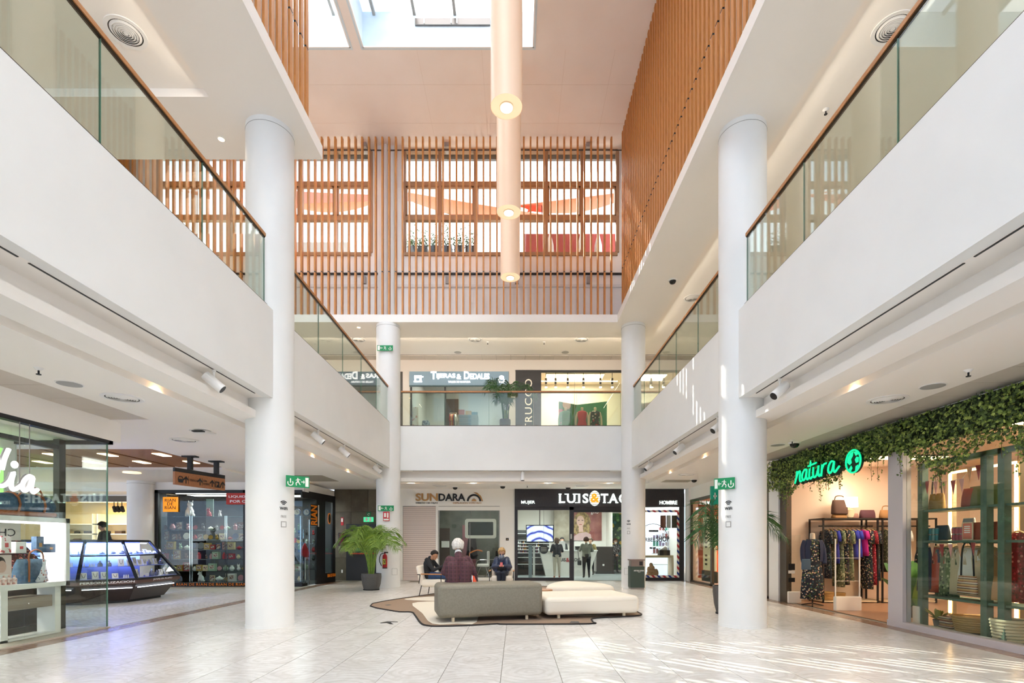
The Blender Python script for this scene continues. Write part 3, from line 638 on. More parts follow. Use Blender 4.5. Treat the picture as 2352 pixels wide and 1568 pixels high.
t = thing('shop_door', 'glass door of the hair salon', 'door', (px_x(1372), FY, 0)); MB().box(px_x(1318), px_x(1476), FY + .02, FY + .03, .02, pz(1176)).build('glass_pane', SHOPGL, t)
# lettering with slab serifs
def serif_word(b, word, o, W, H, d):
    vs, fs, tw, th = textgeo(word, .5, .018, 1.22); o = Vector(o); sx, sy = W / tw, H / th
    b.add([o + ux * (x * sx) + uz * (y * sy) - uyp * ((z + .5) * d) for x, y, z in vs], [f for f in fs])
    # serifs: at stem ends, found letter by letter
    xcur = 0
    stems = {'L': [(.11, .05), (.11, 1)], 'U': [(.1, 1), (.88, 1)], 'I': [(.13, .05), (.13, 1)], 'T': [(.5, .05)], 'A': [(.1, .05), (.92, .05)], 'C': [], 'S': [], 'H': [(.12, .05), (.12, 1), (.76, .05), (.76, 1)], 'E': [(.11, 1)], '&': []}
    adv = [textgeo(word[:i + 1], .5, .018, 1.22)[2] for i in range(len(word))]; prev = 0
    for ch, a in zip(word, adv):
        wch = a - prev
        for fx, fz in stems.get(ch, []):
            cx = o.x + (prev + wch * fx + (.03 if ch in 'LI' else 0)) * sx; z = o.z + (H * .045 if fz < .5 else H * .955)
            b.box(cx - .15 * H, cx + .15 * H, o.y - d, o.y, z - H * .035, z + H * .035)
        prev = a
GLOWL = mat('lit_letter', 'F2FFF8', .5, emit=1.3, ecol='F0FFF6')
t = thing('shop_sign', 'lit LUIS and TACHE serif sign on black fascia', 'sign', (px_x(1380), FY - .08, pz(1157)))
Y = FY - .085
b = MB(); serif_word(b, 'LUIS', (px_x(1283.5), Y, pz(1155.5)), px_x(1350.5) - px_x(1283.5), pz(1134) - pz(1155.5), .05); b.build('serif_letters', GLOWL, t)
b = MB(); serif_word(b, 'TACHE', (px_x(1379), Y, pz(1155.5)), px_x(1478) - px_x(1379), pz(1134) - pz(1155.5), .05); b.build('serif_letters', GLOWL, t)
ec = (px_x(1365), Y, pz(1144.5))
pts = [(.2 * math.cos(2 * PI * i / 28), .285 * math.sin(2 * PI * i / 28)) for i in range(28)]
e_ = MB().plate(pts, ec, ux, uz, .04).build('oval_badge', mat('badge_stripe', 'FFFFFF', .5, emit=.9, ecol='F4FFF6'), t)
for k in range(-3, 4):
    z = k * .075; w_ = .2 * math.sqrt(max(0, 1 - (z / .285) ** 2)); MB().box(ec[0] - w_, ec[0] + w_, Y - .044, Y - .04, ec[2] + z - .011, ec[2] + z + .011).build('badge_line', mat('badge_grey', '9DA79B', .5), e_)
b = MB(); text(b, '&', (ec[0] - .165, Y - .045, ec[2] - .16), ux, uz, .34, .34, .02, .03); b.build('ampersand', mat('orange_glow', 'FF8A1A', .5, emit=.8), t)
for s_, a, b_, l in (('MUJER', 1197, 1228.5, 'small white MUJER lettering on the hair salon fascia'), ('HOMBRE', 1513.5, 1553.5, 'small white HOMBRE lettering on the hair salon fascia')):
    t = thing('fascia_lettering', l, 'sign', (px_x(a), Y, pz(1158.5))); m_ = MB(); text(m_, s_, (px_x(a), Y, pz(1158.5)), ux, uz, px_x(b_) - px_x(a), pz(1150) - pz(1158.5), .03, .005); m_.build('letters', GLOWL, t)
# salon contents
t = thing('television', 'wall television with blue picture in the hair salon window', 'television', (px_x(1240, 20.4), 20.4, 1.3)); Yt = 20.4
MB().box(px_x(1208, Yt), px_x(1272, Yt), Yt, Yt + .06, zat(1245, Yt), zat(1205, Yt)).build('casing', BLACK, t)
SCR = bpy.data.materials.new('screen_picture'); SCR.use_nodes = True; tt = SCR.node_tree; sb = tt.nodes['Principled BSDF']
wv = tt.nodes.new('ShaderNodeTexWave'); wv.wave_type = 'RINGS'; wv.rings_direction = 'Y'; wv.inputs['Scale'].default_value = 1.1; wv.inputs['Distortion'].default_value = 7; wv.inputs['Detail'].default_value = 3; wv.inputs['Detail Scale'].default_value = .8
tcx = tt.nodes.new('ShaderNodeTexCoord'); rr_ = tt.nodes.new('ShaderNodeValToRGB'); el = rr_.color_ramp.elements; el[0].color = lin('2A2A86'); el[0].position = .02; el[1].color = lin('D9E6FF'); el[1].position = .45; e3 = el.new(.12); e3.color = lin('6F86F0')
tt.links.new(tcx.outputs['Object'], wv.inputs['Vector']); tt.links.new(wv.outputs['Fac'], rr_.inputs['Fac']); tt.links.new(rr_.outputs['Color'], sb.inputs['Emission Color']); sb.inputs['Base Color'].default_value = (0, 0, 0, 1); sb.inputs['Emission Strength'].default_value = 1.0
MB().box(px_x(1210, Yt), px_x(1270, Yt), Yt - .004, Yt, zat(1243, Yt), zat(1207, Yt)).build('screen', SCR, t); MB().cyl((px_x(1240, Yt), Yt + .08, zat(1207, Yt)), (px_x(1240, Yt), Yt + .08, 3.3), .02, n=8).build('ceiling_mount', STEEL, t)
t = thing('hanging_disc_sign', 'round black hanging sign with white rings below the television', 'sign', (px_x(1249, 20.2), 20.2, 1.1)); c_ = Vector((px_x(1249, 20.2), 20.2, zat(1261, 20.2)))
MB().cyl(c_, c_ + uyp * .03, .18, n=28).build('disc', INK, t)
for k in (-.06, .0, .06): MB().box(c_.x - .11, c_.x + .11, c_.y - .004, c_.y, c_.z + k - .014, c_.z + k + .014).build('lettering_bar', GREY, t)
MB().cyl(c_ + Vector((0, .015, .18)), c_ + Vector((0, .015, 3.3 - c_.z)), .006, n=6).build('wire', STEEL, t)
t = thing('reception_counter', 'white tapered reception counter lettered LUIS and TACHE', 'counter', (px_x(1305, 22.3), 22.3, 0)); Yc = 22.3
zc = zat(1265, Yc)
MB().add([(px_x(1254, Yc), Yc, 0), (px_x(1352, Yc), Yc, 0), (px_x(1372, Yc), Yc, zc), (px_x(1240, Yc), Yc, zc), (px_x(1254, Yc), Yc + .7, 0), (px_x(1352, Yc), Yc + .7, 0), (px_x(1372, Yc), Yc + .7, zc), (px_x(1240, Yc), Yc + .7, zc)], [(0, 1, 2, 3), (5, 4, 7, 6), (3, 2, 6, 7), (4, 0, 3, 7), (1, 5, 6, 2), (4, 5, 1, 0)]).build('body', CREAMW, t)
MB().box(px_x(1239, Yc), px_x(1373, Yc), Yc - .03, Yc + .73, zc, zc + .04).build('counter_top', PURE, t)
b = MB(); text(b, 'LUIS', (px_x(1283, Yc), Yc - .004, zat(1289, Yc)), ux, uz, .3, .15, .004, .02); text(b, 'TACHE', (px_x(1310, Yc), Yc - .004, zat(1289, Yc)), ux, uz, .42, .15, .004, .02); b.build('lettering', INK, t)
b = MB(); text(b, '&', (px_x(1300, Yc), Yc - .004, zat(1290, Yc)), ux, uz, .15, .17, .004, .02); b.build('ampersand', REDS, t)
tag(MB().box(px_x(1278, 22.7), px_x(1298, 22.7), 22.65, 22.9, zc + .045, zc + .42).build('monitor', GREY), 'grey computer monitor on the reception counter', 'monitor')
b = MB().box(px_x(1322, 22.5), px_x(1338, 22.5), 22.4, 22.8, zc + .045, zc + .2); tag(b.build('till', BLACK), 'black till on the reception counter', 'till')
# poster of a woman with wavy hair
Yp = 25.95; t = thing('wall_poster', 'poster of a woman with wavy blonde hair on dusky red', 'poster', (px_x(1349, Yp), Yp, 1.2))
RED_ = mat('dusky_red', '7E3E3C', .6, noise=(2.2, 'A5685F', .35, .7)); pa, pb = px_x(1316, Yp), px_x(1382, Yp); za, zb_ = zat(1241, Yp), 2.98
MB().box(pa, pb, Yp, Yp + .04, za, zb_).build('print', RED_, t)
HAIRB = mat('print_hair', 'B59A63', .6, noise=(7, '6E5633', .4, .6)); SKINP = mat('print_skin', 'D9B3A5', .6)
w_ = pb - pa; hh = zb_ - za
MB().plate([(x * w_, y * hh) for x, y in ((.0, .25), (.02, .62), (.06, .86), (.2, .99), (.42, .98), (.56, .86), (.62, .66), (.58, .5), (.62, .36), (.52, .2), (.3, .14))][::-1], (pa, Yp - .001, za), ux, uz, -.006).build('hair_shape', HAIRB, t)
MB().plate([(x * w_, y * hh) for x, y in ((.02, .0), (.0, .12), (.2, .26), (.45, .3), (.62, .22), (.66, .0))][::-1], (pa, Yp - .008, za), ux, uz, -.004).build('shoulder_shape', mat('print_dress', 'C9A9A8', .7), t)
MB().plate([(w_ * (.26 + .135 * math.cos(2 * PI * i / 20)), hh * (.67 + .2 * math.sin(2 * PI * i / 20))) for i in range(20)][::-1], (pa, Yp - .013, za), ux, uz, -.004).build('face_shape', SKINP, t)
MB().plate([(x * w_, y * hh) for x, y in ((.2, .5), (.34, .5), (.36, .3), (.2, .3))], (pa, Yp - .012, za), ux, uz, .003).build('neck_shape', SKINP, t)
for ex in (.2, .33): MB().box(pa + w_ * (ex - .03), pa + w_ * (ex + .03), Yp - .022, Yp - .017, za + hh * .69, za + hh * .715).build('eye_shape', mat('print_eye', '4A3530', .6), t)
MB().box(pa + w_ * .22, pa + w_ * .31, Yp - .022, Yp - .017, za + hh * .545, za + hh * .57).build('lip_shape', mat('print_lip', 'A6574F', .6), t)
b = MB(); text(b, 'gno', (pa + w_ * .62, Yp - .004, za + hh * .9), ux, uz, .38, .17, .003); b.build('lettering', PURE, t)
struct(MB().box(px_x(1273, 25.5), px_x(1313, 25.5), 25.5, 26, 1.55, 3.3).build('wall_stone_panel', mat('beige_stone', 'A89E8C', .7, noise=(2.5, '857B69', .35, .65))), 'beige stone wall panel inside the hair salon')
t = thing('wash_cabinet', 'tall black lower cabinet right of the reception counter', 'cabinet', (px_x(1390, 24), 24, 0))
MB().box(px_x(1370, 24), px_x(1409, 24), 24, 24.5, .12, zat(1255, 24)).build('body', mat('dark_walnut', '2A211F', .3), t); MB().box(px_x(1368, 24), px_x(1411, 24), 23.97, 24.5, 0, .12).build('plinth', BLACK, t); MB().box(px_x(1384, 24), px_x(1388, 24), 23.98, 24, .38, .46).build('socket', PURE, t)
struct(MB().box(px_x(1400, 25), px_x(1401.5, 25), 24.4, 26, 0, 3.3).build('wall_partition', SHOPW))
MUR = floral('leaf_mural', '2F4A3A', ['4F7A4A', '7FA36A', '3E6A6A', 'A9B48A', 'C9A94A'], 5)
tag(MB().box(px_x(1402, 25.9), px_x(1432, 25.9), 25.9, 25.95, .1, 2.9).build('wall_mural', MUR), 'green leaf mural at the back of the hair salon', 'mural')
t = thing('product_shelf', 'shelving with rows of small bottles in the hair salon', 'shelf', (px_x(1200, 23), 23, 0)); Ysh = 23
for z in (.5, .8, 1.0, 1.14, 1.28, 1.42, 1.56, 1.85): MB().box(px_x(1188, Ysh), px_x(1262, Ysh), Ysh, Ysh + .25, z - .02, z).build('shelf_board', PURE, t)
MB().box(px_x(1188, Ysh), px_x(1262, Ysh), Ysh + .26, Ysh + .3, 0, 2.0).build('back_panel', mat('shelf_back', '3A3A3C', .6), t)
BOTC = [mat('bottle_%d' % i, c, .35) for i, c in enumerate(('7A2E2A', '2E4A57', 'C9C2B5', '3A2A4A', 'B58A2E', '27402E', 'D8D8DC', '8A3A52'))]
bmesh_ = [MB().lathe([(.022, 0), (.024, .06), (.012, .075), (.01, .1)], n=8).mesh('bottle', m) for m in BOTC]
random.seed(3)
for r_, z in enumerate((1.0, 1.14, 1.28, 1.42)):
    for k in range(13):
        o = bpy.data.objects.new('bottle', random.choice(bmesh_)); C.objects.link(o); o.location = (px_x(1190.5 + k * 1.72, Ysh) if k < 11 else px_x(1233 + (k - 11) * 4, Ysh), Ysh + .06, z)
        tag(o, '%s small bottle from the left in the %s row of the hair salon shelving' % (NUM[k], NUM[r_]), 'bottle', 'salon bottles')
t = thing('display_post', 'pale grey display post in the hair salon window', 'post', (px_x(1220, 20.9), 20.9, 0)); MB().box(px_x(1214, 20.9), px_x(1222, 20.9), 20.9, 21.05, 0, 1.35).build('body', mat('pale_blue_grey', '8FA3AD', .4), t); MB().box(px_x(1224, 20.9), px_x(1229, 20.9), 20.9, 21.0, 0, 1.32).build('light_edge', PURE, t)
added_panel_light(px_x(1250), 22, 3.28, 1.6, .6, 60, (.95, 1, .98), 'added left ceiling light panel in the hair salon', m=LWHITE); added_panel_light(px_x(1370), 23.5, 3.28, 1.6, .6, 70, (.95, 1, .98), 'added middle ceiling light panel in the hair salon', m=LWHITE)
added_panel_light(px_x(1520), 21.2, 3.28, .9, .5, 40, (.92, .97, 1), 'added right ceiling light panel in the hair salon', m=LWHITE)
# barber window
bwin = t = thing('shop_window', 'barbershop window with red white and blue striped border', 'window', (px_x(1520), FY, .1))
MB().box(px_x(1482), px_x(1560), FY, FY + .01, pz(1326), pz(1171)).build('glass_pane', SHOPGL, t)
BAR = stripes('barber_stripes', ['EFE6DC', 'C2303A', 'EFE6DC', '2A3F8F'], 0, 3.4, (0, R(45), 0))
w5 = .085
for a, b_, z0, z1 in ((1482, 1560, pz(1171) - w5, pz(1171)), (1482, 1560, pz(1326), pz(1326) + w5)): MB().box(px_x(a), px_x(b_), FY - .012, FY - .004, z0, z1).build('striped_border', BAR, t)
MB().box(px_x(1560) - w5, px_x(1560), FY - .012, FY - .004, pz(1326) + w5, pz(1171) - w5).build('striped_border', BAR, t)
b = MB(); text(b, 'BARBER', (px_x(1468), FY - .012, zat(1243.5, FY)), ux, uz, px_x(1506) - px_x(1468), .15, .004, .02); text(b, 'SHOP', (px_x(1507), FY - .012, zat(1243.5, FY)), ux, uz, px_x(1537) - px_x(1507), .2, .004, .03); b.build('lettering', INK, t)
cc = (px_x(1500), FY - .006, zat(1236, FY)); MB().plate(arc_poly(.56, .535, 20, 160, 24), cc, ux, uz, .003).build('arch_line', INK, t); MB().plate(arc_poly(.50, .49, 25, 155, 24), cc, ux, uz, .003).build('arch_line', INK, t)
MB().box(px_x(1490), px_x(1512), FY - .01, FY - .004, zat(1221, FY), zat(1217, FY)).build('caption_bar', INK, t)
mo = [(-.13, .0), (-.1, .05), (-.03, .04), (0, .02), (.03, .04), (.1, .05), (.13, 0), (.05, -.02), (0, .0), (-.05, -.02)]
MB().plate(mo[::-1], (px_x(1499), FY - .006, zat(1259, FY)), ux, uz, -.003).build('moustache_mark', INK, t)
Yb = 21.6; t = thing('product_shelf', 'backlit white shelving with hair products in the barbershop window', 'shelf', (px_x(1530, Yb), Yb, 0))
MB().box(px_x(1481, Yb), px_x(1570, Yb), Yb + .25, Yb + .29, 0, 2.9).build('back_panel', mat('backlit_white', 'E9F1FF', .5, emit=.5), t)
for z in (.55, 1.0, 1.3, 1.62, 1.95): MB().box(px_x(1500, Yb), px_x(1568, Yb), Yb, Yb + .24, z - .03, z).build('shelf_board', PURE, t)
random.seed(5)
for r_, z in enumerate((1.0, 1.3, 1.62, 1.95)):
    for k in range(8):
        x = px_x(1504 + k * 7, Yb); h = random.uniform(.12, .22); o = MB().box(x - .04, x + .04, Yb + .06, Yb + .14, z, z + h).build('product_box', [mat('pb1', '9A5A5A', .5), mat('pb2', '3E8A7A', .5), mat('pb3', '8A7A9A', .5), mat('pb4', 'C9C2C9', .5)][(r_ + k // 2) % 4])
        tag(o, '%s boxed hair product on the %s backlit barbershop shelf' % (NUM[k], NUM[r_]), 'product box', 'barbershop products')
for i, (p0, p1, c) in enumerate(((1517, 1530, '8A5A52'), (1531, 1541, 'D9D4DA'), (1543, 1556, '3E3A34'))):
    MB().box(px_x(p0), px_x(p1), FY + .012, FY + .016, zat(1212, FY), zat(1183, FY)).build('product_print', mat('hp%d' % i, c, .6), bwin)
Yd = 20.3; t = thing('display_plinth', 'pale wood open display plinth in the barbershop window', 'plinth', (px_x(1515, Yd), Yd, 0)); PW = mat('pale_wood', 'E3CFAE', .5)
z0, z1 = .01, zat(1275, Yd)
MB().box(px_x(1478, Yd), px_x(1547, Yd), Yd, Yd + .5, z1 - .09, z1).build('top_board', PW, t); MB().box(px_x(1543, Yd), px_x(1547.5, Yd), Yd, Yd + .5, z0, z1 - .09).build('side_board', PW, t); MB().box(px_x(1478, Yd), px_x(1547, Yd), Yd, Yd + .5, z0, z0 + .06).build('base_board', mat('plinth_base', '5A4A42', .6), t)
SW = wood('carved_wood', 'C99A72', 'B07F58', (2, 2, 2), .5)
c_ = Vector((px_x(1500, Yd), Yd + .22, z0 + .06)); b = MB()
b.ball(c_ + Vector((0, 0, .17)), (.2, .16, .17)); b.ball(c_ + Vector((0, 0, .34)), (.13, .12, .16)); b.ball(c_ + Vector((-.02, 0, .5)), (.075, .075, .08)); b.ball(c_ + Vector((.16, -.06, .17)), (.1, .1, .18)); b.ball(c_ + Vector((-.12, -.08, .1)), (.13, .1, .09)); b.tube(smooth_path([c_ + Vector((-.12, -.02, .4)), c_ + Vector((-.16, -.12, .28)), c_ + Vector((.06, -.16, .26))], 4), .045)
tag(b.build('statuette', SW, smooth=True), 'carved wooden crouching figure in the barbershop window', 'statuette')
t = thing('shoe_display', 'cream shoe on black box on the barbershop plinth', 'shoe display', (px_x(1527, Yd), Yd + .2, z1)); MB().box(px_x(1516, Yd), px_x(1540, Yd), Yd + .05, Yd + .35, z1, z1 + .2).build('black_box', BLACKM, t)
MB().loft([[Vector((px_x(1518, Yd) + x, Yd + .2 + dy, z1 + .2 + dz)) for dy, dz in ((-.04, 0), (.04, 0), (.035, h * .7), (0, h), (-.035, h * .7))] for x, h in ((0, .03), (.06, .07), (.14, .12), (.2, .2), (.27, .16), (.3, .12))]).build('shoe', CREAMW, t, smooth=True)

# ---------------------------------------------------------------- stone passage left of the studio
DST = mat('passage_stone', '6F6656', .7, noise=(2.2, '5A5245', .35, .65)); DST2 = mat('passage_stone_dark', '665D4E', .7, noise=(2.8, '544C40', .35, .65))
o = struct(MB().box(-6.9, px_x(921) - .1, 19.86, 20.0, 0, 3.46).build('wall_passage', mat('passage_bed', '40392F', .8)), 'dark stone wall of the passage')
k = 0
for zi in range(4):
    for xi in range(4):
        a = -6.88 + .64 * xi; z0, z1 = .87 * zi, .87 * zi + .86
        if zi < 2 and a > -6.6: continue
        MB().box(a, min(a + .63, px_x(921) - .1), 19.82 + .004 * ((xi + zi) % 2), 19.86, z0, min(z1, 3.45)).build('stone_slab', DST if (xi + zi) % 2 else DST2, o)
d = struct(MB().box(px_x(795, 19.8), px_x(872, 19.8), 19.8, 19.85, 0, zat(1203, 19.8)).build('door_1', mat('charcoal_door', '34343A', .5)), 'charcoal fire door in the stone passage')
MB().box(px_x(805, 19.75), px_x(868, 19.75), 19.72, 19.76, 1.0, 1.05).build('push_bar', REDS, d); MB().box(px_x(818, 19.78), px_x(830, 19.78), 19.78, 19.8, 1.1, 1.22).build('door_plate', mat('exit_glow', '2E7D54', .5), d)
t = thing('fire_cabinet', 'dark glazed fire hose cabinet beside the passage door', 'fire cabinet', (px_x(786, 19.8), 19.7, 1.2)); MB().box(px_x(779, 19.8), px_x(794, 19.8), 19.7, 19.82, zat(1253, 19.8), zat(1223, 19.8)).build('case', BLACK, t); MB().box(px_x(781, 19.8), px_x(792, 19.8), 19.69, 19.7, zat(1251, 19.8), zat(1225, 19.8)).build('door_pane', mat('cab_red', '5A2A2A', .15), t)
t = thing('safety_sign', 'small red hose sign above the fire cabinet', 'sign', (px_x(786, 19.8), 19.8, 2.2)); MB().box(px_x(783, 19.8), px_x(789, 19.8), 19.8, 19.815, zat(1206, 19.8), zat(1188, 19.8)).build('plate', REDS, t); MB().box(px_x(784, 19.8), px_x(787.5, 19.8), 19.795, 19.8, zat(1198, 19.8), zat(1190, 19.8)).build('symbol', SIGNW, t)
t = thing('exit_sign', 'green and white lit exit sign over the passage door', 'sign', (px_x(846, 19.75), 19.7, 2.3)); MB().box(px_x(835, 19.7), px_x(857, 19.7), 19.7, 19.76, zat(1198, 19.7), zat(1187, 19.7)).build('panel', mat('exit_lit', '3FBF86', .5, emit=.7), t); MB().box(px_x(848.5, 19.7), px_x(853, 19.7), 19.69, 19.7, zat(1197, 19.7), zat(1188, 19.7)).build('door_symbol', SIGNW, t)
MB().plate([(0, 0), (.08, .09), (.03, .09), (.03, .15), (-.03, .15), (-.03, .09), (-.08, .09)], (px_x(842, 19.7), 19.695, zat(1197, 19.7)), ux, uz, .004).build('arrow_symbol', SIGNW, t)
t = thing('access_sign', 'small dark green square sign above the lit exit sign', 'sign', (px_x(847, 19.8), 19.8, 2.5)); MB().box(px_x(842, 19.8), px_x(852, 19.8), 19.8, 19.815, zat(1186, 19.8), zat(1175, 19.8)).build('plate', mat('dull_green', '2C6B47', .5), t); MB().plate(arc_poly(.045, .03, 0, 300, 10), (px_x(847, 19.8), 19.798, zat(1181, 19.8)), ux, uz, .002).build('symbol', SIGNW, t)
tag(MB().box(px_x(784, 19.8), px_x(787, 19.8), 19.8, 19.82, zat(1315, 19.8), zat(1308, 19.8)).build('wall_switch', PURE), 'small white switch low on the stone wall', 'switch')

# ---------------------------------------------------------------- gift shop RIAN DE RIAN
GY = 17.0; gx0, gx1 = xat(356, GY), -6.95
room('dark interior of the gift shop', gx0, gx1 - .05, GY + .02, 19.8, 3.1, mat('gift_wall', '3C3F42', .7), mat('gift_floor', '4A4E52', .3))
zt = zat(1125, GY)
for a, b_, z0, z1 in ((gx0, gx0 + .12, 0, zt), (gx0, gx1, 0, .13), (gx0, gx1, zt - .1, zt), (xat(560, GY), xat(572, GY), 0, zt)): struct(MB().box(a, b_, GY - .04, GY + .04, z0, z1).build('wall_frame', BLACK))
t = thing('shop_window', 'long front window of the gift shop in black frame', 'window', (-9.3, GY, .13)); MB().box(gx0 + .12, gx1, GY, GY + .01, .13, zt - .1).build('glass_pane', SHOPGL, t)
b = MB()
for k in range(4):
    for s_, d_, w_ in (('DE', 0, .17), ('RIAN', 16.5, .34)):
        p = 391 + k * 45.4 + d_
        if p < 548: text(b, s_, (xat(p, GY), GY - .045, .035), ux, uz, w_, .085, .004, .0, 1.15)
b.build('band_lettering', ORANGE, t)
t = thing('shop_sign', 'orange square RIAN DE RIAN sign in the gift shop window', 'sign', (xat(391, GY - .05), GY - .05, 2.4)); Yg = GY - .05
xa, xb, za, zb_ = xat(374, Yg), xat(408, Yg), zat(1175, Yg), zat(1141, Yg)
MB().box(xa, xb, Yg, Yg + .03, za, zb_).build('panel', mat('orange_lit', 'FF9A14', .5, emit=.35), t); b = MB()
for s_, fz, fw in (('RIAN', .7, .72), ('DE', .45, .4), ('RIAN', .2, .72)): text(b, s_, ((xa + xb) / 2, Yg - .005, za + (zb_ - za) * (fz + .08)), ux, uz, (xb - xa) * fw, .1, .004, .0, 1.1, center=True)
b.build('letters', INK, t)
t = thing('sale_banner', 'red LIQUIDACION banner hanging in the gift shop window', 'banner', (xat(545, Yg), Yg, 2.4)); MB().box(xat(520, Yg), xat(600, Yg), Yg - .01, Yg, zat(1158, Yg), zat(1132, Yg)).build('cloth', mat('banner_red', 'C0392F', .6), t)
b = MB(); text(b, 'LIQUIDACION', (xat(525.5, Yg), Yg - .011, zat(1143.5, Yg)), ux, uz, 1.1, .085, .003, .02); text(b, 'POR CIERRE', (xat(528.5, Yg), Yg - .011, zat(1154, Yg)), ux, uz, .95, .085, .003, .02); b.build('lettering', PURE, t)
# shelves and goods
Ys = 17.3; SG = glassmat('shelf_glass', (.78, .88, .84), 1.5, 1.0); t = thing('glass_shelving', 'glass display shelving with chrome posts in the gift shop', 'shelf', (-9.4, Ys, 0))
SZ = [zat(p, Ys) for p in (1335, 1311, 1283.5, 1261.5, 1239, 1216.5, 1185.5)]
for z in SZ: MB().box(xat(365, Ys), xat(690, Ys), Ys, Ys + .38, z - .02, z).build('glass_shelf', SG, t)
for p in (366, 436, 441, 517, 521, 600, 690): MB().box(xat(p, Ys) - .012, xat(p, Ys) + .012, Ys, Ys + .024, .1, SZ[-1] + .02).build('post', CHROME, t)
random.seed(11)
GC = [('white', 'E9E7E2'), ('red', 'B3262B'), ('pale green', '9DB59A'), ('brown', '7A5238'), ('cream', 'DCC9A0'), ('blue', '3B5C8F'), ('grey', '8A8C8E'), ('pink', 'C98F95'), ('black', '2A2A2C'), ('gold', 'B8923F')]
GM = {n: mat('gift_' + n.replace(' ', '_'), c, .35) for n, c in GC}
def gift(kind, x, y, z, s, m):
    b = MB()
    if kind == 'gift box': b.box(x - .5 * s, x + .5 * s, y, y + .12, z, z + 1.1 * s).m(1).box(x - .35 * s, x + .35 * s, y - .003, y, z + .3 * s, z + .85 * s)
    elif kind == 'vase': b.lathe([(.22 * s, 0), (.42 * s, .3 * s), (.38 * s, .6 * s), (.18 * s, .85 * s), (.24 * s, s)], (x, y + .1, z), 12)
    elif kind == 'teapot':
        b.lathe([(.25 * s, 0), (.48 * s, .25 * s), (.4 * s, .5 * s), (.12 * s, .62 * s), (.08 * s, .75 * s)], (x, y + .1, z), 12); b.tube([(x + .35 * s, y + .1, z + .25 * s), (x + .6 * s, y + .1, z + .35 * s), (x + .7 * s, y + .1, z + .55 * s)], .05 * s, 6); b.tube([(x - .4 * s, y + .1, z + .45 * s), (x - .65 * s, y + .1, z + .35 * s), (x - .42 * s, y + .1, z + .15 * s)], .035 * s, 6)
    elif kind == 'figurine': b.ball((x, y + .1, z + .3 * s), (.28 * s, .22 * s, .3 * s), 8, 6).ball((x, y + .08, z + .72 * s), (.2 * s, .18 * s, .2 * s), 8, 6).cyl((x - .12 * s, y + .08, z + .85 * s), (x - .16 * s, y + .08, z + 1.05 * s), .06 * s, .02 * s, 6).cyl((x + .12 * s, y + .08, z + .85 * s), (x + .16 * s, y + .08, z + 1.05 * s), .06 * s, .02 * s, 6)
    elif kind == 'picture frame': b.box(x - .5 * s, x + .5 * s, y + .05, y + .08, z, z + 1.2 * s).m(1).box(x - .38 * s, x + .38 * s, y + .045, y + .05, z + .12 * s, z + 1.08 * s)
    elif kind == 'glass jar': b.lathe([(.25 * s, 0), (.27 * s, .6 * s), (.15 * s, .75 * s), (.16 * s, .95 * s)], (x, y + .1, z), 10)
    elif kind == 'plate': b.lathe([(.02, 0), (.4 * s, .02), (.5 * s, .06)], (0, 0, 0), 14); b.xf(Matrix.Translation((x, y + .12, z + .5 * s)) @ Matrix.Rotation(R(80), 4, 'X'))
    return b
KINDS = ['gift box', 'vase', 'figurine', 'picture frame', 'glass jar', 'teapot', 'plate']
ALT = mat('gift_print', 'D9D2C4', .6, noise=(18, '8A5A50', .45, .55))
rown = ['bottom', 'second lowest', 'third lowest', 'middle', 'third highest', 'second highest']
for r_ in range(6):
    z = SZ[r_]; p = 372 if r_ else 452; prevs = {}
    lim = SZ[r_ + 1] - z - .05
    while p < 690:
        if 562 < p < 676: p = 681
        s = random.uniform(.55, .95) * min(lim, .26); k = random.choice(KINDS); cn, _ = random.choice(GC); x = xat(p, Ys)
        if r_ == 0 and 470 < p < 480: p += 8
        m = GM[cn]; key = (cn, k); prevs[key] = prevs.get(key, 0) + 1; nth = prevs[key]
        o = gift(k, x, Ys + .08 + random.uniform(0, .08), z, s, m).build(k.replace(' ', '_'), [m, ALT], auto=35)
        tag(o, '%s%s %s on the %s gift shop shelf' % ('' if nth == 1 else NUM[nth - 1] + ' ', cn, k, rown[r_]), k, 'gift shop goods')
        p += s * 66 + random.uniform(1, 4)
# bulldog and fawn statues
def dog(px, z, s, m, label, y=Ys + .2, turn=1):
    x = xat(px, y); b = MB(); q = turn
    b.ball((x, y, z + .3 * s), (.24 * s, .22 * s, .3 * s)).ball((x + .02 * s * q, y - .02, z + .5 * s), (.17 * s, .16 * s, .22 * s)).ball((x + .06 * s * q, y - .06 * s, z + .78 * s), (.17 * s, .16 * s, .16 * s)).ball((x + .16 * s * q, y - .12 * s, z + .72 * s), (.09 * s, .1 * s, .08 * s))
    for sx in (-1, 1):
        b.cyl((x + .06 * s * q + sx * .11 * s, y - .02 * s, z + .88 * s), (x + .06 * s * q + sx * .15 * s, y - .02 * s, z + 1.06 * s), .05 * s, .01 * s, 8)
        b.cyl((x + sx * .11 * s, y - .16 * s, z + .4 * s), (x + sx * .12 * s, y - .18 * s, z), .06 * s, .065 * s, 8); b.ball((x + sx * .2 * s, y + .02 * s, z + .1 * s), (.1 * s, .14 * s, .12 * s))
    tag(b.build('dog_statue', m, smooth=True), label, 'statue')
dog(436, SZ[-1], .52, PURE, 'large white sitting dog statue on top of the gift shop shelving'); dog(480, SZ[-1], .3, GM['red'], 'red dog statue on top of the gift shop shelving', turn=-1); dog(505, SZ[-1], .22, PURE, 'small spotted white dog statue on top of the gift shop shelving'); dog(462, SZ[0] - .02, .36, PURE, 'white long-eared animal statue on the bottom gift shop shelf', turn=-1)
tag(MB().box(xat(461, Ys), xat(478, Ys), Ys + .3, Ys + .32, SZ[-1], SZ[-1] + .6).build('poster_board', mat('teal_print', '8FB3A4', .6)), 'pale green poster on top of the gift shop shelving', 'poster')
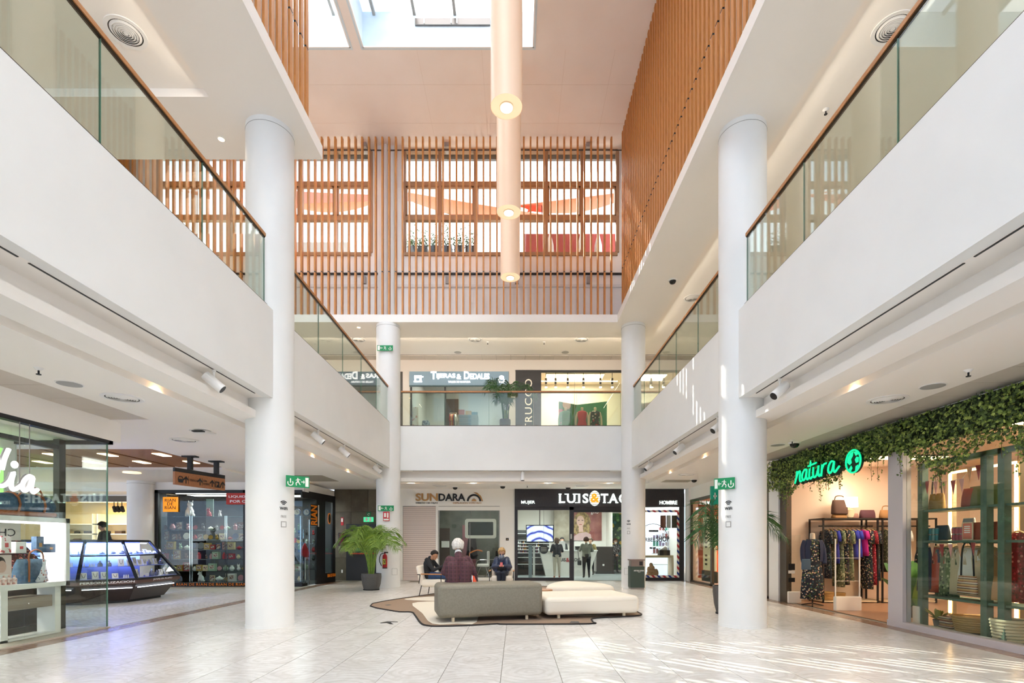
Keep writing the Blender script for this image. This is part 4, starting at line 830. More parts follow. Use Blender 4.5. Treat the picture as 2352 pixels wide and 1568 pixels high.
# right-hand part: clocks, vertical sign, side window
for p, l in ((682, 'left round blue wall clock in the gift shop'), (704, 'right round blue wall clock in the gift shop')):
    Yk = 17.6; x = xat(p, Yk); z = zat(1176, Yk); t = thing('wall_clock', l, 'clock', (x, Yk, z)); MB().cyl((x, Yk, z), (x, Yk + .04, z), .115, n=24).build('rim', mat('clock_blue', '5A7FB5', .4), t); MB().cyl((x, Yk - .004, z), (x, Yk, z), .095, n=24).build('dial', PURE, t)
    MB().box(x - .006, x + .006, Yk - .008, Yk - .004, z, z + .07).build('hand', INK, t); MB().box(x, x + .05, Yk - .008, Yk - .004, z - .006, z + .006).build('hand', INK, t)
pA, pB = Vector((-6.95, 17.0, 0)), Vector((-6.67, 19.3, 0)); ud = (pB - pA).normalized(); LL = (pB - pA).length; nd = Vector((ud.y, -ud.x, 0))
def side(a, b_, z0, z1, th=.05, off=0): return MB().plate([(a, z0), (b_, z0), (b_, z1), (a, z1)], pA + nd * off, ud, uz, th)
def spx(px):
    s_ = (px - VX) / FPX; return (pA.x - s_ * pA.y) / (s_ * ud.y - ud.x)
for a, b_, z0, z1, m in ((0, spx(706), 0, .1, BLACK), (spx(727), spx(747), 0, 3.14, BLACK), (spx(764), LL, 0, 3.14, BLACK), (0, LL, 2.9, 3.14, BLACK), (spx(747), spx(764), 0, .35, BLACK)):
    struct(side(a, b_, z0, z1, -.06).build('wall_frame', m))
t = thing('shop_door', 'glass side entrance of the gift shop', 'door', pA + ud * .6); side(.02, spx(727), .02, 2.9, -.01).build('glass_pane', SHOPGL, t); MB().plate([(spx(709), .05), (spx(709) + .03, .05), (spx(709) + .03, 2.2), (spx(709), 2.2)], pA + nd * .03, ud, uz, -.02).build('door_edge', CHROME, t)
t = thing('shop_window', 'narrow side window of the gift shop with orange emblem', 'window', pA + ud * spx(755)); side(spx(747), spx(764), .35, 2.9, -.01).build('glass_pane', SHOPGL, t)
MB().plate([(spx(756) + (.11 + 0) * math.cos(a), 2.3 + .2 * math.sin(a)) for a in [2 * PI * i / 20 for i in range(20)]], pA + nd * .012, ud, uz, .003).build('emblem', ORANGE, t); MB().plate([(spx(756) + .085 * math.cos(a), 2.3 + .165 * math.sin(a)) for a in [2 * PI * i / 20 for i in range(20)]], pA + nd * .016, ud, uz, .003).build('emblem_inner', mat('dark_glassy', '3A4038', .2), t)
b = MB(); text(b, 'RIAN DE RIAN', pA + ud * spx(748) + uz * .2 + nd * .07, ud, uz, .62, .12, .003, .02); b.build('lettering', ORANGE, t)
t = thing('vertical_sign', 'vertical orange lettered sign beside the gift shop door', 'sign', pA + ud * spx(715) + uz * 2.1); MB().plate([(spx(711), 2.0), (spx(728), 2.0), (spx(728), 2.72), (spx(711), 2.72)], pA + nd * .03, ud, uz, .02).build('board', INK, t)
b = MB(); text(b, 'RIAN', pA + ud * (spx(725)) + uz * 2.03 + nd * .055, uz, -ud, .66, .42, .004, .03); b.build('letters', ORANGE, t); MB().plate([(spx(727), 1.98), (spx(729), 1.98), (spx(729), 2.72), (spx(727), 2.72)], pA + nd * .055, ud, uz, .01).build('edge_strip', CREAMW, t)
# goods inside the narrow side window and door
random.seed(21)
t = thing('glass_shelving', 'narrow shelving behind the gift shop side window', 'shelf', (-7.3, 18.9, 0))
for z in (.5, .8, 1.1, 1.4, 1.7, 2.0): MB().box(-7.6, -7.05, 18.4, 19.2, z - .02, z).build('glass_shelf', SG, t)
for i, z in enumerate((.5, .8, 1.1, 1.4, 1.7)):
    for k in range(3):
        cn = random.choice(GC)[0]; o = gift(random.choice(['gift box', 'vase', 'figurine', 'glass jar']), -7.45 + .16 * k, 18.5 + .22 * k, z, .18, GM[cn]).build('ornament', [GM[cn], ALT], auto=35); tag(o, '%s %s ornament on the %s shelf behind the gift shop side window' % (NUM[k], cn, NUM[i]), 'ornament', 'side window ornaments')
t = thing('glass_shelving', 'open shelving seen through the gift shop entrance', 'shelf', (-8.3, 18.6, 0))
for x in (-8.6, -7.6): MB().box(x - .012, x + .012, 18.68, 18.7, 0, 1.9).build('post', CHROME, t)
for z in (.45, .8, 1.1, 1.4, 1.75): MB().box(-8.6, -7.6, 18.3, 18.7, z - .02, z).build('glass_shelf', SG, t)
for i, z in enumerate((.45, .8, 1.1, 1.4, 1.75)):
    for k in range(6):
        cn = random.choice(GC)[0]; o = gift(random.choice(['gift box', 'vase', 'figurine', 'glass jar', 'plate']), -8.5 + .17 * k, 18.35, z, .2, GM[cn]).build('ornament', [GM[cn], ALT], auto=35); tag(o, '%s %s ornament on the %s open shelf inside the gift shop entrance' % (NUM[k], cn, NUM[i]), 'ornament', 'entrance ornaments')
t = thing('apron_display', 'red cloth hanging on a stand in the gift shop entrance', 'cloth display', (xat(700, 17.6), 17.6, 0)); x = xat(700, 17.6); MB().cyl((x, 17.65, 0), (x, 17.65, 1.5), .015, n=8).build('stand', CHROME, t); MB().loft([[Vector((x + w * math.cos(a), 17.6 + .4 * w * math.sin(a), z)) for a in [2 * PI * i / 10 for i in range(10)]] for z, w in ((.95, .13), (1.1, .15), (1.25, .1), (1.42, .02))]).build('red_cloth', mat('cloth_red', 'B01F2C', .8), t, smooth=True)
t = thing('strip_light', 'long white tube light at the gift shop ceiling', 'strip light', (xat(450, 18), 17.7, 2.9)); MB().box(xat(404, 17.7), xat(525, 17.7), 17.68, 17.74, zat(1134, 17.7), zat(1130, 17.7)).build('tube', LWHITE, t)
t = thing('strip_light', 'short white tube light above the gift shop entrance', 'strip light', (xat(695, 17.7), 17.7, 2.8)); MB().box(xat(676, 17.7), xat(713, 17.7), 17.68, 17.74, zat(1141, 17.7), zat(1137, 17.7)).build('tube', LWHITE, t)
added_panel_light(-9.6, 18.2, 3.08, 3.4, .5, 85, (.92, .97, 1), 'added ceiling light panel inside the gift shop', m=LWHITE)
lamp('AREA', 'strip_lamp', (-7.5, 18.2, 3.0), 20, (.92, .97, 1), .6, .6, target=(-7.5, 18.2, 0), parent=t)
# ================================================================== RIGHT SIDE: OPTICIAN AND CLOTHES SHOP
FX = 6.45
yx = lambda p, X=FX: X * FPX / (p - VX)
zx = lambda p, px, X=FX: zat(p, X * FPX / (px - VX))
DKF = mat('bronze_frame', '5B5247', .4, .4)
ORW = mat('orange_wall', 'F2632A', .5)
# fascias over the right-hand shop line
struct(MB().box(FX, FX + .12, 12.95, FY, 3.02, 3.46).build('wall_fascia', CEIL), 'pale fascia above the optician')
struct(MB().box(FX, FX + .12, -2, 12.95, 3.30, 3.5).build('wall_fascia', CEIL)); struct(MB().box(FX - .05, FX + .1, 19.35, FY, 0, 3.46).build('wall_pier', CEIL))
room('orange interior wall of the optician', FX + .12, 9.4, 13.15, 19.5, 3.02, mat('optic_wall', 'E8D9C6', .7), SHOPF, 'left')
for y0, y1 in ((19.25, 19.35), (17.2, 17.34), (16.2, 16.4), (13.3, 13.45)): struct(MB().box(FX, FX + .08, y0, y1, 0, 3.02).build('wall_frame', DKF))
struct(MB().box(FX, FX + .08, 13.3, 19.3, 2.92, 3.02).build('wall_frame', DKF)); struct(MB().box(FX, FX + .08, 13.3, 19.3, 0, .06).build('wall_frame', DKF))
t = thing('shop_window', 'optician window with bronze frame', 'window', (FX, 18.3, .06)); MB().box(FX + .03, FX + .04, 17.34, 19.25, .06, 2.92).build('glass_pane', SHOPGL, t)
t = thing('shop_door', 'optician glass door behind the near right column', 'door', (FX, 15, .06)); MB().box(FX + .03, FX + .04, 13.45, 16.2, .06, 2.92).build('glass_pane', SHOPGL, t)
t = thing('display_wall', 'orange display wall with sunglasses panel in the optician window', 'display', (FX + .3, 18.5, 0))
MB().box(FX + .26, FX + .32, 17.5, 19.25, .15, 2.9).build('orange_board', ORW, t); MB().box(FX + .22, FX + .26, 17.45, 18.62, .47, 2.35).build('cream_rack', mat('cream_rack', 'F6E3B4', .5, emit=.12), t); MB().box(FX + .2, FX + .28, 17.4, 18.7, .08, .45).build('dark_plinth', mat('olive_plinth', '4A4A3E', .5), t)
c_ = Vector((FX + .2, 17.75, .3)); MB().cyl(c_, c_ - ux * .01, .11, n=20).build('white_disc', PURE, t); MB().cyl(c_ - ux * .01, c_ - ux * .015, .035, n=12).build('disc_mark', INK, t)
lens = []
gl = MB()
for s in (-1, 1): gl.cyl((0, s * .055, 0), (.008, s * .055, 0), .042, n=10)
gl.box(0, .006, -.02, .02, .012, .022).box(.0, .05, .1, .105, .012, .02).box(.0, .05, -.105, -.1, .012, .02)
gm = [gl.mesh('sunglasses', mat('lens_black', '1A1818', .15)), None]; gl.f = list(gl.f); gm[1] = gl.mesh('sunglasses', mat('lens_brown', '6B3A24', .15))
random.seed(4); k = 0
for r_ in range(11):
    z = 2.2 - .152 * r_
    if r_ in (2, 7): continue
    for c in range(2):
        o = bpy.data.objects.new('sunglasses', gm[1 if random.random() < .25 else 0]); C.objects.link(o); o.location = (FX + .205, 17.8 + .5 * c, z); k += 1
        tag(o, '%s pair of sunglasses from the top in the %s column of the cream rack' % (NUM[r_], ('nearer', 'farther')[c]), 'sunglasses', 'sunglasses on the cream rack')
# pharmacy-green cross sign and posters
t = thing('cross_sign', 'green hanging sign with white cross beside the near right column', 'sign', (FX - .1, 16.2, 2.7)); 
pY = 16.2; MB().box(xat(1633, pY), xat(1661, pY), pY, pY + .08, zat(1160, pY), zat(1116, pY)).build('panel', mat('teal_green', '0E8A72', .4, emit=.15), t)
for a, b_, z0, z1 in ((1641, 1643.6, 1131, 1146), (1638.5, 1646.3, 1137, 1141)): MB().box(xat(a, pY), xat(b_, pY), pY - .006, pY, zat(z1, pY), zat(z0, pY)).build('cross_bar', PURE, t)
MB().box(xat(1655, pY), FX, pY + .02, pY + .06, zat(1116, pY), zat(1114, pY)).build('bracket', DKF, t)
for i, (z0, z1, m, l, tx) in enumerate(((2.45, 2.95, ORW, 'orange optician poster near the white pier', 'OPTICA'), (1.15, 1.42, mat('poster_green', '1F5A48', .5), 'dark green discount poster in the optician door', '25% dto'), (1.02, 1.14, mat('poster_coral', 'E2553B', .5), 'coral strip poster in the optician door', None), (.82, 1.01, mat('poster_pale', 'D9E0C9', .5), 'pale green strip poster in the optician door', None))):
    t = thing('poster', l, 'poster', (FX + .01, 13.9, z0)); MB().box(FX + .012, FX + .025, 13.48, 14.5, z0, z1).build('print', m, t)
    if tx:
        b = MB(); text(b, tx, Vector((FX + .01, 14.45, z0 + .08)), uyn, uz, .9, min(.25, (z1 - z0) * .55), .002, .02); b.build('lettering', PURE, t)
added_panel_light(7.9, 17, 3.0, .8, 3, 55, (1, .9, .75), 'added ceiling light panel inside the optician')
# white pier between optician and clothes shop
struct(MB().box(FX - .06, FX + .14, 12.72, 13.2, 0, 3.46).build('wall_pier', PURE), 'white pier between optician and clothes shop'); struct(MB().box(FX - .02, FX + .1, 12.42, 12.72, 0, 3.3).build('wall_jamb', DKF))

# ---- clothes shop NATURA
PEACH = mat('peach_wall', 'F1DCC9', .8)
room('peach wall of the clothes shop', FX + .12, 11.2, 4.0, 12.9, 3.3, PEACH, wood('warm_planks', 'B58E70', '9C7458', (1, 8, 1), .35), 'left')
PIL = mat('lavender_pillar', 'CFC8CC', .55)
struct(MB().box(FX - .04, FX + .1, 8.66, 9.0, 0, 3.3).build('wall_pier', PIL), 'pale lavender pillar of the clothes shop'); struct(MB().box(FX - .06, FX + .12, 3.5, 9.0, 0, .1).build('wall_sill', PIL), 'pale lavender kerb below the shop window'); struct(MB().box(FX - .02, FX + .1, 3.5, 8.66, 2.98, 3.3).build('wall_head', PIL))
t = thing('shop_window', 'large window of the clothes shop under the ivy', 'window', (FX, 6.5, .1)); 
for a, b_ in ((3.5, 5.8), (5.81, 7.25), (7.26, 8.66)): MB().box(FX + .02, FX + .03, a, b_, .1, 2.98).build('glass_pane', SHOPGL, t)
GRW = mat('green_wood', '5F7568', .6, noise=(9, '526A5C', .4, .6))
X1 = FX + .22
t = thing('display_case', 'green painted wooden display shelving in the clothes shop window', 'shelf', (X1, 7.6, .02))
for p in (2113, 2259, 2299): y = yx(p, X1); MB().box(X1, X1 + .1, y - .05, y + .05, .02, 2.72).build('post', GRW, t)
for z in (1.95, 1.45, .56): MB().box(X1 + .02, X1 + .4, yx(2420, X1), yx(2108, X1), z - .035, z).build('shelf_board', GRW, t)
MB().box(X1, X1 + .1, yx(2420, X1), yx(2108, X1), 2.64, 2.72).build('top_beam', GRW, t); MB().box(X1, X1 + .45, yx(2420, X1), yx(2108, X1), .0, .04).build('base_board', GRW, t)
# warm LED outline
t = thing('light_arch', 'warm glowing LED frame standing in the clothes shop window', 'light', (X1 + .6, 7.4, 0)); X2 = X1 + .5; LEDW = mat('led_warm', 'FFD9A0', .5, emit=7, ecol='FFC880')
ya, yb = yx(2180, X2), yx(2332, X2)
for y in (ya, yb): MB().box(X2 + .03, X2 + .09, y - .04, y + .04, .1, 2.6).build('post', mat('led_post', '8A7A62', .5), t); MB().box(X2 + .0, X2 + .03, y - .018, y + .018, .25, 2.55).build('led_strip', LEDW, t)
MB().box(X2, X2 + .03, yb, ya, 2.55, 2.585).build('led_strip', LEDW, t)
lamp('AREA', 'led_lamp', (X2 + .3, (ya + yb) / 2, 2.4), 26, (1, .78, .5), .3, 1.0, target=(X2 + .3, (ya + yb) / 2, 0), parent=t)
# bunting
t = thing('bunting', 'pink and red pennant bunting across the clothes shop window', 'bunting', (X2, 7.6, 2.3)); PK = [mat('pennant_pink', 'E7A6A0', .8), mat('pennant_red', 'A63A3E', .8), mat('pennant_peach', 'EDB08C', .8)]
for zz, ps in ((2.42, (2130, 2150, 2170, 2190, 2210, 2228, 2248)), (1.44, (2122, 2142, 2164, 2184, 2206, 2236))):
    Xb = X1 + .06; pts = []
    for i, p in enumerate(ps):
        y = yx(p, Xb); z = zz - .05 * math.sin(i / (len(ps) - 1) * PI) + (.12 if zz > 2 and i > 4 else 0); pts.append((Xb, y, z)); MB().plate([(-.045, 0), (.045, 0), (.01, -.22)][::-1], (Xb - .01, y, z), uyn, uz, -.004).build('pennant', PK[(i * 2 + (zz > 2)) % 3], t)
    MB().tube(pts, .004, 4).build('string', CREAMW, t)
# goods on the green shelving
def tote(name, x, y, z, w_, h, d, m, label, cat='bag', strap=None, rz=0, hm=None):
    t = thing(name, label, cat, (x, y, z), rz); n = 14
    rings = []
    for f, sc in ((0, .93), (.08, 1.0), (.55, .99), (.88, .93), (1, .88)):
        rings.append([Vector((d / 2 * sc * (1 - .65 * f * f) * math.copysign(abs(math.cos(a)) ** .6, math.cos(a)), w_ / 2 * sc * math.copysign(abs(math.sin(a)) ** .5, math.sin(a)), h * f)) for a in [2 * PI * i / n for i in range(n)]])
    MB().loft(rings).build('body', m, t, smooth=True, local=True)
    if strap: MB().tube(smooth_path([(0, -w_ * .33, h * .95), (0, -w_ * .25, h + strap * .8), (0, 0, h + strap), (0, w_ * .25, h + strap * .8), (0, w_ * .33, h * .95)], 4), .012, 6).build('handle', hm or m, t, local=True)
    return t
BG = {n: mat('bag_' + n, c, .75, bump=.05) for n, c in dict(tan='A9844E', brick='9C4A3A', olive='6F7448', navy='3A4552', silver='9AA0A0', brown='6B5045', plum='5A333D', leather='A87A4A', pinkbrown='9C7466', basket='B8925A').items()}
Xs = X1 + .2
tote('shoulder_bag', Xs, yx(2152, Xs), 1.955, .3, .26, .1, BG['tan'], 'tan slouchy shoulder bag on the top green shelf', strap=.3, hm=BLACK)
tote('cushion_bag', Xs, yx(2226, Xs), 1.955, .2, .28, .14, BG['brick'], 'brick red bag at the left of the olive bag on the top green shelf'); tote('cushion_bag', Xs + .02, yx(2242, Xs), 1.955, .26, .3, .16, BG['olive'], 'olive green bag on the top green shelf'); tote('cushion_bag', Xs + .02, yx(2280, Xs), 1.955, .2, .3, .15, BG['olive'], 'crumpled olive bag between the green posts')
tote('pouch', Xs, yx(2164, Xs), 1.455, .28, .24, .12, BG['navy'], 'dark navy quilted pouch on the middle green shelf'); tote('pouch', Xs, yx(2246, Xs), 1.455, .26, .26, .13, BG['brick'], 'brick red quilted bag on the middle green shelf'); tote('pouch', Xs, yx(2278, Xs), 1.455, .22, .26, .13, BG['brick'], 'brick red pointed bag between the green posts')
tote('pouch', Xs + .2, yx(2226, Xs + .2), 1.6, .22, .2, .1, BG['silver'], 'silver pouch below the top green shelf')
CANS = [mat('can%d' % i, c, .4) for i, c in enumerate(('7FA3A0', '3F7F86', 'A8505E', 'C9B58A'))]
cm = [MB().cyl((0, 0, 0), (0, 0, .085), .032, n=12).m(1).cyl((0, 0, .085), (0, 0, .1), .026, n=12).mesh('can', [m, STEEL]) for m in CANS]
for i in range(14):
    lv, k = divmod(i, 7); p = (2129, 2137, 2145, 2153, 2191, 2200, 2208)[k]; o = bpy.data.objects.new('can', cm[(0, 1, 0, 1, 2, 2, 2)[k]]); C.objects.link(o); o.location = (Xs - .05, yx(p, Xs - .05), 1.452 + lv * .102)
    tag(o, '%s %s tin from the left in the %s row on the middle green shelf' % (NUM[k], ('blue green', 'teal', 'blue green', 'teal', 'rose', 'rose', 'rose')[k], ('lower', 'upper')[lv]), 'tin', 'tins on the middle green shelf')
t = thing('price_card', 'coral price card in wooden frame on the middle green shelf', 'sign', (Xs - .1, yx(2222, Xs), 1.452)); y = yx(2222, Xs - .1); MB().box(Xs - .1, Xs - .085, y - .09, y + .09, 1.452, 1.72).build('frame', PW, t); MB().box(Xs - .104, Xs - .1, y - .075, y + .075, 1.47, 1.705).build('card', mat('coral_card', 'E58472', .6), t)
for i in range(4): MB().box(Xs - .106, Xs - .104, y - .05, y + .05, 1.56 + .03 * i, 1.575 + .03 * i).build('lettering_line', PURE, t)
# garments
GARM = dict(floraldark=floral('floral_dark', '1F2430', ['2F4A42', 'C9A48A', '3B5C6A', 'D9C9B4', '6A7A4A'], 24), floralnavy=floral('floral_navy', '232A33', ['4A6A62', '8A7A6A', '3A4A5A'], 30), cobalt=mat('cobalt_cloth', '2F36A0', .8), magenta=mat('magenta_cloth', 'B81C7E', .8), white=mat('white_cloth', 'EDE9E4', .85),
            greyprint=floral('grey_print', '8A8A86', ['C9C9C4', '5A5A58', 'DAD7D0'], 34), rust=mat('rust_cloth', 'B44A35', .85), indigo=mat('indigo_cloth', '2C3450', .85), sage=floral('sage_print', '6F7A5A', ['A9B08A', '3F4A3A', 'C9C4A0'], 20), beige=mat('beige_cloth', 'CDBB9C', .85), black=mat('black_cloth', '1F1C1E', .9), redprint=floral('red_print', '8A1F2E', ['B8394A', '5A1420', 'D98A8A'], 22), tanp=mat('tan_cloth', 'C39A6A', .85), olive=floral('olive_print', '4A4A34', ['7A7A5A', '2F2F24', '9A8A6A'], 26))
HANG = mat('hanger_wood', 'D8B583', .5)
def garment(x, y, ztop, L, w_, m, label, axis='y', group=None, flare=1.15, thick=.07, seed=0, name='hanging_garment'):
    """axis: the direction the shoulders point along"""
    t = thing(name, label, 'garment', (x, y, ztop), 0 if axis == 'x' else PI / 2, group); rnd = random.Random(seed); n = 18; rings = []
    prof = [(0, .30, .3), (.03, .72, .55), (.1, .98, .8), (.22, .88, 1), (.5, .92 * (1 + (flare - 1) * .4), 1), (.8, flare * .95, 1.05), (1, flare, 1.05)]
    ph = rnd.uniform(0, 6)
    for f, sw, st in prof:
        ring = []
        for i in range(n):
            a = 2 * PI * i / n; fold = 1 + .22 * f * math.sin(5 * a + ph) + .1 * f * math.sin(9 * a + ph * 2)
            ring.append(Vector((w_ / 2 * sw * math.cos(a), thick / 2 * st * fold * math.sin(a) * 1.3, -.06 - L * f)))
        rings.append(ring)
    MB().loft(rings).build('cloth', m, t, smooth=True, local=True)
    for s in (-1, 1):
        MB().tube([(s * w_ * .42, 0, -.1), (s * w_ * .52, 0, -.1 - .12), (s * w_ * .53, 0, -.1 - .3 * min(1, L))], [.04, .045, .05], 8).build('sleeve', m, t, smooth=True, local=True)
    MB().tube([(-w_ * .4, 0, -.09), (-.03, 0, -.045), (.03, 0, -.045), (w_ * .4, 0, -.09)], .012, 6).tube([(0, 0, -.045), (0, 0, -.01), (.02, 0, .012), (.04, 0, 0)], .004, 5).build('hanger', HANG, t, local=True)
    return t
Xg = X1 + .12
for i, (p, m, L, w_, l) in enumerate(((2128, 'floraldark', .75, .36, 'dark floral blouse'), (2140, 'indigo', .7, .36, 'indigo blouse'), (2152, 'rust', .74, .36, 'rust red blouse'), (2176, 'sage', .78, .4, 'sage camouflage print blouse'), (2200, 'beige', .74, .36, 'beige long cardigan'), (2223, 'white', .5, .42, 'white blouse'), (2244, 'beige', .74, .34, 'beige jacket'), (2275, 'tanp', .6, .36, 'tan jacket'))):
    garment(Xg + .14, yx(p, Xg + .14), 1.40, L, w_, GARM[m], l + ' hanging in the green display case', 'x' if 0 else 'y', 'garments in the window', seed=i)
t = thing('rail', 'black hanging rail under the middle green shelf', 'rail', (Xg + .14, 7.9, 1.4)); MB().cyl((Xg + .14, yx(2300, Xg + .14), 1.412), (Xg + .14, yx(2112, Xg + .14), 1.412), .01, n=8).build('bar', BLACK, t)
for p in (2116, 2240): MB().cyl((Xg + .14, yx(p, Xg + .14), 1.412), (Xg + .14, yx(p, Xg + .14), 1.44), .006, n=6).build('hook', BLACK, t)
STR = stripes('blanket_stripes', ['C9A27A', '4A3A34', 'D9CBB4', '8A4A3A', 'B8925A'], 2, 14.0)
tote('striped_bag', Xg - .06, yx(2222, Xg - .06), .64, .34, .28, .08, STR, 'striped woven bag with long black strap before the white blouse', strap=.5, hm=BLACK)
tag(garment(X1 + .5, yx(2338, X1 + .5), 1.62, 1.0, .34, GARM['redprint'], 'dark red print dress hanging at the right edge of the shop window', 'y', seed=40), None)
tote('satchel', Xg, yx(2283, Xg), .6, .36, .34, .12, mat('satchel_tan', 'B98A5E', .7), 'tan satchel with flap hanging between the green posts', strap=.3)
# baskets and plants on the floor of the window
def basket(x, y, z, r, h, label, m=None):
    b = MB(); t = thing('basket', label, 'basket', (x, y, z)); m = m or BG['basket']
    k = 7
    for i in range(k): f = i / (k - 1); b.tube([(x + (r * (.82 + .18 * f)) * math.cos(a), y + (r * (.82 + .18 * f)) * math.sin(a), z + .02 + (h - .04) * f) for a in [2 * PI * j / 24 for j in range(24)]], h / k * .62, 6, True)
    b.build('woven_wall', m, t, smooth=True); MB().cyl((x, y, z), (x, y, z + .02), r * .8, n=20).build('base', m, t); return t
basket(X1 + .3, yx(2236, X1 + .3), .06, .25, .24, 'large round straw basket low in the shop window')
basket(X1 + .18, yx(2320, X1 + .18), .05, .2, .3, 'cream rope basket with dark handles by the right post', mat('rope_cream', 'CFC2A4', .8))
t = thing('blanket', 'striped folded blanket beside the straw basket', 'blanket', (X1 + .18, yx(2180, X1 + .18), .06)); y = yx(2180, X1 + .18)
for i in range(3): MB().rbox((X1 + .18, y, .1 + .06 * i), (.22, .3 - .03 * i, .06), .025).build('fold', STR, t)
def leafy(x, y, z, n, L, m, label, cat='plant', name='leafy_plant', pot=None, up=.9, wid=.12, seed=1):
    rnd = random.Random(seed); t = thing(name, label, cat, (x, y, z))
    if pot: MB().lathe([(pot * .75, 0), (pot, pot * 1.5), (pot * .9, pot * 1.5), (pot * .85, pot * 1.3)], (x, y, z), 20).build('pot', POT, t, smooth=False)
    zz = z + (pot * 1.3 if pot else 0)
    for i in range(n):
        a = 2 * PI * i / n + rnd.uniform(-.3, .3); el = rnd.uniform(up * .6, up * 1.3); l = L * rnd.uniform(.7, 1.1); d = Vector((math.cos(a) * math.cos(el), math.sin(a) * math.cos(el), math.sin(el))); s = d.cross(uz).normalized() * wid * l
        p = Vector((x, y, zz)); dr = Vector((0, 0, -.25 * l)); k = 6; vs = []
        for j in range(k + 1):
            f = j / k; c = p + d * l * f + dr * f * f; ww = math.sin(PI * min(1, f * .92 + .05)) ** .7; vs += [c - s * ww, c + Vector((0, 0, -.15 * wid * l)) * ww, c + s * ww]
        MB().add(vs, [q for j in range(k) for q in ((3 * j, 3 * j + 1, 3 * j + 4, 3 * j + 3), (3 * j + 1, 3 * j + 2, 3 * j + 5, 3 * j + 4))]).build('leaf', m, t, smooth=True)
    return t
leafy(X1 + .1, yx(2140, X1), .08, 14, .3, mat('yellow_green', '9A9A4A', .6), 'small yellow green potted plant low in the shop window', pot=.07, seed=3)
leafy(X1 + .62, yx(2100, X1 + .62), .05, 9, 1.35, mat('banana_leaf', '5A8A3A', .5, noise=(3, '3A6A34', .4, .6)), 'tall broad-leaved plant beside the lavender pillar', pot=.14, up=1.4, wid=.11, seed=8)
tag(MB().box(X1 - .02, X1 + .0, yx(2106, X1) - .07, yx(2106, X1) + .07, .04, .36).build('price_card', CREAMW), 'white standing card at the foot of the broad-leaved plant', 'sign')
# deeper interior: racks along the far wall
def rack(x0, x1, y, label, wall=12.84):
    t = thing('clothes_rack', label, 'clothes rack', ((x0 + x1) / 2, y, 0)); ym = wall - .02
    for x in (x0, x1):
        for yy in (y, ym): MB().box(x - .016, x + .016, yy - .016, yy + .016, 0, 2.0).build('post', BLACK, t)
    for z in (2.0,): MB().box(x0 - .016, x1 + .016, y - .016, ym + .016, z - .03, z).build('top_board', mat('rack_black', '2A2622', .5), t)
    MB().box(x0, x1, y + .17, y + .2, 1.80, 1.83).build('hanging_bar', BLACK, t); MB().box(x0, x1, y, ym, .03, .06).build('base_board', PW, t)
    return t
RY = 12.25; rack(xat(1891, RY), xat(2016, RY), RY, 'black steel clothes rack with bags on top'); rack(xat(2027, RY), xat(2150, RY), RY, 'second black steel clothes rack half behind the lavender pillar')
cl = [(1897, 'floralnavy', 1.15, 'dark blue floral dress'), (1906, 'olive', 1.1, 'olive print dress'), (1915, 'cobalt', .8, 'cobalt blue dress'), (1926, 'sage', 1.35, 'sage floral long dress'), (1937, 'floraldark', 1.3, 'dark floral long dress'), (1947, 'sage', 1.2, 'green print dress'), (1957, 'cobalt', .7, 'cobalt blue blouse'), (1966, 'cobalt', .65, 'bright blue top'), (1980, 'magenta', .62, 'magenta blouse'), (1990, 'floraldark', 1.4, 'flower print maxi dress'), (1999, 'redprint', 1.3, 'pink and red floral dress'), (2007, 'floralnavy', 1.2, 'navy patterned dress'), (2032, 'olive', 1.0, 'brown print dress'), (2039, 'greyprint', .95, 'grey speckled blouse'), (2046, 'white', .9, 'white tunic'), (2056, 'black', .9, 'black tunic'), (2066, 'redprint', .9, 'red print tunic'), (2078, 'white', .8, 'white shirt')]
for i, (p, m, L, l) in enumerate(cl): garment(xat(p, RY + .18), RY + .18, 1.79, L, .4, GARM[m], l + ' on the %s black rack' % ('first' if p < 2020 else 'second'), 'y', 'dresses on the black racks', seed=60 + i, thick=.09)
for i, (p, z_, w_, h, d, m, l, st) in enumerate(((1927, 0, .34, .1, .2, 'leather', 'flat tan case on top of the first black rack', None), (1928, .1, .36, .34, .2, 'brown', 'large brown shoulder bag on top of the first black rack', .1), (1961, 0, .2, .12, .15, 'pinkbrown', 'small brown clutch under the table lamp', None), (1992, 0, .36, .2, .16, 'plum', 'plum zip bag on top of the first black rack', None), (2035, 0, .3, .2, .16, 'leather', 'tan leather bag on top of the second black rack', .1))):
    tote('handbag', xat(p, RY + .25), RY + .25, 2.002 + z_, w_, h, d, BG[m], l, 'handbag', strap=st, rz=PI / 2)
t = thing('table_lamp', 'table lamp with white drum shade above the first black rack', 'lamp', (xat(1950, 12.55), 12.55, 2.002)); x = xat(1950, 12.55)
MB().lathe([(.1, 0), (.12, .03), (.11, .2), (.02, .24), (.015, .3)], (x, 12.55, 2.002), 20).build('wood_base', PW, t, smooth=False); MB().cyl((x, 12.55, 2.27), (x, 12.55, 2.51), .19, .18, n=28).build('shade', mat('lamp_shade', 'FFF4DF', .7, emit=1.3, ecol='FFE9C4'), t)
lamp('POINT', 'lamp_bulb', (x, 12.5, 2.62), 5, (1, .8, .55), .08, parent=t)
